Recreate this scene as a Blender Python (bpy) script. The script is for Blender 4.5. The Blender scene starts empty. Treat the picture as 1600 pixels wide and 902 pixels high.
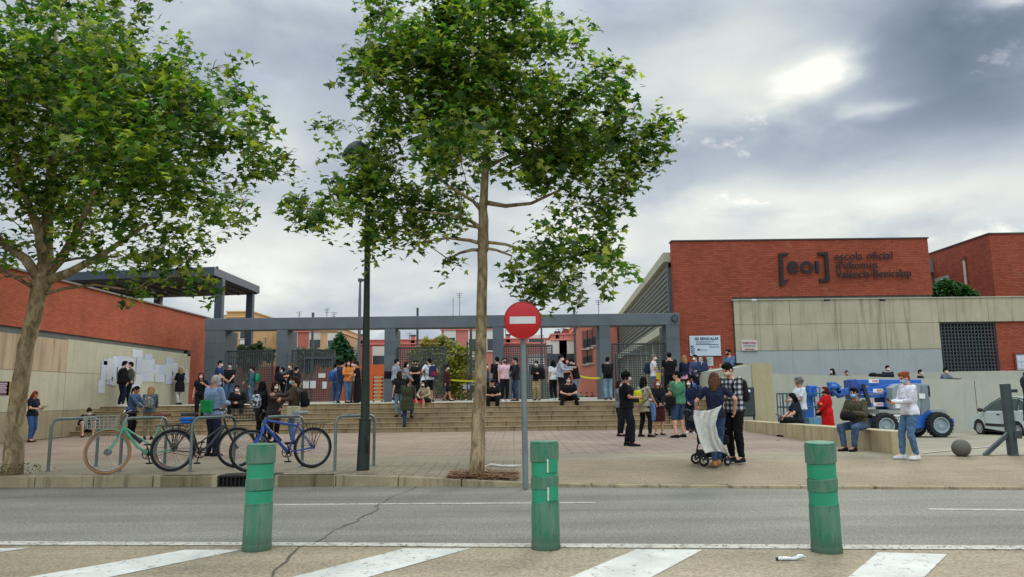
import bpy, math, random
import numpy as np
from mathutils import Vector, Matrix, noise as mnoise
random.seed(7); rng = np.random.default_rng(7)
PI = math.pi
scene = bpy.context.scene
COL = scene.collection
V = Vector

# ---------------------------------------------------------------- camera
F = 1155.0; TH = math.radians(8.2); RO = .012; EZ = 1.2
_c, _s = math.cos(TH), math.sin(TH)
f0 = V((0, _c, _s)); r0 = V((1, 0, 0)); u0 = V((0, -_s, _c))
UPV = u0 * math.cos(RO) + r0 * math.sin(RO); RTV = r0 * math.cos(RO) - u0 * math.sin(RO)
def ray(px, py): return f0 * F + RTV * (px - 800) - UPV * (py - 451)
def atY(px, py, Y):
    d = ray(px, py); t = Y / d.y; return V((d.x * t, Y, EZ + d.z * t))
def atZ(px, py, z=0.0):
    d = ray(px, py); t = (z - EZ) / d.z; return V((d.x * t, d.y * t, z))
def atX(px, py, X):
    d = ray(px, py); t = X / d.x; return V((X, d.y * t, EZ + d.z * t))
def xat(px, Y, z=1.0):
    k = (px - 800) / F; dz = z - EZ
    return (k * (Y * f0.y + dz * f0.z) - Y * RTV.y - dz * RTV.z) / RTV.x

# ---------------------------------------------------------------- materials
def S(r, g, b):
    def l(c):
        c /= 255.0
        return c / 12.92 if c <= .04045 else ((c + .055) / 1.055) ** 2.4
    return (l(r), l(g), l(b), 1)
MATS = {}
class NT:
    def __init__(s, nt): s.nt = nt
    def n(s, t, **k):
        o = s.nt.nodes.new(t)
        for a, b in k.items(): setattr(o, a, b)
        return o
    def put(s, sock, val):
        if hasattr(val, 'is_output') or isinstance(val, bpy.types.NodeSocket): s.nt.links.new(val, sock)
        else:
            if isinstance(val, (tuple, list)) and len(val) == 3 and sock.type == 'RGBA': val = (*val, 1)
            sock.default_value = val
    def m(s, op, a, b=0.0, c=None, clamp=False):
        o = s.n('ShaderNodeMath', operation=op, use_clamp=clamp)
        s.put(o.inputs[0], a); s.put(o.inputs[1], b)
        if c is not None: s.put(o.inputs[2], c)
        return o.outputs[0]
    def vm(s, op, a, b=(0, 0, 0)):
        o = s.n('ShaderNodeVectorMath', operation=op); s.put(o.inputs[0], a); s.put(o.inputs[1], b)
        return o.outputs[0]
    def mix(s, f, a, b, bt='MIX'):
        o = s.n('ShaderNodeMix', data_type='RGBA', blend_type=bt)
        s.put(o.inputs[0], f); s.put(o.inputs[6], a); s.put(o.inputs[7], b); return o.outputs[2]
    def noise(s, vec, scale, detail=4, rough=.55, dist=0.0):
        o = s.n('ShaderNodeTexNoise'); s.put(o.inputs['Vector'], vec); o.inputs['Scale'].default_value = scale
        o.inputs['Detail'].default_value = detail; o.inputs['Roughness'].default_value = rough; o.inputs['Distortion'].default_value = dist
        return o.outputs[0]
    def ramp(s, f, stops):
        o = s.n('ShaderNodeValToRGB'); r = o.color_ramp
        while len(r.elements) < len(stops): r.elements.new(.5)
        for e, (p, c) in zip(r.elements, stops):
            e.position = p; e.color = c if not isinstance(c, (int, float)) else (c, c, c, 1)
        s.put(o.inputs[0], f); return o.outputs[0]
    def maprange(s, v, a, b, c=0.0, d=1.0):
        o = s.n('ShaderNodeMapRange'); s.put(o.inputs[0], v)
        for i, q in enumerate((a, b, c, d)): o.inputs[i + 1].default_value = q
        return o.outputs[0]
    def comb(s, x, y, z):
        o = s.n('ShaderNodeCombineXYZ'); s.put(o.inputs[0], x); s.put(o.inputs[1], y); s.put(o.inputs[2], z); return o.outputs[0]
    def sep(s, v):
        o = s.n('ShaderNodeSeparateXYZ'); s.put(o.inputs[0], v); return o.outputs
    def pos(s): return s.n('ShaderNodeNewGeometry').outputs['Position']
    def obj(s): return s.n('ShaderNodeTexCoord').outputs['Object']
def newmat(name):
    m = bpy.data.materials.new(name); m.use_nodes = True
    nt = m.node_tree; b = nt.nodes['Principled BSDF']
    return m, NT(nt), b
def bump(T, b, h, strength=.3, dist=.01):
    o = T.n('ShaderNodeBump'); o.inputs['Strength'].default_value = strength; o.inputs['Distance'].default_value = dist
    T.put(o.inputs['Height'], h); T.nt.links.new(o.outputs[0], b.inputs['Normal'])
def simple(name, col, rough=.6, var=.15, scale=6.0, metal=0.0, bmp=0.0, bscale=60, world=False, spec=.5, coat=0):
    if name in MATS: return MATS[name]
    m, T, b = newmat(name)
    co = T.pos() if world else T.obj()
    n = T.noise(co, scale, 5)
    f = T.maprange(n, .3, .7, 1 - var, 1 + var)
    c = T.vm('MULTIPLY', col[:3], T.comb(f, f, f))
    T.put(b.inputs['Base Color'], c)
    b.inputs['Roughness'].default_value = rough; b.inputs['Metallic'].default_value = metal
    b.inputs['Specular IOR Level'].default_value = spec; b.inputs['Coat Weight'].default_value = coat
    if bmp: bump(T, b, T.noise(co, bscale, 3), bmp, .01)
    MATS[name] = m; return m
def cloth(c):
    k = 'fabric_%d_%d_%d' % c
    if k in MATS: return MATS[k]
    m, T, b = newmat(k)
    co = T.obj()
    n = T.noise(co, 5.0, 4, .6, 1.2)
    f = T.maprange(n, .3, .7, .72, 1.25)
    T.put(b.inputs['Base Color'], T.vm('MULTIPLY', S(*c)[:3], T.comb(f, f, f)))
    b.inputs['Roughness'].default_value = .9; b.inputs['Specular IOR Level'].default_value = .2
    bump(T, b, T.noise(T.vm('MULTIPLY', co, (1, 1, .45)), 11.0, 3, .5, 1.5), .55, .035)
    MATS[k] = m; return m
def brickmat(name, c1, c2, mortar, bw=.25, bh=.065, msz=.010, axis='xz', stain=.25):
    if name in MATS: return MATS[name]
    m, T, b = newmat(name)
    p = T.pos(); x, y, z = T.sep(p)
    vec = T.comb(T.m('ADD', x, y), z, 0.0) if axis == 'xz' else T.comb(x, y, 0.0)
    br = T.n('ShaderNodeTexBrick'); T.put(br.inputs['Vector'], vec)
    br.inputs['Color1'].default_value = c1; br.inputs['Color2'].default_value = c2; br.inputs['Mortar'].default_value = mortar
    br.inputs['Scale'].default_value = 1; br.inputs['Mortar Size'].default_value = msz
    br.inputs['Brick Width'].default_value = bw; br.inputs['Row Height'].default_value = bh; br.inputs['Mortar Smooth'].default_value = .2
    n = T.noise(p, .5, 6, .6); f = T.maprange(n, .3, .7, 1 - stain, 1 + stain * .6)
    col = T.vm('MULTIPLY', br.outputs[0], T.comb(f, f, f))
    stk = T.noise(T.vm('MULTIPLY', p, (2.2, 2.2, .18)), 1.0, 6, .65); col = T.mix(T.maprange(stk, .52, .75, 0, .35), col, tuple(q * .55 for q in c2[:3]) + (1,))
    pale = T.noise(T.vm('ADD', p, (3, 7, 1)), .9, 6, .7); col = T.mix(T.maprange(pale, .60, .78, 0, .28), col, S(176, 140, 116))
    T.put(b.inputs['Base Color'], col); b.inputs['Roughness'].default_value = .85; b.inputs['Specular IOR Level'].default_value = .3
    bump(T, b, br.outputs['Fac'], -.4, .006)
    MATS[name] = m; return m
def concrete(name, col, streak=.35, var=.15, dark=(.10, .09, .07, 1), rough=.85, edge=0.0):
    if name in MATS: return MATS[name]
    m, T, b = newmat(name)
    p = T.pos()
    n = T.noise(p, 1.1, 6, .65); f = T.maprange(n, .3, .7, 1 - var, 1 + var)
    c = T.vm('MULTIPLY', col[:3], T.comb(f, f, f))
    st = T.noise(T.vm('MULTIPLY', p, (5, 5, .28)), 1.0, 5, .65)
    sf = T.m('MULTIPLY', T.maprange(st, .5, .72, 0, 1), streak)
    c = T.mix(sf, c, dark)
    fine = T.noise(p, 26, 3)
    g = T.maprange(fine, .3, .7, .93, 1.07); c = T.vm('MULTIPLY', c, T.comb(g, g, g))
    T.put(b.inputs['Base Color'], c); b.inputs['Roughness'].default_value = rough; b.inputs['Specular IOR Level'].default_value = .3
    bump(T, b, fine, .25, .006)
    MATS[name] = m; return m

# ---------------------------------------------------------------- mesh builder
def frame(d, ref=None):
    d = d.normalized(); ref = ref or (V((0, 0, 1)) if abs(d.z) < .95 else V((0, 1, 0)))
    a = d.cross(ref).normalized(); b = a.cross(d).normalized(); return a, b
class MB:
    def __init__(s): s.v = []; s.f = []; s.mi = []
    def add(s, vs, fs, m=0):
        o = len(s.v); s.v += [tuple(q) for q in vs]; s.f += [tuple(i + o for i in f) for f in fs]; s.mi += [m] * len(fs); return s
    def box(s, x0, x1, y0, y1, z0, z1, m=0):
        vs = [(x, y, z) for z in (z0, z1) for y in (y0, y1) for x in (x0, x1)]
        return s.add(vs, [(0, 2, 3, 1), (4, 5, 7, 6), (0, 1, 5, 4), (2, 6, 7, 3), (0, 4, 6, 2), (1, 3, 7, 5)], m)
    def beam(s, p0, p1, w, h, m=0, ref=None, w1=None, h1=None):
        p0 = V(p0); p1 = V(p1); a, b = frame(p1 - p0, ref); w1 = w if w1 is None else w1; h1 = h if h1 is None else h1
        vs = []
        for p, ww, hh in ((p0, w, h), (p1, w1, h1)):
            vs += [p + a * (i * ww / 2) + b * (j * hh / 2) for i, j in ((-1, -1), (1, -1), (1, 1), (-1, 1))]
        return s.add(vs, [(0, 3, 2, 1), (4, 5, 6, 7), (0, 1, 5, 4), (1, 2, 6, 5), (2, 3, 7, 6), (3, 0, 4, 7)], m)
    def loft(s, rings, m=0, cap=True, closed=True):
        n = len(rings[0]); vs = [p for r in rings for p in r]; fs = []
        for i in range(len(rings) - 1):
            for j in range(n if closed else n - 1):
                k = (j + 1) % n; fs.append((i * n + j, i * n + k, (i + 1) * n + k, (i + 1) * n + j))
        if cap: fs.append(tuple(range(n))[::-1]); fs.append(tuple((len(rings) - 1) * n + j for j in range(n)))
        return s.add(vs, fs, m)
    def tube(s, pts, rad, n=8, m=0, cap=True, flat=1.0):
        pts = [V(p) for p in pts]
        if not isinstance(rad, (list, tuple)): rad = [rad] * len(pts)
        rings = []; a = None
        for i, p in enumerate(pts):
            d = (pts[min(i + 1, len(pts) - 1)] - pts[max(i - 1, 0)])
            if d.length < 1e-9: d = V((0, 0, 1))
            d.normalize()
            if a is None: a, b = frame(d)
            else:
                a = (a - d * a.dot(d)); a = a.normalized() if a.length > 1e-6 else frame(d)[0]
                b = a.cross(d)
            b = d.cross(a)
            rings.append([p + a * (math.cos(2 * PI * k / n) * rad[i]) + b * (math.sin(2 * PI * k / n) * rad[i] * flat) for k in range(n)])
        return s.loft(rings, m, cap)
    def capsule(s, p0, p1, r0, r1, n=10, m=0):
        p0 = V(p0); p1 = V(p1); d = (p1 - p0).normalized() if (p1 - p0).length > 1e-6 else V((0, 0, 1))
        P = []; R = []
        for a in (88, 60, 30): P.append(p0 - d * r0 * math.sin(math.radians(a))); R.append(r0 * math.cos(math.radians(a)))
        P.append(p0); R.append(r0); P.append(p1); R.append(r1)
        for a in (30, 60, 88): P.append(p1 + d * r1 * math.sin(math.radians(a))); R.append(r1 * math.cos(math.radians(a)))
        a, b = frame(d); rings = [[p + a * (math.cos(2 * PI * k / n) * r) + b * (math.sin(2 * PI * k / n) * r) for k in range(n)] for p, r in zip(P, R)]
        return s.loft(rings, m)
    def ell(s, c, r, M=None, nu=12, nv=8, m=0):
        c = V(c); vs = []; M = M or Matrix.Identity(3)
        rings = []
        for j in range(nv + 1):
            t = -PI / 2 + PI * j / nv; t = max(-PI / 2 + .06, min(PI / 2 - .06, t))
            rings.append([c + M @ V((r[0] * math.cos(t) * math.cos(2 * PI * k / nu), r[1] * math.cos(t) * math.sin(2 * PI * k / nu), r[2] * math.sin(t))) for k in range(nu)])
        return s.loft(rings, m)
    def torus(s, c, ax, R, r, nR=36, nr=8, m=0, a0=0.0, a1=2 * PI):
        c = V(c); A, B = frame(V(ax)); ax = V(ax).normalized(); full = abs(a1 - a0 - 2 * PI) < 1e-6
        rings = []
        for i in range(nR + (0 if full else 1)):
            t = a0 + (a1 - a0) * i / nR; e = A * math.cos(t) + B * math.sin(t)
            rings.append([c + e * (R + r * math.cos(2 * PI * k / nr)) + ax * (r * math.sin(2 * PI * k / nr)) for k in range(nr)])
        if full:
            n = nr; vs = [p for q in rings for p in q]; fs = []
            for i in range(nR):
                i2 = (i + 1) % nR
                for j in range(n): k = (j + 1) % n; fs.append((i * n + j, i * n + k, i2 * n + k, i2 * n + j))
            return s.add(vs, fs, m)
        return s.loft(rings, m)
    def lathe(s, prof, c=(0, 0, 0), ax=(0, 0, 1), n=20, m=0):
        c = V(c); A, B = frame(V(ax)); ax = V(ax).normalized()
        return s.loft([[c + ax * h + (A * math.cos(2 * PI * k / n) + B * math.sin(2 * PI * k / n)) * max(r, .0008) for k in range(n)] for r, h in prof], m)
    def prism(s, poly, off, m=0):
        off = V(off); poly = [V(p) for p in poly]; return s.loft([poly, [p + off for p in poly]], m)
    def build(s, name, mats, parent=None, smooth=None, w=False, bevel=0, remesh=0):
        me = bpy.data.meshes.new(name); vs = s.v
        if w and parent is not None:
            root = parent
            while root.parent: root = root.parent
            L = root.location; vs = [(a - L.x, b - L.y, c - L.z) for a, b, c in vs]
        me.from_pydata(vs, [], s.f)
        if not isinstance(mats, (list, tuple)): mats = [mats]
        for q in mats: me.materials.append(q)
        if len(mats) > 1: me.polygons.foreach_set('material_index', s.mi)
        me.validate(); 
        import bmesh
        bm = bmesh.new(); bm.from_mesh(me); bmesh.ops.recalc_face_normals(bm, faces=bm.faces); bm.to_mesh(me); bm.free()
        if smooth is not None:
            me.polygons.foreach_set('use_smooth', [True] * len(me.polygons))
            if smooth < 180: me.set_sharp_from_angle(angle=math.radians(smooth))
        o = bpy.data.objects.new(name, me); COL.objects.link(o)
        if parent is not None: o.parent = parent
        if bevel:
            bv = o.modifiers.new('bevel', 'BEVEL'); bv.width = bevel; bv.segments = 2; bv.limit_method = 'ANGLE'
        if remesh:
            r = o.modifiers.new('remesh', 'REMESH'); r.mode = 'VOXEL'; r.voxel_size = remesh; r.use_smooth_shade = True
            q = o.modifiers.new('smooth', 'SMOOTH'); q.factor = .5; q.iterations = 3
            if name not in ('body', 'hair'):
                tx = bpy.data.textures.get('folds') or bpy.data.textures.new('folds', 'CLOUDS'); tx.noise_scale = .075; tx.noise_depth = 2
                q = o.modifiers.new('folds', 'DISPLACE'); q.texture = tx; q.strength = .028; q.mid_level = .32; q.texture_coords = 'LOCAL'
            if name == 'hair':
                tx = bpy.data.textures.get('locks') or bpy.data.textures.new('locks', 'CLOUDS'); tx.noise_scale = .035; tx.noise_depth = 2
                q = o.modifiers.new('locks', 'DISPLACE'); q.texture = tx; q.strength = .024; q.mid_level = .5; q.texture_coords = 'LOCAL'
        return o
LABELS = set()
def tag(o, label=None, cat=None, group=None, kind=None):
    if label: o['label'] = label
    if cat: o['category'] = cat
    if group: o['group'] = group
    if kind: o['kind'] = kind
    return o
def thing(name, label, cat, loc=(0, 0, 0), rz=0.0, group=None):
    o = bpy.data.objects.new(name, None); COL.objects.link(o); o.empty_display_size = .2
    o.location = V(loc); o.rotation_euler = (0, 0, rz); return tag(o, label, cat, group)
def struct(o): o['kind'] = 'structure'; return o
def copy_tree(o, parent=None):
    c = o.copy(); COL.objects.link(c); c.parent = parent
    for ch in o.children: copy_tree(ch, c)
    return c
def text_mesh(name, txt, size, mat, parent, M, ext=.004, bold=0.0, align='LEFT', sx=1.0, sp=1.0):
    import bmesh
    cu = bpy.data.curves.new(name, 'FONT'); cu.body = txt; cu.size = size; cu.extrude = ext; cu.resolution_u = 4; cu.align_x = align; cu.space_character = sp
    t = bpy.data.objects.new('tmp', cu); COL.objects.link(t); bpy.context.view_layer.update()
    me = bpy.data.meshes.new_from_object(t.evaluated_get(bpy.context.evaluated_depsgraph_get()))
    bpy.data.objects.remove(t); me.name = name
    if bold:
        bm = bmesh.new()
        for i, (dx_, dy_) in enumerate(((0, 0), (1, 0), (-1, 0), (0, .8), (0, -.8))):
            m2 = me.copy(); m2.transform(Matrix.Translation((dx_ * bold, dy_ * bold, i * .0011))); bm.from_mesh(m2); bpy.data.meshes.remove(m2)
        bm.to_mesh(me); bm.free()
    me.transform(M @ Matrix.Diagonal((sx, 1, 1, 1))); me.materials.clear(); me.materials.append(mat)
    o = bpy.data.objects.new(name, me); COL.objects.link(o); o.parent = parent; return o
def face_mat(origin, root=None):   # text standing in XZ plane, facing -Y
    o = V(origin) - (root.location if root else V((0, 0, 0)))
    return Matrix.Translation(o) @ Matrix.Rotation(PI / 2, 4, 'X')
# ================================================================ PEOPLE
def ik(a, t, l1, l2, pole):
    a = V(a); t = V(t); d = t - a; L = d.length; mx = (l1 + l2) * .995
    if L > mx: t = a + d * (mx / L); d = t - a; L = mx
    u = d / L; x = (l1 * l1 - l2 * l2 + L * L) / (2 * L); h = math.sqrt(max(l1 * l1 - x * x, 0))
    p = V(pole); p = p - u * p.dot(u); p = p.normalized() if p.length > 1e-5 else V((0, 1, 0))
    return a + u * x + p * h, t
SKIN = {}
def skinmat(c): return simple('skin_%d' % c[0], S(*c), .55, .08, 9)
SK_L = (205, 150, 122); SK_M = (176, 120, 92)
HAIRC = {'black': (17, 14, 13), 'brown': (46, 30, 22), 'lbrown': (88, 60, 38), 'blonde': (150, 115, 72), 'red': (120, 45, 22), 'dred': (80, 20, 22), 'gray': (104, 102, 100), 'white': (185, 180, 172), 'auburn': (128, 62, 32)}
PEND = []
ARM = {  # wrist target, pole (right side; mirrored for left)
    'down': ((.25, .03, .86), (.2, -1, 0)), 'phone': ((.09, .31, 1.12), (.5, -.4, -1)), 'fold': ((-.06, .24, 1.17), (1, .1, -.6)),
    'hip': ((.19, .02, 1.02), (1, -.7, 0)), 'face': ((.05, .17, 1.42), (.8, .2, -1)), 'hold': ((.13, .36, 1.16), (.5, -.5, -1)),
    'front': ((.03, .26, .98), (.8, -.4, -.3)), 'back': ((.05, -.2, 1.0), (1, -.6, 0)), 'reach': ((.16, .47, 1.25), (.4, -.3, -1)),
    'low': ((.17, .33, .92), (.5, -.4, -.6)), 'hipwide': ((.22, .06, 1.0), (1, -.3, .1)), 'strap': ((.13, .15, 1.30), (.8, -.3, -1)), 'pocket': ((.19, .08, .92), (.8, -.8, 0)),
    'knee': ((.12, .36, .22), (1, -.2, -.3)), 'lap': ((.07, .30, .24), (.9, -.5, -.1)), 'sitphone': ((.07, .33, .36), (.8, -.4, -.6)), 'sitread': ((.12, .40, .20), (.7, -.4, -.5)), 'table': ((.12, .38, 1.02), (.5, -.5, -.5)),
}
def person(label, px, py=None, Y=None, z=0.0, H=1.7, a=0, top=((30, 30, 34), 'tee'), bot=((40, 50, 75), 'long'), hair=('short', 'black'), mask=(225, 225, 225),
           arms=('down', 'down'), sit=None, step=None, lean=0.0, nod=0.0, turn=0.0, fem=False, skin=SK_L, shoes=(25, 25, 27), vox=.017, girth=1.0, topmat=None, group=None, hood=False, glasses=False):
    s = H / 1.72
    if Y is None: loc = atZ(px, py, z)
    else: loc = V((xat(px, Y, z + (.4 if sit else .8) * s), Y, z))
    rz = PI + math.radians(a)
    root = thing('person', label, 'person', loc, rz, group)
    g = girth; sw = (.165 if fem else .185) * (1 + (g - 1) * .4)
    if sit is None:
        P = V((0, 0, .93)); ank = {1: V((.10, .0, .08)), -1: V((-.10, 0, .08))}
        if step == 'walk': ank = {1: V((.09, .22, .08)), -1: V((-.09, -.20, .10))}; P.z = .90
        elif step == 'apart': ank = {1: V((.17, .03, .08)), -1: V((-.17, -.02, .08))}; P.z = .92
        elif step == 'up': ank = {1: V((.10, .30, .41)), -1: V((-.08, -.06, .08))}; P = V((0, .03, .92))
        elif step == 'shift': ank = {1: V((.13, .12, .08)), -1: V((-.08, -.03, .08))}; P = V((-.03, 0, .92))
        elif step == 'cross': ank = {1: V((.02, .14, .08)), -1: V((-.06, -.03, .08))}
    else:
        drop, fy, sp = sit; P = V((0, 0, .10)); ank = {1: V((sp, fy, -drop / s + .08)), -1: V((-sp, fy * .93, -drop / s + .08))}
    up = V((0, math.sin(lean), math.cos(lean))); fw = V((0, math.cos(lean), -math.sin(lean))); rt = V((1, 0, 0))
    N = P + up * .53
    hip = {k: P + V((k * .09, 0, -.01)) for k in (1, -1)}
    leg = {}
    for k in (1, -1):
        pole = V((k * .25, 1, .3)) if sit else V((k * .08, 1, 0))
        if sit and sit[1] < .3: pole = V((k * .3, .8, 1))
        kn, an = ik(hip[k], ank[k], .43, .42, pole); leg[k] = (hip[k], kn, an)
    arm = {}
    for k in (1, -1):
        nm = arms[0] if k == 1 else arms[1]
        w, p = ARM[nm] if isinstance(nm, str) else nm
        w = V(w)
        if sit is None or isinstance(nm, str) and w.z > .7 and sit: pass
        if sit is None:
            w = V((0, 0, 0)) + w + (N - V((0, 0, 1.46))) * (1.0 if w.z > .8 else .6)
        elif w.z > .7: w = w + (N - V((0, 0, 1.46)))
        w = V((w.x * k, w.y, w.z)); p = V((p[0] * k, p[1], p[2]))
        sh = P + up * .475 + rt * (k * sw)
        el, wr = ik(sh, w, .285, .255, p); arm[k] = (sh, el, wr)
    R = Matrix((rt, fw, up)).transposed()
    hd = Matrix.Rotation(math.radians(turn), 3, 'Z') @ Matrix.Rotation(-nod - lean * .6, 3, 'X')
    HC = N + up * .05 + hd @ V((0, .025, .095))
    def sc(p): return V(p) * s
    def ring(c, rx, ry, n=18, M=R, sq=2.4):
        out = []
        for i in range(n):
            t = 2 * PI * i / n; cx, sy = math.cos(t), math.sin(t)
            q = (abs(cx) ** sq + abs(sy) ** sq) ** (-1 / sq)
            out.append(sc(c + M @ V((cx * q * rx, sy * q * ry, 0))))
        return out
    if fem: TOR = [(-.09, .10, .09), (-.02, .165, .115), (.03, .165, .115), (.14, .120, .088), (.28, .142, .112), (.36, .150, .110), (.43, .150, .088), (.485, .105, .065), (.51, .05, .05), (.60, .046, .048)]
    else: TOR = [(-.09, .10, .09), (-.02, .160, .112), (.05, .155, .110), (.14, .145, .100), (.28, .165, .118), (.38, .180, .118), (.44, .175, .098), (.49, .115, .072), (.52, .06, .058), (.60, .054, .056)]
    def torso(mb, inf, t0, t1, flare=0.0, endr=None):
        rr = []
        for t, rx, ry in TOR:
            if t0 <= t <= t1: rr.append(ring(P + up * t, rx * g + inf, (ry * g + inf) * (1 if g < 1.1 else 1.08)))
        return rr
    # ---- body, one continuous surface
    b = MB(); b.loft(torso(b, 0, -1, 1))
    for k in (1, -1):
        h, kn, an = leg[k]; b.capsule(sc(h), sc(kn), .082 * s * g, .056 * s, 10); b.capsule(sc(kn), sc(an), .056 * s, .036 * s, 10)
        cf = kn.lerp(an, .3) + (V((0, -.018, 0))); b.ell(sc(cf), (.05 * s, .05 * s, .11 * s))
        b.capsule(sc(an), sc(an + V((k * .01, .12, -.04))), .035 * s, .03 * s, 8)
        sh, el, wr = arm[k]; b.capsule(sc(sh), sc(el), .048 * s * g, .038 * s, 10); b.capsule(sc(el), sc(wr), .038 * s, .026 * s, 10)
        d = (wr - el).normalized(); b.capsule(sc(wr), sc(wr + d * .065), .026 * s, .030 * s, 8)
    b.ell(sc(HC + hd @ V((0, -.008, .012))), (.076 * s, .094 * s, .105 * s), hd, 14, 10)
    b.ell(sc(HC + hd @ V((0, .018, -.055))), (.054 * s, .068 * s, .062 * s), hd, 12, 8)
    b.capsule(sc(HC + hd @ V((0, .088, .01))), sc(HC + hd @ V((0, .104, -.028))), .008 * s, .014 * s, 8)
    for k in (1, -1): b.ell(sc(HC + hd @ V((k * .078, -.008, -.012))), (.010 * s, .02 * s, .032 * s), hd, 8, 6)
    body = b.build('body', [skinmat(skin), simple('eye_dark', S(35, 25, 22), .3, 0), simple('lips', S(150, 80, 72), .5, .05)], root, remesh=vox * .82)
    fg = MB()
    for k in (1, -1):
        sh, el, wr = arm[k]; d = (wr - el).normalized(); inn = V((-k, 0, 0)); inn = (inn - d * inn.dot(d)).normalized(); sd = d.cross(inn).normalized()
        if sd.y < 0 and abs(sd.y) > .2: sd = -sd
        base = wr + d * .085
        for j, (o, ln) in enumerate(((-.024, .058), (-.008, .070), (.008, .074), (.024, .068))):
            q = base + sd * o; m1 = q + d * ln * .55 + inn * .008; m2 = m1 + (d * .6 + inn * .8).normalized() * ln * .5
            fg.capsule(sc(q - d * .02), sc(m1), .0088 * s, .0078 * s, 6); fg.capsule(sc(m1), sc(m2), .0078 * s, .0065 * s, 6)
        tb = wr + d * .03 + sd * .024; t1 = tb + (d * .7 + sd * .55 + inn * .3).normalized() * .04; t2 = t1 + (d + inn * .5).normalized() * .028
        fg.capsule(sc(tb), sc(t1), .011 * s, .009 * s, 6); fg.capsule(sc(t1), sc(t2), .009 * s, .007 * s, 6)
    eyes = [sc(HC + hd @ V((k * .03, .08, .016))) for k in (1, -1)]; mouth = sc(HC + hd @ V((0, .085, -.055)))
    PEND.append((body, fg, eyes, mouth, s))
    # ---- trousers / skirt
    bc, bs = bot; bmat = cloth(bc)
    t = MB(); inf = .014
    if bs in ('long', 'slim', 'shorts', 'wide'):
        t.loft([ring(P + up * q, rx * g + inf, ry * g + inf) for q, rx, ry in TOR if q <= .06])
        for k in (1, -1):
            h, kn, an = leg[k]; w = {'long': 1.12, 'slim': 1.0, 'shorts': 1.2, 'wide': 1.3}[bs]
            if bs == 'shorts':
                e = h.lerp(kn, .95); t.capsule(sc(h), sc(e), .095 * s * g, .084 * s, 12)
            else:
                t.capsule(sc(h), sc(kn), .094 * s * g, .066 * s * w, 12); e = kn.lerp(an, .93); t.tube([sc(kn + (kn - e).normalized() * .02), sc(kn), sc(kn.lerp(e, .35) + V((0, -.008, 0))), sc(e), sc(e + (e - kn).normalized() * .02)], [.05 * s, .066 * s * w, .062 * s * w, .046 * s * w, .045 * s * w], 12)
                t.ell(sc(kn), (.066 * s * w,) * 3)
        t.build('shorts' if bs == 'shorts' else 'trousers', bmat, root, remesh=vox)
    else:
        ln = {'skirt': .5, 'longskirt': .88, 'dress': .62}[bs]
        if sit: 
            t.loft([ring(P + up * q, rx * g + inf, ry * g + inf) for q, rx, ry in TOR if q <= .06])
            m_ = (leg[1][1] + leg[-1][1]) / 2; t.loft([ring(P, .17, .11), [sc(V((q.x, m_.y * .5 + .02, m_.z * .5 + (q.z if 0 else 0)) ) ) for q in [V((math.cos(a_) * .17, 0, 0)) for a_ in np.linspace(0, 2 * PI, 18, endpoint=False)]]])  if False else None
            for k in (1, -1): t.capsule(sc(hip[k]), sc(leg[k][1].lerp(hip[k], .1)), .1 * s, .085 * s, 12)
        else:
            bt = P + V((0, 0, -ln)) + (leg[1][2] + leg[-1][2]) * .25 * V((1, 1, 0)).x * V((0, 1, 0)).y * 0 if False else P + V((0, 0, -ln))
            I3 = Matrix.Identity(3)
            t.loft([ring(P + up * .08, .15 * g, .11 * g), ring(P, .18 * g, .13 * g, M=I3), ring(P.lerp(bt, .5), .20 * g, .15 * g, M=I3), ring(bt, (.20 if bs == 'longskirt' else .21) * g, .16 * g, M=I3)])
        t.build('skirt', bmat, root, remesh=vox)
    # ---- top
    tc, ts = top; tm = topmat or cloth(tc); u = MB()
    inf = {'tee': .016, 'long': .018, 'jacket': .026, 'coat': .032, 'vest': .016}[ts]
    hem = {'tee': -.05, 'long': -.06, 'jacket': -.07, 'coat': -.09, 'vest': -.05}[ts]
    rr = [ring(P + up * hem, (.168 * g) + inf + .004, (.118 * g) + inf + .004)] + torso(u, inf, hem + .04, .515)
    rr[-1] = ring(P + up * .515, .070 if ts in ('jacket', 'coat') else .066, .068)
    u.loft(rr)
    if ts == 'coat' and not sit: u.loft([ring(P + up * .02, .175 * g + inf, .12 * g + inf), ring(P - V((0, 0, .33)), .185 * g + inf, .145 * g + inf)])
    if sit and ts == 'coat': pass
    for k in (1, -1):
        sh, el, wr = arm[k]; rs = .056 * s * g + (.012 if ts in ('jacket', 'coat') else 0.002)
        if ts in ('tee', 'vest'):
            e = sh.lerp(el, .62 if ts == 'tee' else .12); u.capsule(sc(sh), sc(e), rs, rs * .93, 12)
        else:
            u.capsule(sc(sh), sc(el), rs, rs * .84, 12); u.capsule(sc(el), sc(el.lerp(wr, .9)), rs * .84, rs * .66, 12)
    if hood: u.ell(sc(HC + hd @ V((0, -.02, .01))), (.098 * s, .112 * s, .135 * s), hd)
    u.build({'tee': 'shirt', 'long': 'sweater', 'jacket': 'jacket', 'coat': 'coat', 'vest': 'top'}[ts], tm, root, remesh=vox)
    # ---- shoes
    for k in (1, -1):
        an = leg[k][2]; q = MB()
        dirv = V((k * .12, 1, 0)).normalized(); A = V((dirv.y, -dirv.x, 0)); Z = V((0, 0, 1)); o = an + V((0, 0, -.08))
        prof = [(-.075, .030, .05), (-.06, .036, .085), (0, .040, .10), (.06, .045, .075), (.13, .047, .055), (.175, .036, .045), (.19, .02, .03)]
        rings = []
        for d_, w_, h_ in prof:
            c0 = o + dirv * d_; rings.append([sc(c0 + A * (w_ * x) + Z * (h_ * y + .001)) for x, y in ((-1, 0), (1, 0), (1.05, .45), (.7, .9), (0, 1), (-.7, .9), (-1.05, .45))])
        q.loft(rings); q.build('shoe', cloth(shoes), root, smooth=50)
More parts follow.
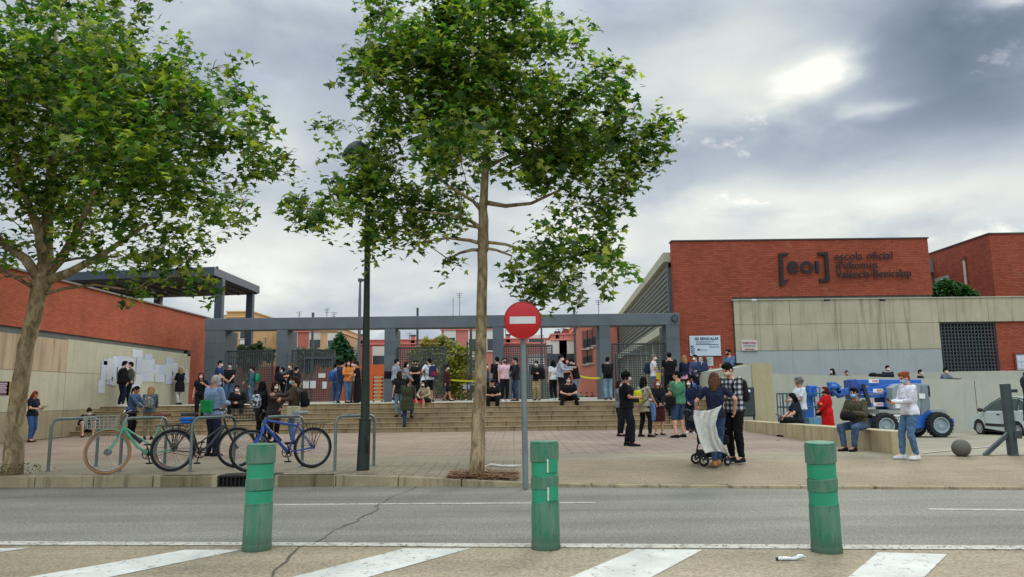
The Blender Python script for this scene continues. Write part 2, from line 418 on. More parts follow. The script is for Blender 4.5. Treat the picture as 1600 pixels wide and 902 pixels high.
    # ---- hair
    st, hc = hair; hm = simple('hair_' + hc, S(*HAIRC[hc]), .75, .4, 30, bmp=.8, bscale=70, spec=.12)
    if st != 'none' and not hood:
        h = MB(); h.ell(sc(HC + hd @ V((0, -.020, .030))), (.086 * s, .098 * s, .104 * s), hd, 16, 10)
        h.ell(sc(HC + hd @ V((0, -.055, -.015))), (.070 * s, .062 * s, .07 * s), hd, 12, 8)
        h.ell(sc(HC + hd @ V((.015, .03, .085))), (.06 * s, .055 * s, .045 * s), hd, 12, 8)
        if st in ('long', 'medium', 'bob'):
            L = {'long': .34, 'medium': .2, 'bob': .10}[st]
            h.tube([sc(HC + hd @ V((0, -.05, .03))), sc(HC + hd @ V((0, -.075, -.06))), sc(HC + hd @ V((0, -.085, -.06 - L * .5))), sc(HC + hd @ V((0, -.09, -.06 - L)))], [.08 * s, .09 * s, .088 * s, .04 * s], 12, flat=.62)
            for k in (1, -1): h.tube([sc(HC + hd @ V((k * .06, .0, .06))), sc(HC + hd @ V((k * .083, .01, -.03))), sc(HC + hd @ V((k * .08, .0, -.06 - L * .6)))], [.035 * s, .036 * s, .022 * s], 8)
        if st == 'pony': h.tube([sc(HC + hd @ V((0, -.10, .04))), sc(HC + hd @ V((0, -.15, .0))), sc(HC + hd @ V((0, -.15, -.12))), sc(HC + hd @ V((0, -.13, -.22)))], [.03 * s, .036 * s, .03 * s, .012 * s], 10)
        if st == 'bun': h.ell(sc(HC + hd @ V((0, -.10, .06))), (.045 * s,) * 3, hd)
        if st == 'curly':
            rr_ = random.Random(int(px * 7))
            for _ in range(26):
                dd = V((rr_.gauss(0, 1), rr_.gauss(-.5, .8), rr_.gauss(.5, .8))).normalized(); h.ell(sc(HC + hd @ V((dd.x * .088, dd.y * .095 - .02, dd.z * .10 + .03))), (.036 * s,) * 3, hd, 8, 6)
        h.build('hair', hm, root, remesh=vox * .7)
    if mask:
        q = MB(); q.ell(sc(HC + hd @ V((0, .026, -.045))), (.064 * s, .086 * s, .052 * s), hd, 16, 10)
        for k in (1, -1): q.tube([sc(HC + hd @ V((k * .062, .04, -.03))), sc(HC + hd @ V((k * .082, -.01, -.005)))], .003 * s, 5)
        q.build('face_mask', cloth(mask), root, smooth=180)
    if glasses:
        q = MB()
        for k in (1, -1): q.ell(sc(HC + hd @ V((k * .033, .092, .014))), (.024 * s, .006 * s, .018 * s), hd, 10, 6)
        q.tube([sc(HC + hd @ V((-.08, .0, .016))), sc(HC + hd @ V((-.06, .085, .018))), sc(HC + hd @ V((.06, .085, .018))), sc(HC + hd @ V((.08, 0, .016)))], .003 * s, 5)
        q.build('glasses', simple('black_plastic', S(18, 18, 20), .3, .05), root, smooth=180)
    J = dict(root=root, s=s, P=P, up=up, fw=fw, N=N, HC=HC, leg=leg, arm=arm, g=g, loc=loc, rz=rz, R=R)
    return J
def jw(J, p):  # local (s=1) point to world
    return J['loc'] + Matrix.Rotation(J['rz'], 3, 'Z') @ (V(p) * J['s'])
def backpack(J, label, col, col2=None, size=(.30, .17, .42), side=0, dz=0):
    s = J['s']; c = J['P'] + J['up'] * (.27 + dz) - J['fw'] * (.14 * J['g'] + .015 + size[1] / 2) + V((side, 0, 0))
    L = jw(J, c); t = thing('backpack', label, 'backpack', L, J['rz'])
    def ring_(z, k, dy=0): 
        w, d = size[0] / 2 * k * s, size[1] / 2 * k * s
        return [V((w * math.copysign(abs(math.cos(a)) ** .6, math.cos(a)), d * math.copysign(abs(math.sin(a)) ** .6, math.sin(a)) + dy, z * s)) for a in np.linspace(0, 2 * PI, 20, endpoint=False)]
    h = size[2]
    MB().loft([ring_(-h * .5, .8), ring_(-h * .46, .95), ring_(-h * .2, 1.03), ring_(h * .15, 1), ring_(h * .38, .88), ring_(h * .47, .66), ring_(h * .5, .4)]).build('bag_body', cloth(col), t, smooth=60)
    d = size[1] / 2 * s
    MB().loft([[V((x * s, -d - .035 * s * k, z * s)) for x, z in ((-w_, -h * .42), (w_, -h * .42), (w_ * 1.02, -h * .15), (w_ * .8, -.0), (-w_ * .8, -.0), (-w_ * 1.02, -h * .15))] for k, w_ in ((-.9, size[0] * .42), (.6, size[0] * .42), (1, size[0] * .36))]).build('front_pocket', cloth(col2 or tuple(int(q * .75) for q in col)), t, smooth=40)
    for k in (1, -1):
        x = k * size[0] * .3 * s; y = size[1] / 2 * s; yy = (.29 * J['g'] + .035) * s
        MB().tube([V((x, y * .7, h * .36 * s)), V((x * 1.25, y + .06 * s, h * .5 * s)), V((x * 1.35, y + yy * .62, h * .5 * s)), V((x * 1.4, y + yy * .98, h * .22 * s)), V((x * 1.6, y + yy * .85, -h * .1 * s)), V((x * 1.75, y + yy * .3, -h * .3 * s)), V((x * 1.2, y * .7, -h * .4 * s))], .021 * s, 8, flat=.35).build('strap', cloth((25, 25, 28)), t, smooth=60)
    return t
def shoulderbag(J, label, col, side=1, z=-.08, size=(.09, .26, .2), name='shoulder_bag', cross=True, front=0.0, strapcol=(25, 25, 28)):
    s = J['s']; c = J['P'] + V((side * (.21 * J['g'] + .03 + size[0] / 2), front, z))
    t = thing(name, label, 'bag', jw(J, c), J['rz'])
    w, d, h = size[0] * s, size[1] * s, size[2] * s
    MB().box(-w / 2, w / 2, -d / 2, d / 2, -h / 2, h / 2).build('bag_body', cloth(col), t, bevel=.02 * s, smooth=40)
    o = V(c)
    sh = J['P'] + J['up'] * .52 + V(((-side if cross else side) * .10, 0, 0))
    pts = [V((0, -d * .45, h * .5)), (J['P'] + J['up'] * .25 - J['fw'] * .155 * J['g'] - o) * s, (sh - J['fw'] * .07 - o) * s, (sh + V((0, 0, .025)) - o) * s, (sh + J['fw'] * .08 - o) * s, (J['P'] + J['up'] * .25 + J['fw'] * .165 * J['g'] - o) * s, V((0, d * .45, h * .5))]
    if not cross: pts = [V((0, -d * .4, h * .5)), (sh + V((side * .05, -.06, 0)) - o) * s, (sh + V((side * .05, 0, .035)) - o) * s, (sh + V((side * .05, .06, 0)) - o) * s, V((0, d * .4, h * .5))]
    MB().tube(pts, .014 * s, 7, flat=.5).build('strap', cloth(strapcol), t, smooth=60)
    return t
def held(J, kind, label, k=None, col=(235, 235, 235), size=None):
    s = J['s']; 
    if k is None: c = (J['arm'][1][2] + J['arm'][-1][2]) / 2 + V((0, .09, .03))
    else: c = J['arm'][k][2] + (J['arm'][k][2] - J['arm'][k][1]).normalized() * .11 + V((0, 0, .015))
    L = jw(J, c); 
    if kind == 'phone':
        t = MB().box(-.036, .036, -.075, .075, -.005, .005).box(-.032, .032, -.068, .068, .005, .0058, m=1).build('phone', [simple('phone_case', S(25, 25, 28), .3, .05), simple('phone_glass', S(60, 66, 75), .1, .05)], None, bevel=.003)
        tilt = .6; cat = 'phone'
    elif kind == 'paper':
        sz = size or (.21, .29); t = MB().box(-sz[0] / 2, sz[0] / 2, -sz[1] / 2, sz[1] / 2, -.002, .002)
        t = t.build('paper_sheet', simple('paper_held_%d' % col[0], S(*col), .8, .05), None); tilt = .5; cat = 'paper'
    elif kind == 'folder':
        sz = size or (.24, .32); t = MB().box(-sz[0] / 2, sz[0] / 2, -sz[1] / 2, sz[1] / 2, -.012, .012).build('folder', simple('folder_%d_%d' % (col[0], col[2]), S(*col), .6, .05), None, bevel=.004); tilt = .5; cat = 'folder'
    t.location = L; t.rotation_euler = (tilt, 0, J['rz']); return tag(t, label, cat)
# ================================================================ WORLD
cam = bpy.data.cameras.new('camera'); cam.lens = 36 * F / 1600; cam.sensor_width = 36; cam.clip_end = 5000; cam.clip_start = .05
co_ = bpy.data.objects.new('camera', cam); COL.objects.link(co_); scene.camera = co_
M_ = Matrix((RTV, UPV, -f0)).transposed().to_4x4(); co_.matrix_world = Matrix.Translation((0, 0, EZ)) @ M_
def azel(px, py):
    d = ray(px, py).normalized(); return math.atan2(d.x, d.y), math.asin(d.z)
SUNAZ, SUNEL = azel(1275, 110)
wd = bpy.data.worlds.new('World'); scene.world = wd; wd.use_nodes = True
T = NT(wd.node_tree); bg = wd.node_tree.nodes['Background']
dv = T.vm('NORMALIZE', T.n('ShaderNodeTexCoord').outputs['Generated'])
x, y, z = T.sep(dv)
az = T.m('ARCTAN2', x, y); el = T.m('ARCSINE', z)
elp = T.m('MAXIMUM', z, 0.0)
pl = T.m('ADD', elp, .28)
cp = T.comb(T.m('DIVIDE', x, pl), T.m('DIVIDE', y, pl), 0.0)
w1 = T.noise(cp, 1.1, 5, .5, .3)
w2 = T.noise(T.vm('ADD', cp, (5.3, 2.1, 0)), 3.2, 6, .6, .3)
w3 = T.noise(T.comb(T.m('MULTIPLY', az, 4.0), T.m('MULTIPLY', el, 9.0), 3.0), 1.5, 5, .5, .2)
wa = T.m('ADD', az, T.m('MULTIPLY', T.m('SUBTRACT', w2, .5), .14)); we = T.m('ADD', el, T.m('MULTIPLY', T.m('SUBTRACT', w3, .5), .10))
val = T.m('ADD', .585, T.m('MULTIPLY', T.m('SUBTRACT', w1, .5), .42))
val = T.m('ADD', val, T.m('MULTIPLY', T.m('SUBTRACT', w3, .5), .42)); val = T.m('ADD', val, T.m('MULTIPLY', T.m('SUBTRACT', w2, .5), .30))
BL = [(1268, 112, 42, 26, .62), (1375, 168, 44, 14, .28), (1215, 130, 130, 55, .14), (1130, 40, 60, 30, .12), (1490, 55, 120, 75, -.36), (1570, 150, 120, 60, -.14), (1180, 225, 190, 40, -.12), (1430, 240, 130, 30, .08),
      (1320, 320, 380, 36, .30), (1100, 300, 90, 30, .14), (800, 400, 900, 60, .12), (1580, 0, 60, 16, .4), (1050, 130, 90, 70, .14), (1000, 20, 90, 40, -.12), (450, 50, 170, 80, -.10), (440, 215, 70, 60, .16), (420, 390, 170, 50, .16), (520, 260, 60, 60, -.10),
      (1010, 330, 70, 40, -.14), (850, 440, 260, 35, .06), (700, 470, 200, 30, -.05), (1200, 350, 100, 15, -.12), (330, 130, 90, 60, -.06), (940, 380, 70, 40, .14)]
for px, py, rx, ry, v in BL:
    a_, e_ = azel(px, py); ka = F / rx / 1.15; ke = F / ry / 1.15
    da = T.m('MULTIPLY', T.m('SUBTRACT', wa, a_), ka); de = T.m('MULTIPLY', T.m('SUBTRACT', we, e_), ke)
    r2 = T.m('ADD', T.m('MULTIPLY', da, da), T.m('MULTIPLY', de, de))
    val = T.m('ADD', val, T.m('MULTIPLY', T.m('POWER', 2.718, T.m('MULTIPLY', r2, -1.0)), v))
cc = T.ramp(val, [(.16, S(116, 130, 150)), (.38, S(148, 161, 179)), (.55, S(181, 192, 204)), (.70, S(212, 220, 222)), (.88, S(238, 241, 235)), (1.0, S(255, 255, 250))])
# a deck of cloud is brightest overhead, about three times the horizon
zb = T.maprange(z, .46, .85, 1.0, 3.1); bk = T.maprange(y, .25, -.5, 1.0, 1.65)
mul = T.m('MULTIPLY', zb, bk)
cc = T.vm('MULTIPLY', cc, T.comb(mul, mul, mul))
sky = T.n('ShaderNodeTexSky', sky_type='NISHITA', sun_disc=False); sky.sun_elevation = SUNEL; sky.sun_rotation = SUNAZ
hole = T.m('MULTIPLY', T.maprange(w2, .60, .74, 0, 1), .35)
sk = T.vm('MULTIPLY', sky.outputs[0], (.10, .10, .10))
fin = T.mix(hole, cc, T.vm('ADD', sk, T.vm('MULTIPLY', cc, (.45, .45, .45))))
wd.node_tree.links.new(fin, bg.inputs[0]); bg.inputs[1].default_value = 1.0
sl = bpy.data.lights.new('sun', 'SUN'); sl.energy = 1.1; sl.angle = math.radians(14); sl.color = (1, .95, .86)
so = bpy.data.objects.new('sun', sl); COL.objects.link(so)
sd = V((math.sin(SUNAZ) * math.cos(SUNEL), math.cos(SUNAZ) * math.cos(SUNEL), math.sin(SUNEL)))
so.rotation_euler = sd.to_track_quat('Z', 'Y').to_euler(); so.location = (10, 20, 30)
scene.view_settings.view_transform = 'Standard'; scene.view_settings.look = 'None'; scene.view_settings.exposure = 0.0; scene.view_settings.gamma = 1
scene.cycles.max_bounces = 6; scene.cycles.transparent_max_bounces = 6

# ================================================================ GROUND
m_conc = concrete('concrete_pale', S(176, 172, 152), .35)
m_kerb = concrete('kerb_stone', S(156, 142, 112), .9, .28, dark=S(62, 54, 38))
def groundmat(name, base, sp1, sp2, scale=60, patch=.15, rough=.9, cracks=False, crackscale=.35, crackw=.012):
    m, T, b = newmat(name); p = T.pos()
    big = T.noise(p, .45, 6, .6, .4); f = T.maprange(big, .3, .7, 1 - patch, 1 + patch)
    fine = T.noise(p, scale, 2, .6); c = T.mix(T.maprange(fine, .38, .62, 0, 1), sp1, sp2)
    c = T.mix(.55, c, base); c = T.vm('MULTIPLY', c, T.comb(f, f, f))
    band = T.noise(T.vm('MULTIPLY', p, (.12, 1.6, 1)), 1.0, 4); f2 = T.maprange(band, .35, .65, .78, 1.12); c = T.vm('MULTIPLY', c, T.comb(f2, f2, f2))
    T.put(b.inputs['Base Color'], c); b.inputs['Roughness'].default_value = rough; b.inputs['Specular IOR Level'].default_value = .3
    bump(T, b, fine, .5, .006); return m
m_asph = groundmat('asphalt', S(120, 116, 103), S(84, 81, 73), S(158, 153, 137), 42)
m_near = groundmat('asphalt_beige', S(144, 131, 107), S(98, 86, 66), S(172, 158, 131), 40)
m_soil = groundmat('far_soil', S(120, 115, 98), S(90, 86, 70), S(140, 132, 110), 3)
KP = [(-60, 17.0), (-40, 14.9), (-8.18, 12.15), (-2.0, 11.68), (.3, 11.40), (6.97, 10.42), (40, 6.1), (60, 3.5)]
def yk(x):
    for (a, b), (c, d) in zip(KP, KP[1:]):
        if x <= c: return b + (d - b) * (x - a) / (c - a)
    return KP[-1][1]
def zk(x): return 0.0 if x < -2.3 else max(-.135, -.135 * (x + 2.3) / 3.0)
def gz(x, y):
    if x > 7.64 and y > 13.9: return max(-.55, -.0316 * (y - 13.9))
    t = max(0, min(1, (y - yk(x)) / (13.75 - yk(x)))) if y < 13.75 else 1
    return zk(x) * (1 - t)
def sheet(name, pts, z, mat):
    return struct(MB().add([(x, y, z) for x, y in pts], [tuple(range(len(pts)))]).build(name, mat))
sheet('ground', [(-2500, -600), (2500, -600), (2500, 4000), (-2500, 4000)], -.75, m_soil)
xs = [-60, -40, -20, -12, -8.18, -5, -2.3, -1.3, -.4, .3, 1, 2, 3, 4.5, 6, 6.97, 7.30, 7.64, 7.66, 9, 11, 14, 18, 24, 32, 40]
def rg(y0f, rows, name, mat, xs=xs, dz=0):
    vs = []; fs = []; n = len(xs)
    for r in rows:
        for x in xs:
            y = r(x); vs.append((x, y, gz(x, y) + dz))
    for i in range(len(rows) - 1):
        for j in range(n - 1): fs.append((i * n + j, i * n + j + 1, (i + 1) * n + j + 1, (i + 1) * n + j))
    return struct(MB().add(vs, fs).build(name, mat))
# plaza: pavers near the steps, slabs by the kerb, concrete apron on the right
m, T, b = newmat('plaza_paving'); p = T.pos(); x, y, z = T.sep(p)
nz = T.noise(p, .6, 6, .6, .5); fn = T.noise(p, 45, 2)
wob = T.m('MULTIPLY', T.m('SUBTRACT', nz, .5), .5)
def brickn(T, vec, c1, c2, mo, bw, bh, ms, off=.5):
    br = T.n('ShaderNodeTexBrick'); T.put(br.inputs['Vector'], vec); br.offset = off
    br.inputs['Color1'].default_value = c1; br.inputs['Color2'].default_value = c2; br.inputs['Mortar'].default_value = mo
    br.inputs['Scale'].default_value = 1; br.inputs['Mortar Size'].default_value = ms; br.inputs['Brick Width'].default_value = bw; br.inputs['Row Height'].default_value = bh
    return br.outputs[0]
pink = brickn(T, p, S(168, 145, 126), S(150, 130, 114), S(114, 102, 86), .30, .15, .009)
rings_ = brickn(T, T.comb(y, x, 0.0), S(166, 144, 128), S(152, 134, 120), S(118, 106, 92), .30, .30, .010)
slab = brickn(T, p, S(162, 148, 124), S(148, 136, 114), S(104, 94, 76), .2, .2, .006, 0.0)
concr = T.mix(T.maprange(fn, .35, .65, 0, 1), S(172, 156, 128), S(134, 120, 98))
grey = T.mix(T.maprange(fn, .35, .65, 0, 1), S(168, 156, 134), S(146, 135, 114))
col = T.mix(T.m('GREATER_THAN', y, 15.2), slab, pink)
side = T.m('GREATER_THAN', T.m('ADD', x, T.m('MULTIPLY', y, .12)), 2.2)
col = T.mix(T.m('MULTIPLY', side, T.m('GREATER_THAN', y, 15.2)), col, rings_)
strip = T.m('MULTIPLY', T.m('GREATER_THAN', y, 14.0), T.m('LESS_THAN', y, 15.2))
col = T.mix(strip, col, grey)
# concrete apron: right of the sign, this side of the band at 13.8 m
ap = T.m('MULTIPLY', T.maprange(T.m('ADD', x, T.m('MULTIPLY', wob, 1.5)), .15, .5, 0, 1), T.m('LESS_THAN', y, 13.85))
col = T.mix(ap, col, concr)
col = T.mix(T.m('MULTIPLY', T.m('LESS_THAN', x, -3.2), T.m('LESS_THAN', y, 15.2)), col, grey)
lot = T.m('MULTIPLY', T.m('GREATER_THAN', x, 7.3), T.m('GREATER_THAN', y, 13.85))
col = T.mix(lot, col, T.mix(T.maprange(fn, .35, .65, 0, 1), S(170, 163, 142), S(150, 143, 124)))
f = T.maprange(nz, .3, .7, .66, .92); col = T.vm('MULTIPLY', col, T.comb(f, T.m('MULTIPLY', f, .985), T.m('MULTIPLY', f, .93)))
sw_ = T.noise(T.vm('MULTIPLY', p, (.5, 2.6, 1)), 1.3, 5, .6, 1.0); f = T.maprange(sw_, .35, .68, .9, 1.07); col = T.vm('MULTIPLY', col, T.comb(f, f, f))
dirt = T.maprange(T.noise(p, 2.3, 6, .7), .62, .75, 0, .35); col = T.mix(dirt, col, S(96, 88, 70))
T.put(b.inputs['Base Color'], col); b.inputs['Roughness'].default_value = .88; b.inputs['Specular IOR Level'].default_value = .3
bump(T, b, fn, .3, .005); m_plaza = m
rg(None, [lambda x: yk(x) + .13, lambda x: yk(x) + .6, lambda x: max(13.0, yk(x) + .9), lambda x: 13.75 if yk(x) < 12.8 else yk(x) + 1.5, lambda x: max(13.9, yk(x) + 1.8), lambda x: 18, lambda x: 24, lambda x: 31.3, lambda x: 36], 'plaza_floor', m_plaza)
# road
def yn(x): return 7.12 - .082 * x
rx_ = [-60, -40, -20, -8.18, -5, -2, .3, 3, 6.97, 15, 25, 40]
def strip_mesh(name, fa, fb, z, mat, xs=rx_):
    n = len(xs); return struct(MB().add([(x, fa(x), z) for x in xs] + [(x, fb(x), z) for x in xs], [(j, j + 1, n + j + 1, n + j) for j in range(n - 1)]).build(name, mat))
strip_mesh('road', lambda x: yn(x) - .1, lambda x: yk(x) + .05, -.17, m_asph)
strip_mesh('paved_median', lambda x: yn(x) - 14, lambda x: yn(x) - .04, -.166, m_near)
def paint(name, wear=.55, col=(214, 212, 202)):
    m, T, b = newmat(name); p = T.pos(); n = T.noise(p, 16, 6, .75); n2 = T.noise(p, 2.2, 4, .6)
    f = T.m('MULTIPLY', T.maprange(n, wear, wear + .06, 0, 1), 1.0); c = T.mix(T.maprange(n2, .35, .65, 0, 1), S(*col), tuple(q * .75 for q in S(*col)[:3]))
    T.put(b.inputs['Base Color'], T.mix(f, c, S(120, 112, 98))); b.inputs['Roughness'].default_value = .8; return m
m_pt = paint('road_paint', .575, (200, 198, 186)); m_ptw = paint('road_paint_worn', .53, (188, 183, 166))
ex = [-60, -40, -20, -12, -8, -6, -5, -4, -3, -2, -1, 0, 1, 2, 3, 4, 5, 6, 8, 12, 20, 40]
strip_mesh('edge_line', lambda x: yn(x) - .17 - .015 * math.sin(x * 7), lambda x: yn(x) + .0, -.160, m_ptw, ex)
def line_mesh(name, a, b_, w, z, mat):
    a = V((*a, z)); b_ = V((*b_, z)); d = (b_ - a).normalized(); q = V((-d.y, d.x, 0)) * w / 2
    return struct(MB().add([a - q, b_ - q, b_ + q, a + q], [(0, 1, 2, 3)]).build(name, mat))
line_mesh('lane_line', atZ(425, 789, -.17)[:2], atZ(930, 786, -.17)[:2], .10, -.166, m_ptw)
line_mesh('lane_line', atZ(1450, 796, -.17)[:2], (10.5, 7.95), .10, -.166, m_ptw)
line_mesh('lane_line', (-14, 11.3), (-8.2, 10.6), .10, -.166, m_ptw)
for q in ([(290, 859), (378, 859), (150, 906), (20, 906)], [(632, 857), (735, 857), (560, 906), (440, 906)], [(995, 858), (1098, 859), (1010, 906), (880, 906)], [(1372, 863), (1480, 866), (1440, 906), (1320, 906)], [(-60, 858), (48, 856), (-90, 875), (-300, 880)]):
    a, b_, c, d = [atZ(px, py, -.162) for px, py in q]
    k = 1.6; c2 = b_ + (c - b_) * k; d2 = a + (d - a) * k
    struct(MB().add([a, b_, c2, d2], [(0, 1, 2, 3)]).build('zebra_stripe', m_pt))
# kerb stones, one long kerb with joints; lowered on the right; gap for the storm drain
kb = MB(); xk = -40.0; dx0 = xat(345, 12.0, -.05); dx1 = xat(437, 11.95, -.05)
while xk < 34:
    x2 = min(xk + .98, 34); xa, xb = xk, x2 - .012
    if not (xa > dx0 - .9 and xb < dx1 + .9):
        zt = zk(xa) + .004, zk(xb) + .004
        ya, yb = yk(xa), yk(xb); o = len(kb.v)
        vs = [(xa, ya, -.3), (xb, yb, -.3), (xb, yb + .16, -.3), (xa, ya + .16, -.3), (xa, ya + .012, zt[0]), (xb, yb + .012, zt[1]), (xb, yb + .16, zt[1]), (xa, ya + .16, zt[0])]
        kb.add(vs, [(0, 3, 2, 1), (4, 5, 6, 7), (0, 1, 5, 4), (1, 2, 6, 5), (2, 3, 7, 6), (3, 0, 4, 7)])
    xk = x2
for a_, b_ in ((-5.13 if 0 else dx0 - .95, dx0), (dx1, dx1 + .93)):
    xa, xb = a_, b_ - .012; ya, yb = yk(xa), yk(xb)
    kb.add([(xa, ya, -.3), (xb, yb, -.3), (xb, yb + .16, -.3), (xa, ya + .16, -.3), (xa, ya + .012, .004), (xb, yb + .012, .004), (xb, yb + .16, .004), (xa, ya + .16, .004)], [(0, 3, 2, 1), (4, 5, 6, 7), (0, 1, 5, 4), (1, 2, 6, 5), (2, 3, 7, 6), (3, 0, 4, 7)])
struct(kb.build('kerb', m_kerb, bevel=.012))
m_iron = simple('cast_iron', S(38, 34, 32), .6, .3, 12, .4, .3)
dr = thing('storm_drain', 'black cast iron storm drain inlet set in the kerb below the blue bicycle', 'drain', (dx0, yk(dx0), -.17))
MB().box(dx0 + .005, dx1 - .015, yk(dx0) - .01, yk(dx0) + .35, -.02, .006).box(dx0 + .005, dx1 - .015, yk(dx0) + .14, yk(dx0) + .16, -.3, -.03).build('drain_cover', m_iron, dr, w=True)
g_ = MB(); n_ = 14
for i in range(n_ + 1):
    X = dx0 + .01 + (dx1 - dx0 - .05) * i / n_; g_.box(X, X + .018, yk(dx0) - .005, yk(dx0) + .02, -.17, -.021)
g_.build('grille', m_iron, dr, w=True)
# crack in the asphalt, a thin ragged sheet
cr = [(655, 760), (628, 772), (600, 785), (585, 792), (590, 799), (565, 808), (560, 815), (530, 825), (508, 838), (497, 847), (465, 856), (445, 878), (425, 900), (415, 915)]
P_ = []
for (a, b_), (c, d) in zip(cr, cr[1:]):
    for t in (0, .34, .67): P_.append((a + (c - a) * t + random.uniform(-4, 4), b_ + (d - b_) * t + random.uniform(-1, 1)))
vs = []; fs = []
for i, (a, b_) in enumerate(P_):
    q = atZ(a, b_, -.17); w_ = random.uniform(.003, .014); zz = -.1655 if q.y > 7.2 else -.1595
    vs += [(q.x - w_, q.y, zz), (q.x + w_, q.y, zz)]
    if i: k = 2 * i; fs.append((k - 2, k - 1, k + 1, k))
struct(MB().add(vs, fs).build('road_crack', simple('crack_dark', S(84, 76, 62), .95, .3)))
# leaf litter in the gutter and on the pavement
m_dry = simple('dry_leaf', S(140, 96, 52), .8, .45, 8)
def litter(name, spots, label, n, mats=m_dry, size=.035):
    vs = []; fs = []
    for _ in range(n):
        x_, y_, z_ = spots(); a = random.uniform(0, 6.28); s_ = random.uniform(.5, 1.3) * size; tl = random.uniform(-.5, .5) * s_
        c_, n2 = math.cos(a), math.sin(a); o = len(vs)
        for u, v, h in ((-1, 0, 0), (0, -.6, .3), (1.1, 0, 0), (.1, .7, .35)): vs.append((x_ + s_ * (u * c_ - v * n2), y_ + s_ * (u * n2 + v * c_), z_ + .006 + abs(h * tl)))
        fs.append((o, o + 1, o + 2, o + 3))
    o = MB().add(vs, fs).build(name, mats); return tag(o, label, 'leaves', None, 'stuff')
def gut():
    x_ = random.uniform(-9, 8); y_ = yk(x_) - abs(random.gauss(0, .12)) - .02; return x_, y_, -.168
litter('gutter_leaves', gut, 'scattered dry leaves and grit along the gutter below the kerb', 260, size=.014)
def lin():
    x_ = random.uniform(-7, 6); y_ = yn(x_) - .05 - abs(random.gauss(.1, .1)); return x_, y_, -.162
litter('line_leaves', lin, 'small dark leaf fragments along the white edge line', 420, simple('dark_litter', S(96, 78, 56), .9, .3), .014)
def kt():
    x_ = random.uniform(-9, 0); y_ = yk(x_) + .16 + abs(random.gauss(0, .18)); return x_, y_, gz(x_, y_)
litter('kerb_leaves', kt, 'dry leaf litter and weeds on the paving edge above the kerb', 420, simple('litter_green', S(88, 84, 48), .9, .4, 3), .02)
# tree pit
tp = (xat(700, 12.0, 0), xat(797, 12.0, 0)); ty0, ty1 = 11.72, 12.45
struct(MB().add([(tp[0], ty0, gz(tp[0], ty0) + .005), (tp[1], ty0 - .05, gz(tp[1], ty0) + .005), (tp[1] - .02, ty1, gz(tp[1], ty1) + .005), (tp[0] + .05, ty1, gz(tp[0], ty1) + .005)], [(0, 1, 2, 3)]).build('tree_pit_soil', simple('pit_soil', S(84, 62, 38), .95, .4, 8)))
def pit():
    x_ = random.uniform(tp[0], tp[1] + .15); y_ = random.uniform(ty0 - .12, ty1); return x_, y_, gz(x_, y_) + random.uniform(0, .05)
litter('fallen_leaves', pit, 'heap of orange and brown dry leaves in the square tree pit', 1100, simple('fallen_leaf', S(136, 94, 54), .8, .55, 5), .036)
q = MB(); A = [V((-.5, 12.42, .03)), V((-.38, 12.44, .07)), V((-.2, 12.40, .05)), V((0, 12.42, .045)), V((.12, 12.38, .06))]
q.tube(A, [.02, .05, .04, .045, .02], 10, flat=.5); tag(q.build('crumpled_bag', simple('white_plastic', S(200, 198, 186), .5, .1, bmp=.6, bscale=20), None, smooth=60), 'crumpled pale plastic bag lying in the tree pit behind the trunk', 'litter')

# ================================================================ STEPS AND PLATFORM
m_step = concrete('step_concrete', S(150, 131, 100), .65, .24, dark=S(76, 62, 42))
m_plat = concrete('platform_concrete', S(160, 154, 136), .2, .15)
m_groove = simple('joint_dark', S(70, 66, 56), .9, .1)
st = thing('staircase', 'wide flight of six pale concrete steps up to the school entrance', 'stairs', (-4, 25.2, 0))
SX0, SX1 = -14.96, 7.34
for i in range(6):
    y0 = 25.25 + .35 * i; MB().box(SX0, SX1, y0 + .02, 27.6 if i < 5 else 27.5, .16 * i - .01 * (i == 0), .16 * i + .13).box(SX0, SX1, y0, y0 + .33 if i < 5 else y0 + .6, .16 * i + .132, .16 * (i + 1)).build('step', m_step, st, w=True, bevel=.006)
_T = NT(m_step.node_tree); _b = m_step.node_tree.nodes['Principled BSDF']; _x, _y, _z = _T.sep(_T.pos()); _src = _b.inputs['Base Color'].links[0].from_socket
_k = _T.m('LESS_THAN', _T.m('FRACT', _T.m('DIVIDE', _T.m('ADD', _x, _T.m('MULTIPLY', _T.m('FLOOR', _T.m('DIVIDE', _z, .161)), .9)), 3.1)), .009)
_T.put(_b.inputs['Base Color'], _T.mix(_T.m('MULTIPLY', _k, .7), _src, S(60, 54, 44)))
struct(MB().box(-15, 8.6, 27.55, 60, .3, .957).build('platform_floor', m_plat))

# ================================================================ PORTAL
m_stone = brickmat('grey_granite', S(96, 104, 108), S(88, 96, 100), S(62, 68, 72), 1.4, .62, .006, stain=.18)
m_stone2 = simple('grey_beam', S(90, 98, 103), .7, .15, 1.2, world=True)
po = thing('entrance_portal', 'long grey stone portal frame of posts and a flat beam above the steps', 'portal', (-3, 34, .96))
PZ = .957; BZ0, BZ1 = 4.32, 4.87
MB().box(-14.22, 7.72, 34, 34.9, BZ0, BZ1).build('lintel_beam', m_stone2, po, w=True, bevel=.02)
PX = []
for a, b_ in ((318, 349), (430, 447), (600, 617), (770, 787), (938, 955), (1043, 1064)):
    xa, xb = xat(a, 34, 2.5), xat(b_, 34, 2.5); PX.append((xa, xb)); xa = max(xa, -14.2); xb = min(xb, 7.71)
    MB().box(xa, xb, 34.01, 35.6, PZ, BZ0 - .002).build('post', m_stone, po, w=True, bevel=.01)
lb = thing('bulkhead_lamp', 'small round grey wall lamp high on the last portal post', 'lamp', atY(1054, 497, 33.98))
MB().lathe([(.0, -.1), (.16, -.1), (.17, -.02), (.17, .0)], ax=(0, 1, 0)).build('lamp_body', simple('lamp_grey', S(70, 76, 80), .5, .1), lb, smooth=40)
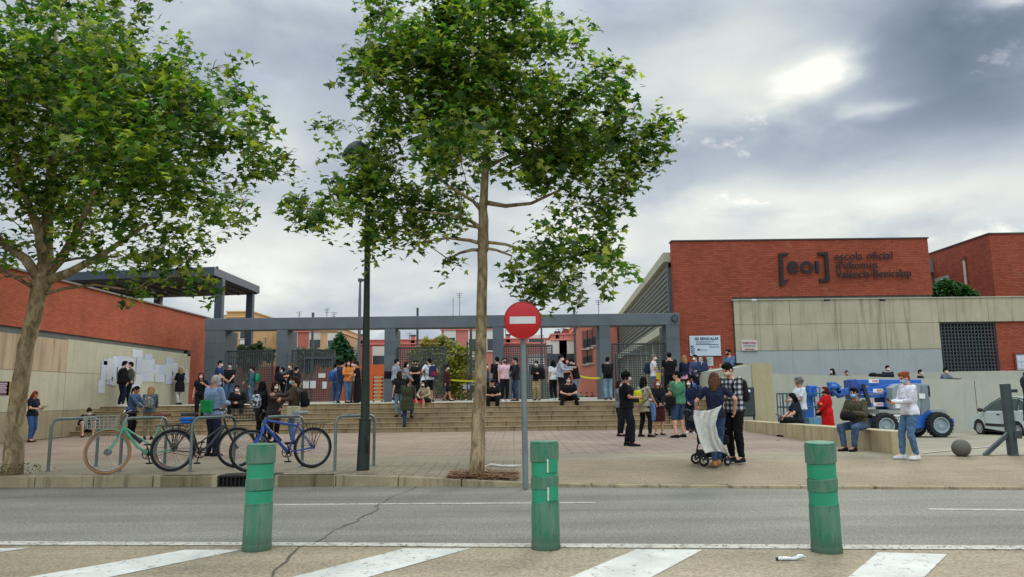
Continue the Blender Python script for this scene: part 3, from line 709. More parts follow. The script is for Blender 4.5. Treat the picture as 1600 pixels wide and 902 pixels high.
MB().torus((0, -.09, -.02), (0, 1, 0), .13, .022, 24, 6, a0=0, a1=PI * 2).build('lamp_rim', simple('black_metal', S(26, 27, 29), .45, .1), lb, smooth=180)
# canopy
m_steel = simple('dark_steel', S(56, 66, 76), .5, .12, 2, .3)
ca = thing('canopy', 'dark flat steel canopy on square columns behind the left brick wall', 'canopy', (-20, 42, 0))
h0, h1 = 7.72, 8.2
A = [V((-15.93, 39, h0)), V((-15.93, 46.2, h0)), V((-25.6, 47.6, h0)), V((-25.1, 40.3, h0))]
MB().prism(A, (0, 0, h1 - h0)).build('roof_slab', m_steel, ca, w=True, bevel=.03)
MB().prism([p_ + V((0, 0, .0)) + (V((-20, 43, h0)) - p_) * .03 for p_ in A], (0, 0, -.06)).build('soffit', simple('soffit_dark', S(48, 44, 42), .8, .15), ca, w=True)
g_ = MB()
for i in range(12):
    X = -16.4 - i * .75; g_.box(X, X + .06, 40.8, 45.9, h0 - .14, h0 - .062)
g_.build('soffit_ribs', simple('soffit_rib', S(58, 54, 50), .8, .15), ca, w=True)
for px, Y in ((341, 40.0), (389, 45.6), (244, 45.8), (120, 41.2)):
    X = xat(px, Y, 5); MB().box(X - .2, X + .2, Y - .2, Y + .2, .0 if px < 300 else .95, h0 - .062).build('column', m_steel, ca, w=True, bevel=.02)

# ================================================================ LEFT BUILDING
m_brick = brickmat('red_brick', S(190, 92, 58), S(170, 78, 48), S(136, 76, 54), .25, .07, .010)
m_cream = concrete('cream_panel', S(188, 180, 152), .22, .09, dark=S(120, 112, 88))
m_board = concrete('board_marked_concrete', S(186, 162, 132), .75, .10, dark=S(118, 96, 74))
m_lowc = concrete('cream_base', S(160, 144, 114), .35, .12, dark=S(100, 92, 70))
m_band = simple('grey_band', S(98, 100, 92), .8, .12, 2, world=True)
m_cap = simple('coping_metal', S(120, 108, 98), .6, .1)
lbd = thing('brick_building', 'low orange brick building with cream panels beside the left side of the steps', 'building', (-20, 30, 0))
MB().box(-26, -15.0, 8, 38.5, 3.42, 5.12).box(-26, -15.0, 34.35, 38.5, .0, 3.418).build('brick_wall', m_brick, lbd, w=True)
MB().box(-26.05, -14.93, 7.95, 38.55, 5.122, 5.18).build('coping', m_cap, lbd, w=True)
MB().box(-26, -15.06, 8, 33.9, 3.21, 3.418).build('recess_band', m_band, lbd, w=True)
MB().box(-15.3, -14.93, 34.0, 34.33, 3.15, 3.42).build('recess_end', simple('black_metal', S(26, 27, 29)), lbd, w=True)
YJ = 24.8
MB().box(-25.9, -14.93, 8, YJ - .01, 2.13, 3.20).build('board_marked_panel', m_board, lbd, w=True)
MB().box(-25.9, -14.93, YJ + .01, 34.3, 2.13, 3.24).build('panel', m_cream, lbd, w=True)
MB().box(-25.9, -14.93, 8, YJ - .01, .88, 2.118).build('panel', m_cream, lbd, w=True)
MB().box(-25.9, -14.93, YJ + .01, 34.3, .88, 2.118).build('panel', m_cream, lbd, w=True)
MB().box(-25.9, -14.93, 8, YJ - .01, -.1, .868).box(-25.9, -14.93, YJ + .01, 34.3, -.1, .868).build('base_course', m_lowc, lbd, w=True)
MB().box(-25.8, -14.96, 8, 34.2, -.1, 3.2).build('panel_joints', m_groove, lbd, w=True)
# posters and papers pinned on the wall
def wallsheet(name, label, cat, px, py, w_, h_, mats, group=None, tiltd=0, X=-14.925):
    c = atX(px, py, X); o = MB().box(0, .004, -w_ / 2, w_ / 2, -h_ / 2, h_ / 2, 0)
    return c, o
def paper_mat(i, base=(222, 224, 228), ink=(90, 94, 104), sc_=40):
    k = 'notice_paper_%d' % i
    if k in MATS: return MATS[k]
    m, T, b = newmat(k); p = T.obj(); x, y, z = T.sep(p)
    ln = T.m('GREATER_THAN', T.m('FRACT', T.m('MULTIPLY', z, sc_)), .62)
    n = T.noise(T.comb(T.m('MULTIPLY', y, 60), T.m('MULTIPLY', x, 60), T.m('FLOOR', T.m('MULTIPLY', z, sc_))), 1.0, 2)
    f = T.m('MULTIPLY', ln, T.maprange(n, .40, .52, 0, .75))
    T.put(b.inputs['Base Color'], T.mix(f, S(*base), S(*ink))); b.inputs['Roughness'].default_value = .8; MATS[k] = m; return m
PB = [  # px, py centre, width, height in px at the photo
 (252, 554, 13, 9, 'small header sheet pinned highest on the left cluster of notices'), (227, 552 + 5, 1, 1, None)]
papers = [(215, 553, 14, 11), (163, 580, 9, 28), (172, 577, 9, 30), (181, 575, 10, 32), (191, 573, 12, 30), (203, 571, 14, 22), (159, 604, 9, 18), (170, 592, 8, 16), (178, 596, 7, 12), (186, 585, 7, 20),
          (218, 570, 8, 24), (217, 592, 9, 14), (213, 603, 11, 12),
          (232, 558, 11, 8), (226, 572, 9, 18), (236, 571, 10, 18), (226, 588, 9, 15), (236, 588, 9, 15), (246, 577, 9, 13), (253, 578, 8, 13), (246, 590, 7, 13), (253, 590, 7, 13),
          (265, 565, 9, 10), (264, 578, 11, 14), (272, 575, 9, 14), (265, 592, 11, 14), (273, 589, 8, 14), (284, 577, 4, 8), (291, 584, 4, 12), (293, 594, 4, 8), (196, 590, 8, 12), (166, 566, 7, 8)]
nm = ['topmost of the left cluster of notices', 'tall sheet at the far left of the notices', 'second tall sheet from the left edge of the notices']
for i, (px, py, w_, h_) in enumerate(papers):
    k = atX(px, py, -14.92); sc_ = k.y / F
    wr_ = 1.14 * w_ * (abs(atX(px + .5, py, -14.92).y - atX(px - .5, py, -14.92).y)); hr_ = h_ * sc_ * 1.12
    t = MB().box(0, .003 + (i % 3) * .002, -wr_ / 2, wr_ / 2, -hr_ / 2, hr_ / 2).build('notice_sheet', paper_mat(i % 3, [(224, 226, 230), (208, 212, 224), (218, 218, 214)][i % 3], sc_=[30, 22, 40][i % 3]))
    t.location = k; t.rotation_euler = (random.uniform(-.02, .02), 0, 0)
    cl = 'left' if px < 210 else ('middle' if px < 260 else 'right')
    tag(t, 'white printed notice sheet pinned in the %s cluster on the cream wall' % cl, 'notice', 'notices pinned in the %s cluster on the cream wall' % cl)
for px, py, c1, c2, lab, hd in ((4, 607, (88, 40, 72), (210, 190, 200), 'purple poster with pale lines on the cream wall left of the leaning tree', 'ANEM'), (20, 607, (206, 160, 30), (60, 46, 20), 'yellow poster with dark printing on the cream wall left of the leaning tree', 'NOTA')):
    k = atX(px, py, -14.925); t = thing('poster', lab, 'poster', k)
    MB().box(0, .006, -.28, .28, -.2, .2).build('poster_sheet', simple('poster_%d' % c1[0], S(*c1), .6, .15), t)
    q = MB()
    for j in range(5): q.box(.0065, .008, -.2, .18 - .05 * (j % 2), .12 - j * .06, .145 - j * .06)
    q.build('print', simple('poster_ink_%d' % c2[0], S(*c2), .6, .1), t)

# ================================================================ RIGHT BUILDING
m_brick2 = brickmat('red_brick_facade', S(168, 82, 56), S(144, 66, 46), S(104, 58, 44), .27, .085, .012, stain=.15)
m_rb = concrete('board_marked_grey', S(172, 164, 140), .7, .10, dark=S(104, 98, 76))
m_blue = concrete('smooth_grey_wall', S(160, 166, 164), .12, .06)
m_pal = concrete('pale_render', S(172, 172, 156), .22, .07, dark=S(140, 138, 122))
m_tan = concrete('tan_pillar', S(176, 164, 128), .2, .08)
rb = thing('school_building', 'large red brick school building with grey concrete panels and raised lettering', 'building', (15, 35, 0))
MB().box(7.75, 20.07, 35, 35.5, 5.70, 8.44).box(7.75, 10.5, 35, 35.5, .9, 5.698).box(12.2, 20.05, 35.51, 48, 5.70, 8.43).build('brick_wall', m_brick2, rb, w=True)
MB().box(7.70, 20.12, 34.95, 35.55, 8.442, 8.50).build('coping', simple('coping_dark', S(60, 62, 64), .6, .1), rb, w=True)
MB().box(10.502, 20.07, 35.08, 36, 5.52, 5.698).build('recess_band', m_band, rb, w=True)
XR = 42; XP = xat(1470, 34.85, 3); XQ = xat(1562, 34.85, 3)
zA = atY(1143, 470, 34.85).z; zB = atY(1300, 506, 34.85).z; zC = atY(1300, 547, 34.85).z
xj = [10.5] + [xat(a, 34.85, 4.5) for a in (1235, 1307, 1383, 1467)]
for xa, xb in zip(xj, xj[1:]):
    MB().box(xa + .008, xb - .008, 34.85, 35.8, zB + .01, zA).build('upper_panel', m_rb, rb, w=True)
    MB().box(xa + .008, xb - .008, 34.85, 35.8, zC + .01, zB - .005).build('middle_panel', m_rb, rb, w=True)
    MB().box(xa + .004, xb - .004, 34.87, 35.8, .2, zC).build('lower_panel', m_blue, rb, w=True)
for xa, xb in ((xj[-1], xat(1545, 34.85, 4.5)), (xat(1545, 34.85, 4.5), 30), (30, XR)):
    MB().box(xa + .008, xb - .008, 34.85, 35.8, zB + .02, zA).build('upper_panel', m_rb, rb, w=True)
MB().box(10.55, XR, 34.9, 35.75, .2, zA - .01).build('panel_joints', m_groove, rb, w=True) if 0 else None
MB().box(10.49, 20.2, 34.9, 35.7, .3, zA - .02).build('panel_joints', m_groove, rb, w=True)
MB().box(10.44, XR, 34.80, 35.9, zA + .002, zA + .05).build('cornice', m_conc, rb, w=True)
MB().box(XQ, XR, 34.95, 36, .2, zB + .015).build('lower_brick_wall', m_brick2, rb, w=True)
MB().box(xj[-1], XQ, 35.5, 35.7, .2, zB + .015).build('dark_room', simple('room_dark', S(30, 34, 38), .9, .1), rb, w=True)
m_grate = simple('grate_steel', S(76, 86, 90), .5, .12, 3, .3)
def grate(root, name, x0, x1, z0, z1, Y, pitch=.105, bar=.045, mat=None, frame_=True, skip=None):
    q = MB(); nx = max(2, int(round((x1 - x0) / pitch))); nz_ = max(2, int(round((z1 - z0) / pitch)))
    for i in range(nx + 1):
        X = x0 + (x1 - x0) * i / nx; q.box(X - bar / 2, X + bar / 2, Y, Y + .02, z0, z1)
    for j in range(nz_ + 1):
        Z = z0 + (z1 - z0) * j / nz_; q.box(x0, x1, Y + .0205, Y + .036, Z - bar / 2, Z + bar / 2)
    if frame_:
        q.box(x0 - .06, x0 - .023, Y - .02, Y + .06, z0 - .03, z1 + .05).box(x1 + .023, x1 + .06, Y - .02, Y + .06, z0 - .03, z1 + .05).box(x0 - .06, x1 + .06, Y - .022, Y + .058, z1 + .023, z1 + .06)
    return q.build(name, mat or m_grate, root, w=True)
grate(rb, 'window_grille', XP + .05, XQ - .05, 2.0, zB - .05, 35.0, .16, .05, mat=simple('grille_dark', S(58, 66, 70), .5, .1))
# camera floodlights on the cornice
for px, lab in ((1176, 'small white floodlight above the left end of the concrete panels'), (1290, 'small black floodlight below the letters eoi'), (1376, 'small black floodlight below the end of the lettering')):
    c = atY(px, 469, 34.7); t = thing('floodlight', lab, 'floodlight', c); mm = simple('white_plastic_l', S(205, 205, 200), .5, .05) if px == 1176 else simple('black_metal', S(26, 27, 29))
    MB().beam((-.11, -.18, -.03), (.11, -.18, -.03), .16, .09).build('lamp_head', mm, t, bevel=.015); MB().beam((0, -.15, .0), (0, .12, .05), .04, .03).build('bracket', mm, t)
# side facade with louvres (left flank), turned a little
ang = math.atan((800 - 870) / F) * -1
def fl(u, z, off=0.0): return V((7.72 + math.sin(ang) * u - math.cos(ang) * off * 1, 35.0 + math.cos(ang) * u, z))
def flx(mb, u0, u1, z0, z1, o0, o1, m=0):
    return mb.prism([fl(u0, z0, o0), fl(u0, z0, o1), fl(u0, z1, o1), fl(u0, z1, o0)], fl(u1, 0) - fl(u0, 0), m)
LU = 48
q = MB(); flx(q, .51, LU, 7.55, 8.0, -4.4, .35); q.build('eave', concrete('eave_cream', S(176, 172, 150), .2), rb, w=True)
q = MB(); flx(q, .51, LU, 7.25, 7.54, -.4, .12); q.build('eave_lower', concrete('eave_grey', S(132, 130, 118), .2), rb, w=True)
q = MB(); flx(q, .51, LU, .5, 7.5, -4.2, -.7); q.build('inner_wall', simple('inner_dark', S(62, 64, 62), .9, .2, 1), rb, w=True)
q = MB(); flx(q, .51, LU, 4.2, 4.62, -.55, .30); q.build('floor_band', concrete('eave_cream', S(176, 172, 150)), rb, w=True)
q = MB()
for j in range(11): z_ = 4.75 + j * .245; q.prism([fl(.82, z_, .02), fl(.82, z_ + .05, .16), fl(.82, z_ + .085, .16), fl(.82, z_ + .035, .02)], fl(LU, 0) - fl(.82, 0))
q.build('louvre_blades', simple('louvre_grey', S(150, 152, 146), .5, .1), rb, w=True)
q = MB()
for j in range(34): flx(q, .95 + j * 1.35, 1.05 + j * 1.35, 4.63, 7.24, -.12, .01)
q.build('louvre_posts', simple('louvre_post', S(80, 84, 86), .5, .1), rb, w=True)
q = MB(); flx(q, .51, .8, 4.2, 7.5, -.3, .18); q.build('end_fin', simple('end_fin', S(76, 84, 86), .6, .1), rb, w=True)
for j in range(14):
    q = MB(); flx(q, 2.0 + j * 3.2, 2.45 + j * 3.2, .9, 4.19, -.45, .0); q.build('arcade_pillar', concrete('eave_cream', S(176, 172, 150)), rb, w=True)
# second brick block on the right
rb2 = thing('brick_block', 'farther red brick block with a window and a pale downpipe at the right edge', 'building', (30, 44, 0))
A = [V((25.03, 38, 5)), V((25.03, 52, 5)), V((45, 52, 5)), V((45, 38, 5))]
MB().prism(A, (0, 0, 4.25)).build('brick_wall', m_brick2, rb2, w=True)
MB().box(24.98, 45.1, 37.95, 52.05, 9.252, 9.32).build('coping', simple('coping_dark', S(60, 62, 64)), rb2, w=True)
MB().box(20.3, 25.02, 43.5, 52, 5, 8.1).build('link_wall', simple('link_grey', S(120, 124, 122), .8, .1), rb2, w=True)
MB().box(20.2, 25.02, 43.3, 52, 8.102, 8.9).build('link_roof', simple('link_roof', S(112, 118, 120), .7, .1), rb2, w=True)
q = thing('downpipe', 'pale vertical downpipe on the farther brick block', 'pipe', (26, 37.9, 5))
pdx = 24.95
yy = 40.2; MB().tube([(pdx - 25.99 + 25.94 if 0 else pdx, yy, 5.3), (pdx, yy, 8.3)], .07, 8).build('pipe', simple('pipe_pale', S(190, 178, 168), .5, .1), q, w=True, smooth=60)
MB().box(pdx - .12, pdx + .06, yy - .12, yy + .12, 8.3, 8.5).build('pipe_head', simple('pipe_head', S(130, 60, 48), .5, .1), q, w=True)
wn = MB().box(24.96, 25.02, 40.9 + .9, 43.2, 6.3, 7.7).build('window', simple('window_frame_grey', S(150, 152, 150), .5, .05), rb2, w=True)
MB().box(24.94, 24.958, 42.0, 43.05, 6.45, 7.2).build('glass', simple('glass_dark', S(50, 58, 62), .15, .1), wn, w=True)
MB().box(25.9, 45, 37.95, 37.998, 5.0, 5.75).build('grey_strip', m_band, rb2, w=True)
# ramp walls
rw = thing('ramp_wall', 'long pale rendered ramp parapet behind the boom lift and the parked car', 'wall', (14, 31, 0))
MB().prism([V((8.72, 31, -.6)), V((42, 31, -.6)), V((42, 31, 1.36)), V((18.5, 31, 1.62)), (V((10.9, 31, 1.95))), V((8.72, 31, 2.0))], (0, .25, 0)).build('parapet', m_pal, rw, w=True)
jn = MB()
for px in (1524,): X = xat(px, 31, 1); jn.box(X, X + .02, 30.995, 31.02, -.4, 1.55)
jn.build('joint', m_groove, rw, w=True)
struct(MB().box(8.72, 42, 31.25, 34.8, -.6, .5).build('ramp_floor', m_plat))
rw2 = thing('back_parapet', 'low pale parapet behind the ramp below the brick and dark grille', 'wall', (25, 33.2, 0))
MB().prism([V((10.6, 33.6, .4)), V((42, 33.6, .4)), V((42, 33.6, 2.02)), V((20.3, 33.6, 2.02)), V((10.6, 33.6, 1.82))], (0, .2, 0)).build('parapet', m_pal, rw2, w=True)
ew = thing('stair_end_wall', 'light grey wall with a tan end pillar closing the right side of the steps', 'wall', (8, 25, 0))
MB().prism([V((7.36, 25.0, 0)), V((8.02, 25.0, 0)), V((8.02, 25.0, 2.12)), V((7.36, 25.0, 2.0))], (0, 6, 0)).build('wall_face', m_pal, ew, w=True)
MB().box(8.024, 8.70, 24.97, 31.2, -.4, 2.16).build('end_pillar', m_tan, ew, w=True)
# ledge
lg = thing('low_wall', 'long low concrete bench wall with mossy stains running away between plaza and yard', 'wall', (7.4, 17, 0))
m_ledge = concrete('ledge_concrete', S(178, 164, 128), .6, .15, dark=S(96, 84, 56))
q = MB(); yy = [14.4, 17, 19.5, 22, 24.9]
for a, b_ in zip(yy, yy[1:]):
    h = lambda y: .43 - .012 * (y - 14.4)
    q.add([(7.22, a + .004, -.5), (7.60, a + .004, -.5), (7.60, b_, -.5), (7.22, b_, -.5), (7.22, a + .004, h(a)), (7.60, a + .004, h(a)), (7.60, b_, h(b_)), (7.22, b_, h(b_))], [(0, 3, 2, 1), (4, 5, 6, 7), (0, 1, 5, 4), (1, 2, 6, 5), (2, 3, 7, 6), (3, 0, 4, 7)])
q.build('wall_blocks', m_ledge, lg, w=True, bevel=.012)
# lettering
m_let = simple('letter_metal', S(30, 25, 25), .5, .12, 2, .3)
sg = thing('school_lettering', 'dark metal letters and bracket logo mounted high on the red brick facade', 'sign', (15.7, 34.9, 7))
def fp(px, py): return atY(px, py, 34.88)
def poly3(pts, name):
    P3 = [fp(*p_) for p_ in pts]; MB().prism(P3, (0, .08, 0)).build(name, m_let, sg, w=True)
poly3([(1217, 396), (1232, 395.5), (1232, 399), (1223.5, 399.5), (1224.5, 438), (1234, 436), (1221, 448), (1219.5, 448)], 'left_bracket')
poly3([(1278, 394.5), (1294, 394), (1297, 439.5), (1281, 440.5), (1281, 435.5), (1291, 435), (1288.5, 399), (1278, 399.5)], 'right_bracket')
def txt(s_, px, py, size, bold=.012, sx=1.0, sp=1.0):
    o = fp(px, py); root = sg
    return text_mesh('letters', s_, size, m_let, sg, face_mat(o, sg) @ Matrix.Rotation(math.radians(.6), 4, 'Z'), .012, bold, sx=sx, sp=sp)
txt('e', 1230, 427, 1.2, .03, 1.0, 1.0); txt('o', 1250.5, 427, 1.2, .03, 1.0, 1.0); 
poly3([(1274, 408), (1279, 407.7), (1280.5, 426), (1275.5, 426.3)], 'letter_i')
txt('escola oficial', 1304, 406.5, .52, .009, 1.0, 1.05); txt("d'idiomes", 1306, 420.5, .52, .009, .97, 1.05); txt('València-Benicalap', 1307, 434.5, .51, .012, .90, 1.05)
# boards
def board(label, px0, py0, px1, py1, col, Y=34.93, name='information_board', frame=None):
    a = atY(px0, py0, Y); b_ = atY(px1, py1, Y); t = thing(name, label, 'sign', ((a.x + b_.x) / 2, Y, b_.z))
    MB().box(a.x, b_.x, Y, Y + .05, b_.z, a.z).build('board_panel', simple('board_%d_%d' % (col[0], col[2]), S(*col), .5, .05), t, w=True, bevel=.01)
    if frame: MB().box(a.x - .08, a.x, Y - .02, Y + .05, b_.z - .08, a.z + .08).box(b_.x, b_.x + .08, Y - .02, Y + .05, b_.z - .08, a.z + .08).box(a.x, b_.x, Y - .02, Y + .05, a.z, a.z + .08).box(a.x, b_.x, Y - .02, Y + .05, b_.z - .08, b_.z).build('board_frame', frame, t, w=True)
    return t, a, b_
navy = simple('print_navy', S(28, 44, 92), .6, .05); gprint = simple('print_grey', S(98, 108, 120), .6, .05); rprint = simple('print_red', S(160, 44, 36), .6, .05)
t, a, b_ = board('white and pale blue board headed IES BENICALAP on the brick wall', 1077, 525, 1127, 556, (190, 202, 212))
W_ = b_.x - a.x; H_ = a.z - b_.z
text_mesh('title', 'IES BENICALAP', .17, navy, t, face_mat((a.x + W_ * .17, 34.925, a.z - .2), t), .002, .005)
q = MB()
for j in range(3): q.box(a.x + W_ * .2, a.x + W_ * (.85 - j * .1), 34.925, 34.929, a.z - .27 - j * .05, a.z - .25 - j * .05)
for j in range(2): q.box(a.x + W_ * .62, a.x + W_ * .95, 34.925, 34.929, a.z - .52 - j * .05, a.z - .50 - j * .05).box(a.x + W_ * .3, a.x + W_ * .55, 34.925, 34.929, a.z - .66 - j * .05, a.z - .645 - j * .05)
q.build('small_print', gprint, t, w=True)
q = MB().box(a.x + W_ * .2, a.x + W_ * .93, 34.925, 34.929, a.z - .43, a.z - .40).box(a.x + W_ * .24, a.x + W_ * .32, 34.925, 34.929, a.z - .70, a.z - .62)
for j in range(5): z0 = b_.z + .04 + j * .09; q.prism([V((a.x + .03, 34.925, z0 + .13)), V((a.x + W_ * .15, 34.925, z0)), V((a.x + W_ * .15, 34.925, z0 + .045)), V((a.x + .03, 34.925, z0 + .175))] if z0 < b_.z + .4 else [V((a.x + .03, 34.925, z0 + .05)), V((a.x + W_ * .14, 34.925, z0 + .05)), V((a.x + W_ * .14, 34.925, z0 + .085)), V((a.x + .03, 34.925, z0 + .085))], (0, .004, 0))
q.build('blue_print', navy, t, w=True)
t, a, b_ = board('smaller pale board with grey print below the IES BENICALAP board', 1092, 558, 1115, 572, (176, 184, 186))
q = MB()
for j in range(4): q.box(a.x + .08, b_.x - .1 - .1 * (j % 2), 34.925, 34.929, a.z - .1 - j * .08, a.z - .075 - j * .08)
q.build('small_print', gprint, t, w=True)
t, a, b_ = board('small red notice plate at the bottom of the brick wall', 1104, 573, 1117, 581, (176, 34, 34), name='notice_plate')
MB().box((a.x + b_.x) / 2 - .02, (a.x + b_.x) / 2 + .02, 34.925, 34.929, b_.z + .04, a.z - .05).build('mark', simple('white_paint', S(225, 225, 220)), t, w=True)
t, a, b_ = board('white PROHIBIDO APARCAR no parking board on the concrete panel', 1158, 532, 1184, 548, (196, 186, 178), Y=34.79)
text_mesh('title', 'PROHIBIDO APARCAR', .105, rprint, t, face_mat(((a.x + b_.x) / 2, 34.785, a.z - .16), t), .002, .004, 'CENTER', sx=.62)
q = MB()
for j in range(2): q.box(a.x + .08, b_.x - .08, 34.785, 34.789, a.z - .25 - j * .07, a.z - .225 - j * .07)
q.build('small_print', gprint, t, w=True); text_mesh('footer', 'AVISAMOS GRUA', .075, rprint, t, face_mat(((a.x + b_.x) / 2, 34.785, b_.z + .04), t), .002, .002, 'CENTER', sx=.8)
t, a, b_ = board('glazed notice case with a red frame at the right edge of the brick wall', 1587, 554, 1612, 578, (168, 190, 192), Y=34.9, name='notice_case', frame=simple('case_frame', S(120, 46, 34), .5, .1))
q = MB()
for j in range(2):
    for i in range(4): q.box(a.x + .06 + i * .18, a.x + .2 + i * .18, 34.89, 34.898, a.z - .32 - j * .34, a.z - .06 - j * .34)
q.build('papers', paper_mat(0), t, w=True)
for px, py, lab in ((530, 541, 0),): pass

# ================================================================ GATES between the posts
m_mesh = simple('perforated_steel', S(72, 80, 82), .5, .12, 3, .4)
def gp(px): return xat(px, 34.4, 2.5)
gt = []
for (a, b_, zt, lab) in ((350, 424, 3.34, 'dark perforated steel screen in the first bay from the brick wall'), (457, 521, 3.34, 'dark perforated steel screen with a door in the second portal bay'), (622, 695, 3.4, 'dark perforated steel screen in the third portal bay beside the yellow shrub'), (788, 862, 3.42, 'dark perforated steel screen in the portal bay behind the no entry sign'), (958, 1044, 3.46, 'dark perforated steel double gate in the last bay next to the brick facade')):
    xa, xb = gp(a), gp(b_); t = thing('mesh_gate', lab, 'gate', ((xa + xb) / 2, 34.4, PZ)); gt.append(t)
    grate(t, 'perforated_panel', xa, xb, PZ + .06, zt, 34.4, .105, .038, m_mesh)
    if a in (457, 958, 788):
        d0, d1 = {457: (475, 521), 958: (962, 1020), 788: (792, 860)}[a]; da, db = gp(d0), gp(d1)
        q = MB(); zt2 = PZ + 2.1 if a != 788 else PZ + 2.0
        q.box(da, da + .06, 34.33, 34.375, PZ + .03, zt2).box(db - .06, db, 34.33, 34.375, PZ + .03, zt2).box(da + .06, db - .06, 34.33, 34.375, zt2 - .08, zt2)
        q.build('door_frame', m_grate, t, w=True)
        MB().box(da + .16, da + .19, 34.26, 34.33, PZ + .95, PZ + 1.15).build('handle', simple('handle_steel', S(140, 144, 146), .35, .05, metal=.8), t, w=True)
for px, py, w_, h_, lab in ((467, 591, 0, 0, 0), (484, 601, .26, .34, 'left of the two white notices on the second bay screen'), (495, 601, .26, .34, 'right of the two white notices on the second bay screen'), (503, 587, .32, .2, 'small landscape notice above the others on the second bay screen'), (507, 602, .2, .32, 'narrow notice behind the blue jacket group on the second bay screen')):
    if not lab: continue
    c = atY(px - 6 if px < 503 else px, py, 34.30); t = MB().box(-w_ / 2, w_ / 2, 0, .006, -h_ / 2, h_ / 2).build('taped_notice', paper_mat(2, (218, 218, 214), sc_=40)); t.location = c; tag(t, 'white printed sheet, ' + lab, 'notice')
# open gate leaf, tall and seen edge on
gl = thing('gate_leaf', 'narrow dark open gate leaf with cross bars beside the pale tree trunk', 'gate', (xat(735, 35.2, 2), 35.2, PZ))
xa, xb = xat(729, 35.0, 2), xat(741, 35.0, 2); q = MB()
q.box(xa, xa + .06, 35.0, 35.06, PZ, PZ + 2.75).box(xb - .06, xb, 36.4, 36.46, PZ, PZ + 2.7)
for j in range(5): q.beam((xa + .03, 35.03, PZ + .2 + j * .62), (xb - .03, 36.43, PZ + .2 + j * .62), .04, .05)
q.beam((xa + .03, 35.03, PZ + 2.7), (xb - .03, 36.43, PZ + 2.68), .05, .06); q.build('leaf_frame', m_mesh, gl, w=True)
# table with notice inside the gate
tb = thing('folding_table', 'small table with a white notice taped to its edge inside the open gate', 'table', (xat(737, 36, 1.5), 36.0, PZ))
xa, xb = xat(720, 36, 1.6), xat(748, 36, 1.6)
MB().box(xa, xb, 35.7, 36.3, PZ + .74, PZ + .77).build('tabletop', simple('table_top', S(170, 178, 176), .5, .05), tb, w=True)
for X, Y in ((xa + .05, 35.75), (xb - .05, 35.75), (xa + .05, 36.25), (xb - .05, 36.25)): MB().tube([(X, Y, PZ), (X, Y, PZ + .74)], .018, 6).build('leg', simple('louvre_post', S(80, 84, 86)), tb, w=True)
t = MB().box(-.16, .16, 0, .005, -.1, .1).build('table_notice', paper_mat(1)); t.location = (xat(729, 35.68, 1.6), 35.68, PZ + .66); tag(t, 'white notice taped to the front of the folding table', 'notice')
t = MB().lathe([(.03, 0), (.035, .02), (.035, .14), (.015, .17), (.012, .2)]).build('bottle', simple('white_plastic', S(200, 198, 186)), None, smooth=50); t.location = (xat(738, 36, 1.7), 36, PZ + .77); tag(t, 'small white bottle standing on the folding table', 'bottle')
m_tape = simple('yellow_tape', S(196, 184, 40), .4, .1)
for p0, p1, lab in (((xat(704, 34.7, 2), 34.7, 1.93), (xat(770, 34.7, 2), 34.7, 1.90), 'yellow barrier tape stretched across the open bay near the pale trunk'), ((xat(903, 33.9, 2), 33.9, 2.04), (xat(940, 34.1, 2), 34.1, 1.92), 'yellow barrier tape stretched across the bay left of the last post')):
    p0 = V(p0); p1 = V(p1); q = MB(); n_ = 8; pts = [p0.lerp(p1, i / n_) - V((0, 0, .05 * math.sin(PI * i / n_))) for i in range(n_ + 1)]
    q.loft([[p_ + V((0, 0, .04)), p_ + V((0, .004, .04)), p_ + V((0, .004, -.04)), p_ + V((0, 0, -.04))] for p_ in pts]); tag(q.build('barrier_tape', m_tape), lab, 'tape')
# pallet barrier
pt = thing('pallet_barrier', 'upright wooden slatted pallet leaning by the grey post in front of the orange wall', 'barrier', (xat(592, 34.9, 1.5), 34.9, PZ))
xa, xb = xat(583, 34.9, 1.5), xat(599, 34.9, 1.5)
q = MB()
for j in range(7): MB().box(xa + .03, xb, 34.8, 34.83, PZ + .08 + j * .17, PZ + .16 + j * .17).build('slat', simple('pale_wood', S(190, 172, 132), .8, .2, 5), pt, w=True)
q.box(xa, xa + .06, 34.835, 34.9, PZ, PZ + 1.22).box(xb - .08, xb - .02, 34.835, 34.9, PZ, PZ + 1.22).build('rail', simple('dark_wood', S(70, 52, 40), .8, .2, 5), pt, w=True)

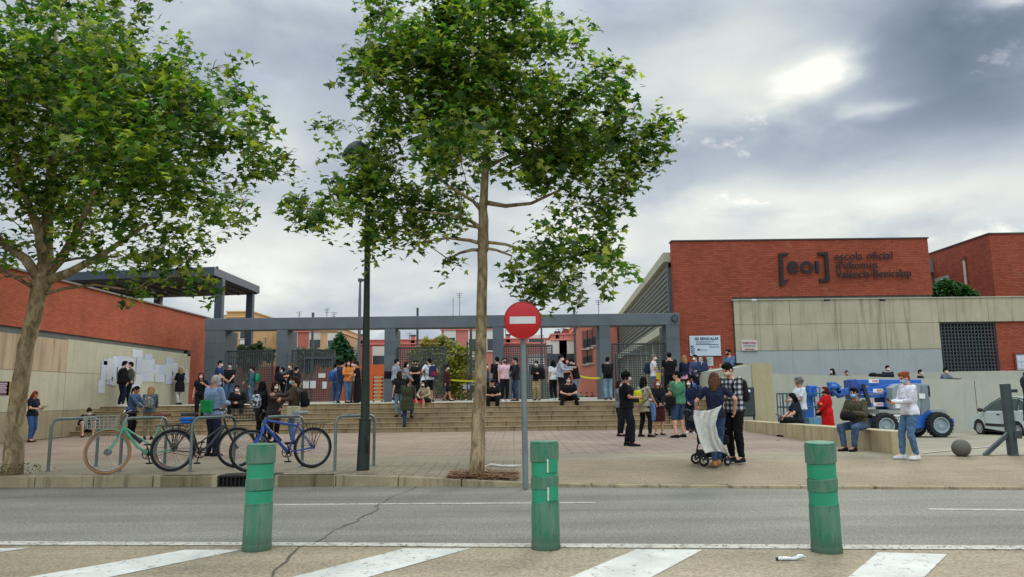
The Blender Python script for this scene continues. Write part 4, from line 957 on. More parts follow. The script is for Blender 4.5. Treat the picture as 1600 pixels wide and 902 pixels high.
# ================================================================ BUILDINGS BEHIND
def bldg(label, px0, px1, pyt, Y, col, depth=12, wins=(), roofc=None, z0=-.5, name='apartment_block', side=None, parapet=True, shut=(206, 202, 192)):
    xa, xb = xat(px0, Y, 6), xat(px1, Y, 6); zt = atY((px0 + px1) / 2, pyt, Y).z
    t = thing(name, label, 'building', ((xa + xb) / 2, Y, z0)); cm = concrete('render_%d_%d_%d' % col, S(*col), .25, .08)
    MB().box(xa, xb, Y, Y + depth, z0, zt).build('wall', cm, t, w=True)
    if parapet: MB().box(xa - .12, xb + .12, Y - .15, Y + depth, zt - .55, zt - .4).box(xa - .08, xb + .08, Y - .08, Y + depth, zt, zt + .12).build('cornice', concrete('render_trim_%d' % col[0], S(*[min(255, int(c_ * 1.12)) for c_ in col]), .2), t, w=True)
    for px, py, w_, h_ in wins:
        c = atY(px, py, Y); f_ = MB().box(c.x - w_ / 2, c.x + w_ / 2, Y - .05, Y + .05, c.z - h_ / 2, c.z + h_ / 2).build('window', simple('shutter_%d' % shut[0], S(*shut), .7, .1), t, w=True)
        MB().box(c.x - w_ / 2 + .08, c.x + w_ / 2 - .08, Y - .07, Y - .052, c.z - h_ / 2 + .08, c.z - h_ / 2 + h_ * .5).build('pane', simple('glass_dark', S(50, 58, 62), .15, .1), f_, w=True)
        MB().box(c.x - w_ / 2 - .1, c.x + w_ / 2 + .1, Y - .12, Y - .052, c.z - h_ / 2 - .1, c.z - h_ / 2 - .003).build('sill', simple('sill', S(180, 170, 155)), f_, w=True)
    return t
bldg('ochre apartment block seen behind the canopy columns', 352, 391, 488, 75, (188, 150, 98), wins=[(384, 515, 1.2, 1.8), (384, 540, 1.2, 1.8)])
bldg('pale flat roofed block far behind the ochre building', 346, 380, 493, 110, (178, 168, 150))
bldg('pink and ochre apartment block behind the second portal bay', 404, 500, 512, 85, (186, 112, 98), wins=[(410, 531, 1.6, 2), (493, 531, 1.5, 2), (455, 531, 1.5, 2)])
bldg('ochre stair tower of the pink block behind the second bay', 500, 524, 510, 82, (192, 154, 112), wins=[(520, 532, 1.2, 1.6)])
bldg('long low pink house row behind the conifer', 520, 700, 532, 95, (186, 108, 96), wins=[(594, 556, 2, 2.4), (672, 556, 1.5, 2.2)])
bldg('orange rendered wall behind the lamp post and pallet', 573, 604, 570, 46, (196, 92, 50), depth=1, name='garden_wall', parapet=False)
bldg('dusky brick coloured yard wall seen through the left screens', 335, 575, 572, 48, (168, 92, 64), depth=.4, name='yard_wall', parapet=False)
bldg('tall pink apartment house between the open gate and the pale trunk', 690, 772, 508, 80, (190, 116, 104), wins=[(703, 528, 1.3, 2.6), (741, 530, 1.3, 2.6), (703, 560, 1.3, 2.6), (741, 562, 1.3, 2.6), (769, 530, 1.2, 2.6)])
bldg('low salmon house behind the no entry sign', 770, 862, 530, 90, (186, 110, 98), wins=[(838, 530, 2, 1), (838, 570, 2, 2.4)])
bldg('pink house with two shuttered windows right of the no entry sign', 862, 906, 523, 72, (196, 124, 112), wins=[(870, 553, 2.0, 2.6), (890, 553, 2.0, 2.6)])
bldg('tall pink apartment block with balconies behind the louvred facade', 906, 965, 498, 66, (192, 118, 98), wins=[(914, 531, .5, 1.6), (921.5, 529, .5, 1.6), (930, 526, .6, 1.6), (914, 558, .5, 1.3), (921.5, 556, .5, 1.3)], shut=(120, 70, 60))
bldg('farther brick red block behind the tall pink apartments', 883, 925, 515, 100, (150, 66, 50))
bldg('grey service shed inside the school yard behind the fourth bay', 765, 870, 580, 52, (120, 118, 108), depth=4, name='service_shed', parapet=False)
# chimneys and aerials
m_al = simple('aerial_metal', S(90, 94, 98), .5, .1)
for px, pyt, pyb, Y, lab in ((645, 525, 534, 95, 'small pink chimney with a cap on the long pink row'), (566, 524, 534, 95, 'square pink chimney on the long row behind the lamp post'), (794, 524, 532, 90, 'small chimney with a round cap on the salmon house'), (871, 520, 524, 72, 'round vent on the roof of the pink house')):
    a = atY(px - 3, pyb, Y); b_ = atY(px + 3, pyt, Y); t = thing('chimney', lab, 'chimney', (a.x, Y, a.z))
    MB().box(a.x, b_.x, Y, Y + .8, a.z - .5, b_.z).build('stack', concrete('render_186_112_98', S(186, 112, 98)), t, w=True); MB().box(a.x - .1, b_.x + .1, Y - .1, Y + .9, b_.z + .002, b_.z + .15).build('cap', simple('coping_dark', S(60, 62, 64)), t, w=True)
for i, (px, pyt, pyb, Y, lab) in enumerate(((468, 487, 514, 85, 'thin aerial left above the second portal bay'), (511, 482, 514, 82, 'tall aerial mast behind the second portal post'), (522, 488, 514, 82, 'short aerial right of the tall mast over the second bay'), (708, 464, 510, 80, 'plain thin mast on the tall pink house'), (718, 458, 510, 80, 'tall comb aerial on the tall pink house'), (935, 469, 500, 66, 'comb aerial on the pink block left of the louvres'), (415, 528, 560, 60, 'aerial seen in the gap of the first portal bay'), (873, 514, 524, 72, 'twin bar aerial on the pink house'), (880, 510, 524, 72, 'slim aerial behind the pink house'), (640, 520, 534, 95, 'short aerial beside the chimney of the long row'), (790, 512, 532, 90, 'aerial beside the salmon house chimney'))):
    a = atY(px, pyt, Y); b_ = atY(px, pyb, Y); q = MB().tube([(a.x, Y, b_.z - .3), (a.x, Y, a.z)], .035, 5); k = Y / F
    if i != 3:
        for j in range(3): q.tube([(a.x - (5 - j) * k, Y, a.z - (1 + j * 3) * k), (a.x + (5 - j) * k, Y, a.z - (.5 + j * 3) * k)], .025, 4)
    tag(q.build('roof_aerial', m_al), lab, 'aerial', 'roof aerials')
# yard posts
for px, Y, zt in ((487, 42, 6), (652, 42, 6.2), (736, 38, 5.2), (899, 42, 6.0), (847, 50, 6)):
    X = xat(px, Y, 3); tag(MB().box(X - .06, X + .06, Y - .06, Y + .06, .95, zt).build('fence_post', m_mesh), 'slim dark post in the school yard at the %s' % {487: 'second portal bay', 652: 'third portal bay', 736: 'open gate', 899: 'bay left of the louvres', 847: 'no entry sign'}[px], 'post')
# flood mast
ms = thing('floodlight_mast', 'tall thin grey mast with two small lamps left of the lamp post', 'mast', (xat(561, 50, 3), 50, .9)); X = xat(562, 50, 7)
MB().tube([(X, 50, .9), (X, 50, atY(561, 470, 50).z), (X, 50, atY(562, 436, 50).z)], [.12, .1, .06], 8).build('pole', m_al, ms, w=True, smooth=60)
c = atY(563, 437, 50); MB().box(c.x - .12, c.x + .15, 49.8, 50.1, c.z - .15, c.z + .05).box(c.x + .15, c.x + .45, 49.8, 50.1, c.z - .1, c.z + .02).build('lamp_head', m_mesh, ms, w=True)
# ================================================================ VEGETATION
def leafmat(name, c1, c2, c3, tr=.35):
    m, T, b = newmat(name); g = T.n('ShaderNodeNewGeometry'); r = g.outputs['Random Per Island']
    n = T.noise(g.outputs['Position'], .9, 4, .6)
    c = T.ramp(r, [(0, S(*c1)), (.5, S(*c2)), (1, S(*c3))]); f = T.maprange(n, .32, .68, .65, 1.3); c = T.vm('MULTIPLY', c, T.comb(f, f, T.m('MULTIPLY', f, .9)))
    T.put(b.inputs['Base Color'], c); b.inputs['Roughness'].default_value = .5; b.inputs['Specular IOR Level'].default_value = .35
    t = T.n('ShaderNodeBsdfTranslucent'); T.put(t.inputs[0], T.vm('MULTIPLY', c, (1.5, 1.7, .7)))
    mx = T.n('ShaderNodeMixShader'); mx.inputs[0].default_value = tr
    out = m.node_tree.nodes['Material Output']; T.nt.links.new(b.outputs[0], mx.inputs[1]); T.nt.links.new(t.outputs[0], mx.inputs[2]); T.nt.links.new(mx.outputs[0], out.inputs[0])
    return m
def leaves_mesh(name, P, size, mat, parent, lobes=True, droop=.35, jitter=.45):
    n = len(P); P = np.asarray(P)
    if lobes:
        an = np.radians([270, 318, 345, 10, 32, 62, 90, 118, 148, 170, 195, 222]); rd = np.array([.18, .55, .42, .95, .52, .48 + .1, 1.05, .58, .52, .95, .42, .55])
    else:
        an = np.radians([270, 0, 90, 180]); rd = np.array([.9, .42, 1.0, .42])
    k = len(an); base = np.stack([np.cos(an) * rd, np.sin(an) * rd + .3, np.zeros(k)], 1); base[:, 2] = -.18 * base[:, 0] ** 2
    nz = np.stack([rng.normal(0, jitter, n), rng.normal(0, jitter, n) - .25, np.abs(rng.normal(.8, .35, n))], 1); nz /= np.linalg.norm(nz, axis=1)[:, None]
    tip = np.stack([rng.normal(0, 1, n), rng.normal(0, 1, n), rng.normal(-droop, .5, n)], 1)
    tip -= nz * (tip * nz).sum(1)[:, None]; tip /= np.linalg.norm(tip, axis=1)[:, None]; sd = np.cross(tip, nz)
    sc_ = size * rng.uniform(.45, 1.35, n)
    vv = P[:, None, :] + sc_[:, None, None] * (base[None, :, 0, None] * sd[:, None, :] + base[None, :, 1, None] * tip[:, None, :] + base[None, :, 2, None] * nz[:, None, :])
    me = bpy.data.meshes.new(name); me.vertices.add(n * k); me.vertices.foreach_set('co', vv.reshape(-1).astype(np.float32))
    me.loops.add(n * k); me.loops.foreach_set('vertex_index', np.arange(n * k, dtype=np.int32))
    me.polygons.add(n); me.polygons.foreach_set('loop_start', np.arange(0, n * k, k, dtype=np.int32)); me.update(calc_edges=True)
    me.materials.append(mat); o = bpy.data.objects.new(name, me); COL.objects.link(o); o.parent = parent; return o
m_leaf = leafmat('plane_leaf', (32, 62, 28), (74, 108, 42), (158, 164, 70), .5)
def barkmat(name, a, b_, c_):
    m, T, b = newmat(name); p = T.pos()
    n = T.noise(T.vm('MULTIPLY', p, (1, 1, .45)), 9, 5, .6, .8); n2 = T.noise(p, 60, 3); col = T.ramp(n, [(.35, S(*a)), (.5, S(*b_)), (.62, S(*c_))])
    f = T.maprange(n2, .3, .7, .85, 1.15); T.put(b.inputs['Base Color'], T.vm('MULTIPLY', col, T.comb(f, f, f))); b.inputs['Roughness'].default_value = .85
    bump(T, b, T.m('ADD', n, T.m('MULTIPLY', n2, .3)), .7, .02); return m
m_bark = barkmat('plane_bark', (98, 84, 62), (146, 124, 92), (172, 152, 116))
m_bark1 = barkmat('plane_bark_grey', (98, 82, 58), (138, 118, 86), (164, 144, 108))
def tree(label, base, trunk, rads, clumps, Yt, depth, bark, nleaf, dens=1.0, forks=0, seed=1, leafsize=.09, root_xy=None):
    R_ = random.Random(seed); t = thing('plane_tree', label, 'tree', base)
    L = V(base); tp = [atY(px, py, Yt) for px, py in trunk]; tp[0] = V(base) + V((0, 0, -.05))
    q = MB(); pts = []; rr = []
    for i in range(len(tp) - 1):
        for k in range(4):
            f = k / 4; pts.append(tp[i].lerp(tp[i + 1], f) + V((R_.uniform(-.012, .012), R_.uniform(-.012, .012), 0))); rr.append(rads[i] * (1 - f) + rads[i + 1] * f)
    pts.append(tp[-1]); rr.append(rads[-1]); q.tube([p - L for p in pts], rr, 16); q.build('trunk', bark, t, smooth=180)
    # clumps in space
    C3 = []
    for i, (px, py, r) in enumerate(clumps):
        rm = r / F * Yt
        n = max(1, int((r / 42) ** 1.25)); 
        for j in range(n):
            dyr = depth * min(1, .3 + r / 90); dy = R_.uniform(-1, 1) * dyr
            jx, jy = (R_.uniform(-.35, .35) * r, R_.uniform(-.35, .35) * r) if n > 1 else (0, 0)
            C3.append((atY(px + jx, py + jy, Yt + dy), rm * (.75 if n > 1 else 1)))
    # limbs: grow from the trunk to each clump
    q = MB(); cand = [(pts[i], rr[i]) for i in range(len(pts)) if pts[i].z > tp[forks].z]
    ax0 = V(tp[forks])
    for c, rm in sorted(C3, key=lambda k: min((p - k[0]).length for p, _ in cand[:len(pts)])):
        st_, rs_ = min(cand, key=lambda k: (k[0] - c).length + max(0, k[0].z - c.z + .25 * (k[0] - c).length) * 1.3)
        d = c - st_; r0_ = min(rs_ * .6, .034)
        mid = st_ + d * .5 + V((R_.uniform(-.14, .14), R_.uniform(-.14, .14), .12 * d.length * R_.uniform(.2, 1))) ; cand.append((mid, r0_ * .75)); cand.append((c, r0_ * .5))

        q.tube([st_ - L, st_.lerp(mid, .5) + V((R_.uniform(-.05, .05), 0, .03)) - L, mid - L, c - L], [r0_, r0_ * .85, r0_ * .7, max(.004, r0_ * .45)], 6)
        for _ in range(3 + int(rm * 3)):
            e = c + V((R_.gauss(0, 1), R_.gauss(0, 1), R_.gauss(0, 1))).normalized() * rm * R_.uniform(.5, 1.05); s0 = mid.lerp(c, R_.uniform(.3, 1))
            q.tube([s0 - L, s0.lerp(e, .5) + V((0, 0, .05)) - L, e - L], [.007, .005, .003], 4)
    q.build('limbs', bark, t, smooth=180)
    # leaves in sprigs
    W = np.array([r ** 1.75 for _, r in C3]); W /= W.sum(); PP = []
    nsp = nleaf // 8
    idx = rng.choice(len(C3), nsp, p=W)
    for i in idx:
        c, r = C3[i]; d = rng.normal(0, 1, 3); d /= np.linalg.norm(d)
        if mnoise.noise((c + V(d * r)) * 1.5) < -.10 and rng.random() < .9: continue
        rad = r * rng.uniform(.15, 1.08) ** .6 * (1.0 + .22 * mnoise.noise(V(d * 2.2) + c))
        s0 = np.array(c) + d * rad * np.array([1, 1, .9]); tw = rng.normal(0, 1, 3); tw[2] -= .4; tw /= np.linalg.norm(tw)
        k = rng.integers(7, 17); PP.append(s0[None] + tw[None] * np.linspace(0, .42, k)[:, None] + rng.normal(0, .06, (k, 3)))
    P = np.concatenate(PP) - np.array(L)
    leaves_mesh('crown', P, leafsize, m_leaf, t)
    return t
C2 = [(700, 60, 85), (800, 80, 95), (870, 140, 90), (650, 110, 70), (760, 180, 115), (690, 235, 85), (850, 225, 100), (930, 225, 70), (975, 205, 45), (915, 320, 55), (955, 295, 45), (880, 380, 45), (935, 388, 38), (850, 425, 38), (900, 440, 26), (840, 452, 18), (948, 434, 17), (965, 395, 14),
      (605, 95, 50), (572, 112, 26), (562, 90, 18), (595, 18, 26), (620, 50, 30), (532, 200, 22), (512, 183, 14), (600, 245, 52), (560, 290, 42), (515, 308, 34), (468, 318, 20), (490, 338, 18), (555, 340, 32), (640, 325, 52), (700, 310, 45), (660, 372, 24), (700, 405, 16), (615, 365, 20), (580, 372, 18),
      (1018, 210, 20), (1036, 196, 12), (995, 250, 32), (968, 135, 26), (988, 112, 14), (940, 95, 26), (900, 65, 26), (850, 50, 24), (990, 165, 18), (735, 5, 60), (790, -10, 50), (690, 15, 40), (832, 22, 12), (620, 30, 16), (906, 479, 7), (640, 180, 55), (600, 170, 35), (985, 290, 16), (820, 462, 9), (720, 345, 22), (955, 350, 14), (562, 262, 30), (545, 285, 26), (480, 330, 24), (585, 345, 28), (650, 355, 28), (870, 440, 30), (800, 400, 22)]
T2 = tree('plane tree with a pale straight trunk growing from the leafy square pit', (-.59, 11.97, -.08), [(745, 745), (749, 640), (752, 500), (754, 395), (755, 380), (755, 310), (762, 220), (768, 130), (765, 40)], [.125, .105, .088, .082, .095, .070, .055, .04, .025], C2, 12.1, 1.7, m_bark, 28000, forks=3, seed=3)
C1 = [(90, 60, 115), (205, 95, 100), (30, 180, 130), (160, 220, 130), (255, 160, 80), (300, 112, 48), (335, 205, 70), (275, 255, 95), (90, 330, 85), (205, 325, 80), (345, 290, 60), (400, 250, 44), (440, 262, 26), (368, 140, 28), (352, 100, 20), (280, 62, 16), (395, 180, 26), (412, 180, 16), (330, 345, 42), (378, 345, 20), (262, 378, 50), (300, 400, 32), (235, 415, 42), (325, 440, 17), (190, 400, 40), (130, 370, 45), (45, 365, 30), (15, 395, 30), (8, 432, 22), (-80, 100, 140), (-110, 250, 150), (-160, 350, 100), (60, -60, 110), (175, -20, 75), (-80, -90, 120), (385, 310, 32), (455, 238, 14), (282, 428, 28), (212, 455, 12), (390, 215, 36), (-60, 400, 60), (205, 30, 34), (140, 120, 90), (468, 262, 12), (230, 200, 80), (60, 260, 90)]
T1 = tree('large leafy plane tree with a leaning grey trunk at the left edge', (-8.27, 12.46, 0), [(15, 745), (24, 650), (42, 540), (58, 470), (66, 440), (72, 400), (75, 340), (80, 260), (90, 150), (85, 30)], [.165, .135, .125, .125, .15, .11, .09, .07, .05, .03], C1, 12.46, 2.6, m_bark1, 39000, forks=3, seed=5)
L = V(T1.location); q = MB()
for pl_, r_ in (([(64, 440), (40, 405), (5, 380), (-40, 320)], [.10, .08, .06, .04]), ([(70, 430), (95, 405), (115, 370), (150, 300)], [.10, .08, .06, .04]), ([(72, 440), (110, 425), (160, 398), (230, 350)], [.085, .07, .05, .03]), ([(70, 420), (60, 360), (30, 280), (20, 180)], [.09, .07, .05, .03])):
    q.tube([atY(px, py, 12.46 + (i * .25) * (1 if px % 2 else -1)) - L for i, (px, py) in enumerate(pl_)], r_, 10)
q.build('main_branch', m_bark1, T1, smooth=180)
L = V(T2.location); q = MB()
for pl_, r_ in (([(755, 382), (735, 376), (700, 372), (660, 378)], [.035, .03, .022, .012]), ([(755, 316), (790, 322), (830, 318), (890, 290)], [.045, .036, .028, .015]), ([(756, 360), (735, 345), (700, 335), (650, 330)], [.04, .03, .022, .014]), ([(756, 378), (790, 382), (830, 395), (870, 420)], [.03, .025, .018, .01]), ([(757, 335), (740, 315), (700, 290), (640, 240)], [.04, .03, .022, .014])):
    q.tube([atY(px, py, 12.1) - L for px, py in pl_], r_, 8)
q.build('main_branch', m_bark, T2, smooth=180)
# background greenery
m_lf2 = leafmat('shrub_leaf_yellow', (98, 100, 30), (134, 132, 40), (160, 152, 58), .3); m_lf3 = leafmat('conifer_leaf', (24, 58, 34), (36, 78, 42), (50, 94, 50), .15); m_lf4 = leafmat('dark_leaf', (40, 56, 28), (58, 76, 36), (80, 92, 44), .3)
def bush(label, name, cat, cl, Y, mat, n, size, zb=.9, depth=1.2, stem=.08):
    c0 = atY(cl[0][0], cl[0][1], Y); t = thing(name, label, cat, (c0.x, Y, zb)); L = np.array(t.location); W = np.array([r ** 2.0 for _, _, r in cl]); W /= W.sum(); P = []
    for i in rng.choice(len(cl), n, p=W):
        px, py, r = cl[i]; c = np.array(atY(px, py, Y)); d = rng.normal(0, 1, 3); d /= np.linalg.norm(d); P.append(c + d * r / F * Y * rng.uniform(.2, 1.05) ** .5 * np.array([1, min(1, depth), 1]))
    leaves_mesh('foliage', np.array(P) - L, size, mat, t, lobes=False)
    q = MB()
    for px, py, r in cl[:6]:
        c = atY(px, py, Y) - t.location; q.tube([(random.uniform(-.1, .1), 0, 0), c * .5 + V((0, 0, .1)), c], [stem, stem * .6, .02], 6)
    q.build('stem', m_bark1, t, smooth=180); return t
bush('dark green conical conifer behind the second bay near the lamp post', 'conifer_tree', 'tree', [(533, 548, 18), (530, 530, 8), (531, 521, 4), (532, 540, 13), (527, 560, 22), (540, 562, 20), (533, 575, 24), (533, 590, 22)], 55, m_lf3, 5200, .22)
bush('yellow green shrub spilling over the third screen behind the open gate', 'shrub', 'shrub', [(700, 560, 30), (715, 585, 26), (680, 545, 18), (665, 535, 9), (725, 555, 16), (690, 590, 30), (720, 610, 20), (740, 600, 14), (655, 560, 20), (675, 575, 22), (745, 570, 8), (690, 532, 10)], 40, m_lf2, 7000, .14)
bush('dull green trees seen through the leftmost screen', 'leafy_tree', 'tree', [(375, 555, 16), (400, 548, 12), (355, 560, 12), (390, 562, 18), (405, 538, 5), (418, 555, 12), (345, 566, 12)], 44, m_lf4, 3000, .16)
bush('dull green trees behind the second screen left of the conifer', 'leafy_tree', 'tree', [(470, 556, 14), (490, 556, 14), (508, 560, 14), (455, 560, 12), (480, 566, 16)], 44, m_lf4, 2400, .16)
bush('green shrub on the terrace between the two brick blocks', 'shrub', 'shrub', [(1485, 455, 16), (1470, 450, 12), (1505, 457, 13), (1520, 461, 9), (1463, 458, 12), (1495, 450, 10), (1478, 441, 7)], 38, leafmat('bright_leaf', (30, 66, 22), (46, 88, 30), (70, 110, 40), .3), 3600, .12, zb=5.3, stem=.03)
# weeds at the wall foot
def wd_():
    x_ = random.uniform(-14.85, -14.6); y_ = random.uniform(21.5, 25.0); return x_, y_, 0
litter('wall_weeds', wd_, 'low green weeds along the foot of the cream wall', 260, simple('weed_green', S(84, 90, 42), .9, .4, 3), .06)
P = np.array([[x_ + 0, y_, .05 + random.uniform(0, .14)] for x_, y_ in [(random.choice([random.gauss(-8.55, .25), random.gauss(-8.0, .25)]), random.gauss(12.3, .2)) for _ in range(260)]])
tag(leaves_mesh('trunk_weeds', P, .03, m_lf4, None, lobes=False), 'small weeds around the foot of the leaning tree', 'weeds', None, 'stuff')

# ================================================================ STREET FURNITURE
m_bol = None
m, T, b = newmat('bollard_rubber'); p = T.obj(); x, y, z = T.sep(p); n = T.noise(T.vm('MULTIPLY', p, (1, 1, .3)), 9, 6, .65); n2 = T.noise(p, 3, 3)
c = T.mix(T.maprange(n, .36, .60, 0, .85), S(34, 112, 82), S(98, 122, 102)); c = T.mix(T.maprange(n2, .45, .7, 0, .6), c, S(84, 112, 92)); c = T.mix(T.maprange(T.noise(T.vm('MULTIPLY', p, (1, 1, .12)), 30, 4), .6, .7, 0, .6), c, S(52, 58, 48)); c = T.mix(T.maprange(z, .16, .0, 0, .6), c, S(60, 66, 50)); T.put(b.inputs['Base Color'], c); b.inputs['Roughness'].default_value = .8
bump(T, b, n, .2, .01); m_bol = m
m, T, b = newmat('reflective_band'); p = T.obj(); n = T.noise(p, 7, 5, .6); T.put(b.inputs['Base Color'], T.mix(T.maprange(n, .35, .7, 0, .7), S(26, 146, 108), S(46, 128, 96))); b.inputs['Roughness'].default_value = .35; m_ref = m
def bollard(label, px, py, H_, tiltx, tilty=0, rot=0):
    c = atZ(px, py, -.166); k = H_ / .98; t = thing('bollard', label, 'bollard', c, rot, 'green traffic bollards along the median'); t.rotation_euler = (tilty, tiltx, rot)
    r = .132 * k; h = .98 * k; n = 40
    prof = [(.0, 0), (r * 1.03, 0), (r * 1.04, .05 * h), (r * 1.0, .062 * h), (r, .07 * h), (r * .99, .42 * h)]
    q = MB(); q.lathe(prof + [(r * .97, .427 * h), (r * .85, .43 * h)], n=n)
    def tiltring(z0, z1, rr, s0=0.0, s1=0.0):
        rings = []
        for zz, ra, sl_ in ((z0, rr * .93, s0), (z0 + .006, rr, s0), (z1 - .006, rr, s1), (z1, rr * .93, s1)):
            rings.append([V((ra * math.cos(2 * PI * i / n), ra * math.sin(2 * PI * i / n), zz + sl_ * math.cos(2 * PI * i / n + 1.2))) for i in range(n)])
        q.loft(rings)
    tiltring(.415 * h, .44 * h, r * .985, 0, .010); tiltring(.555 * h, .675 * h, r * 1.0, .008, .010); tiltring(.81 * h, .985 * h, r * 1.03, .006, 0)
    q.lathe([(r * .86, .985 * h), (r * 1.0, .988 * h), (r * .97, 1.0 * h), (0, 1.004 * h)], n=n); q.build('post', m_bol, t, smooth=35)
    for z0, z1 in ((.43, .56), (.67, .815)): MB().lathe([(r * .9, z0 * h), (r * .95, z0 * h + .002), (r * .95, z1 * h - .002), (r * .9, z1 * h)], n=n).build('band', m_ref, t, smooth=35)
    return t
bollard('slightly leaning green bollard in front of the blue bicycle', 401, 859, .945, math.radians(.7), 0, .3)
tb2 = bollard('upright darker green bollard with white edged pads right of the no entry sign', 853, 857, .945, math.radians(.25), 0, 1.2)
bollard('green bollard leaning left, beside the white litter on the median', 1292, 862, .93, math.radians(-3.3), .02, .9)
t2 = tb2
for z0 in (.44, .69):
    q = MB(); q2 = MB()
    a0_, a1_ = -1.35 - 1.2, -.55 - 1.2; ns = 8; rr_ = .132
    for (rad, lo, hi, aa, ab, mb) in ((rr_ * 1.01, z0 * .98, z0 * .98 + .115, a0_, a1_, q), (rr_ * 1.015, z0 * .98, z0 * .98 + .115, a0_ - .1, a0_, q2)):
        pts = [V((rad * math.cos(aa + (ab - aa) * i / ns), rad * math.sin(aa + (ab - aa) * i / ns), lo)) for i in range(ns + 1)]; inn = [V((p_.x * .93, p_.y * .93, lo)) for p_ in pts][::-1]
        mb.prism(pts + inn, (0, 0, hi - lo))
    q.build('pad', m_ref, t2); q2.build('pad_edge', simple('white_plastic', S(200, 198, 186)), t2)

# crushed bottle
bt = thing('plastic_bottle', 'crushed clear plastic bottle lying on the median in front of the leaning bollard', 'litter', atZ(1237, 876, -.166)); bt.rotation_euler = (0, 0, .05)
q = MB(); pts = [(-.115, 0, .016), (-.09, 0, .018), (-.04, 0, .016), (0, .002, .013), (.03, 0, .017), (.07, .004, .03), (.10, .004, .028), (.118, .0, .02)]
q.tube(pts, [.016, .020, .018, .015, .020, .024, .017, .008], 14, flat=.75); q.build('bottle_body', simple('clear_plastic', S(196, 202, 200), .2, .25, 40, bmp=.8, bscale=50), bt, smooth=60)
MB().tube([(-.128, 0, .016), (-.113, 0, .016)], .014, 12).build('cap', simple('black_metal', S(26, 27, 29)), bt, smooth=40)
tag(MB().tube([(-.04, -.01, 0), (0, 0, .01), (.04, .01, 0)], .01, 8, flat=.4).build('dropped_wallet', simple('black_plastic', S(18, 18, 20)), None), 'small dark object dropped on the plaza left of the seated woman', 'litter').location = atZ(1216, 688, .008)
# no entry sign
m_pole = simple('galvanised_pole', S(118, 128, 128), .5, .12, 4, .3, world=True)
ns_ = thing('no_entry_sign', 'round red no entry sign with a white bar on a grey pole', 'road sign', (xat(821, 11.15, 0), 11.15, -.06))
ct = atY(816.5, 501, 11.1); L = ns_.location
MB().tube([(0, 0, -.1), ((ct - L).x * 1.0 + .005, 0, ct.z + .2 - L.z)], .042, 16).build('pole', m_pole, ns_, smooth=60)
m_rd = simple('sign_red', S(186, 14, 22), .35, .08, 3); r = 29.2 / F * 11.1
c = ct - L - V((0, .06, 0))
MB().lathe([(0, 0), (r - .012, 0), (r, .006), (r, .02), (0, .022)], c=c, ax=(0, 1, 0), n=64).build('sign_disc', m_rd, ns_, smooth=30)
MB().torus(c + V((0, 0, 0)), (0, 1, 0), r - .004, .006, 64, 6).build('rim', simple('sign_rim', S(150, 20, 26), .4, .1), ns_, smooth=180)
bw, bh = 20.2 / F * 11.1, 5.6 / F * 11.1
MB().box(c.x - bw, c.x + bw, c.y - .004, c.y - .0005, c.z - bh, c.z + bh).build('white_bar', simple('sign_white', S(205, 205, 200), .4, .06), ns_)
MB().box(c.x - .05, c.x + .05, c.y + .022, c.y + .06, c.z - .12, c.z - .08).box(c.x - .05, c.x + .05, c.y + .022, c.y + .06, c.z + .08, c.z + .12).build('clamp', m_pole, ns_)
# lamp post
m_lp = simple('lamp_green', S(34, 48, 40), .5, .25, 5, .2, .3, world=True)
lp = thing('lamp_post', 'tall dark green street lamp post with a domed lantern beside the bicycle racks', 'lamp post', (xat(567, 12.5, 0), 12.5, 0))
L = lp.location; top = atY(576, 247, 12.5) - L; mid = atY(570.5, 655, 12.5) - L
MB().tube([(0, 0, 0), mid, mid + V((.001, 0, .02))], [.108, .098, .078], 12).build('base_section', m_lp, lp, smooth=40)
MB().tube([mid + V((0, 0, .021)), mid.lerp(top, .4), top], [.077, .056, .042], 16).build('pole', m_lp, lp, smooth=60)
MB().torus(mid, (0, 0, 1), .10, .014, 24, 8).build('collar', m_lp, lp, smooth=180)
q = MB(); hp = atY(574.5, 694, 12.36) - L; q.tube([hp + V((0, 0, .14)), hp + V((.01, -.04, .06)), hp + V((0, -.02, -.05)), hp + V((0, 0, -.16))], [.012, .03, .018, .01], 8); q.build('hatch_lock', m_iron, lp, smooth=60)
q = MB(); lc = atY(559, 247, 12.5) - L
q.lathe([(.27, 0), (.275, .03), (.24, .12), (.17, .22), (.08, .29), (.0, .31)], c=lc, n=28); q.build('lantern_hood', m_lp, lp, smooth=50)
MB().lathe([(.255, -.005), (.24, -.05), (.15, -.10), (0, -.12)], c=lc, n=28).build('lantern_glass', simple('lamp_glass', S(120, 126, 120), .2, .1), lp, smooth=60)
MB().tube([top - V((0, 0, .1)), top + V((0, 0, .0)), lc + V((.1, 0, .02))], [.045, .045, .035], 10).build('lantern_arm', m_lp, lp, smooth=60)
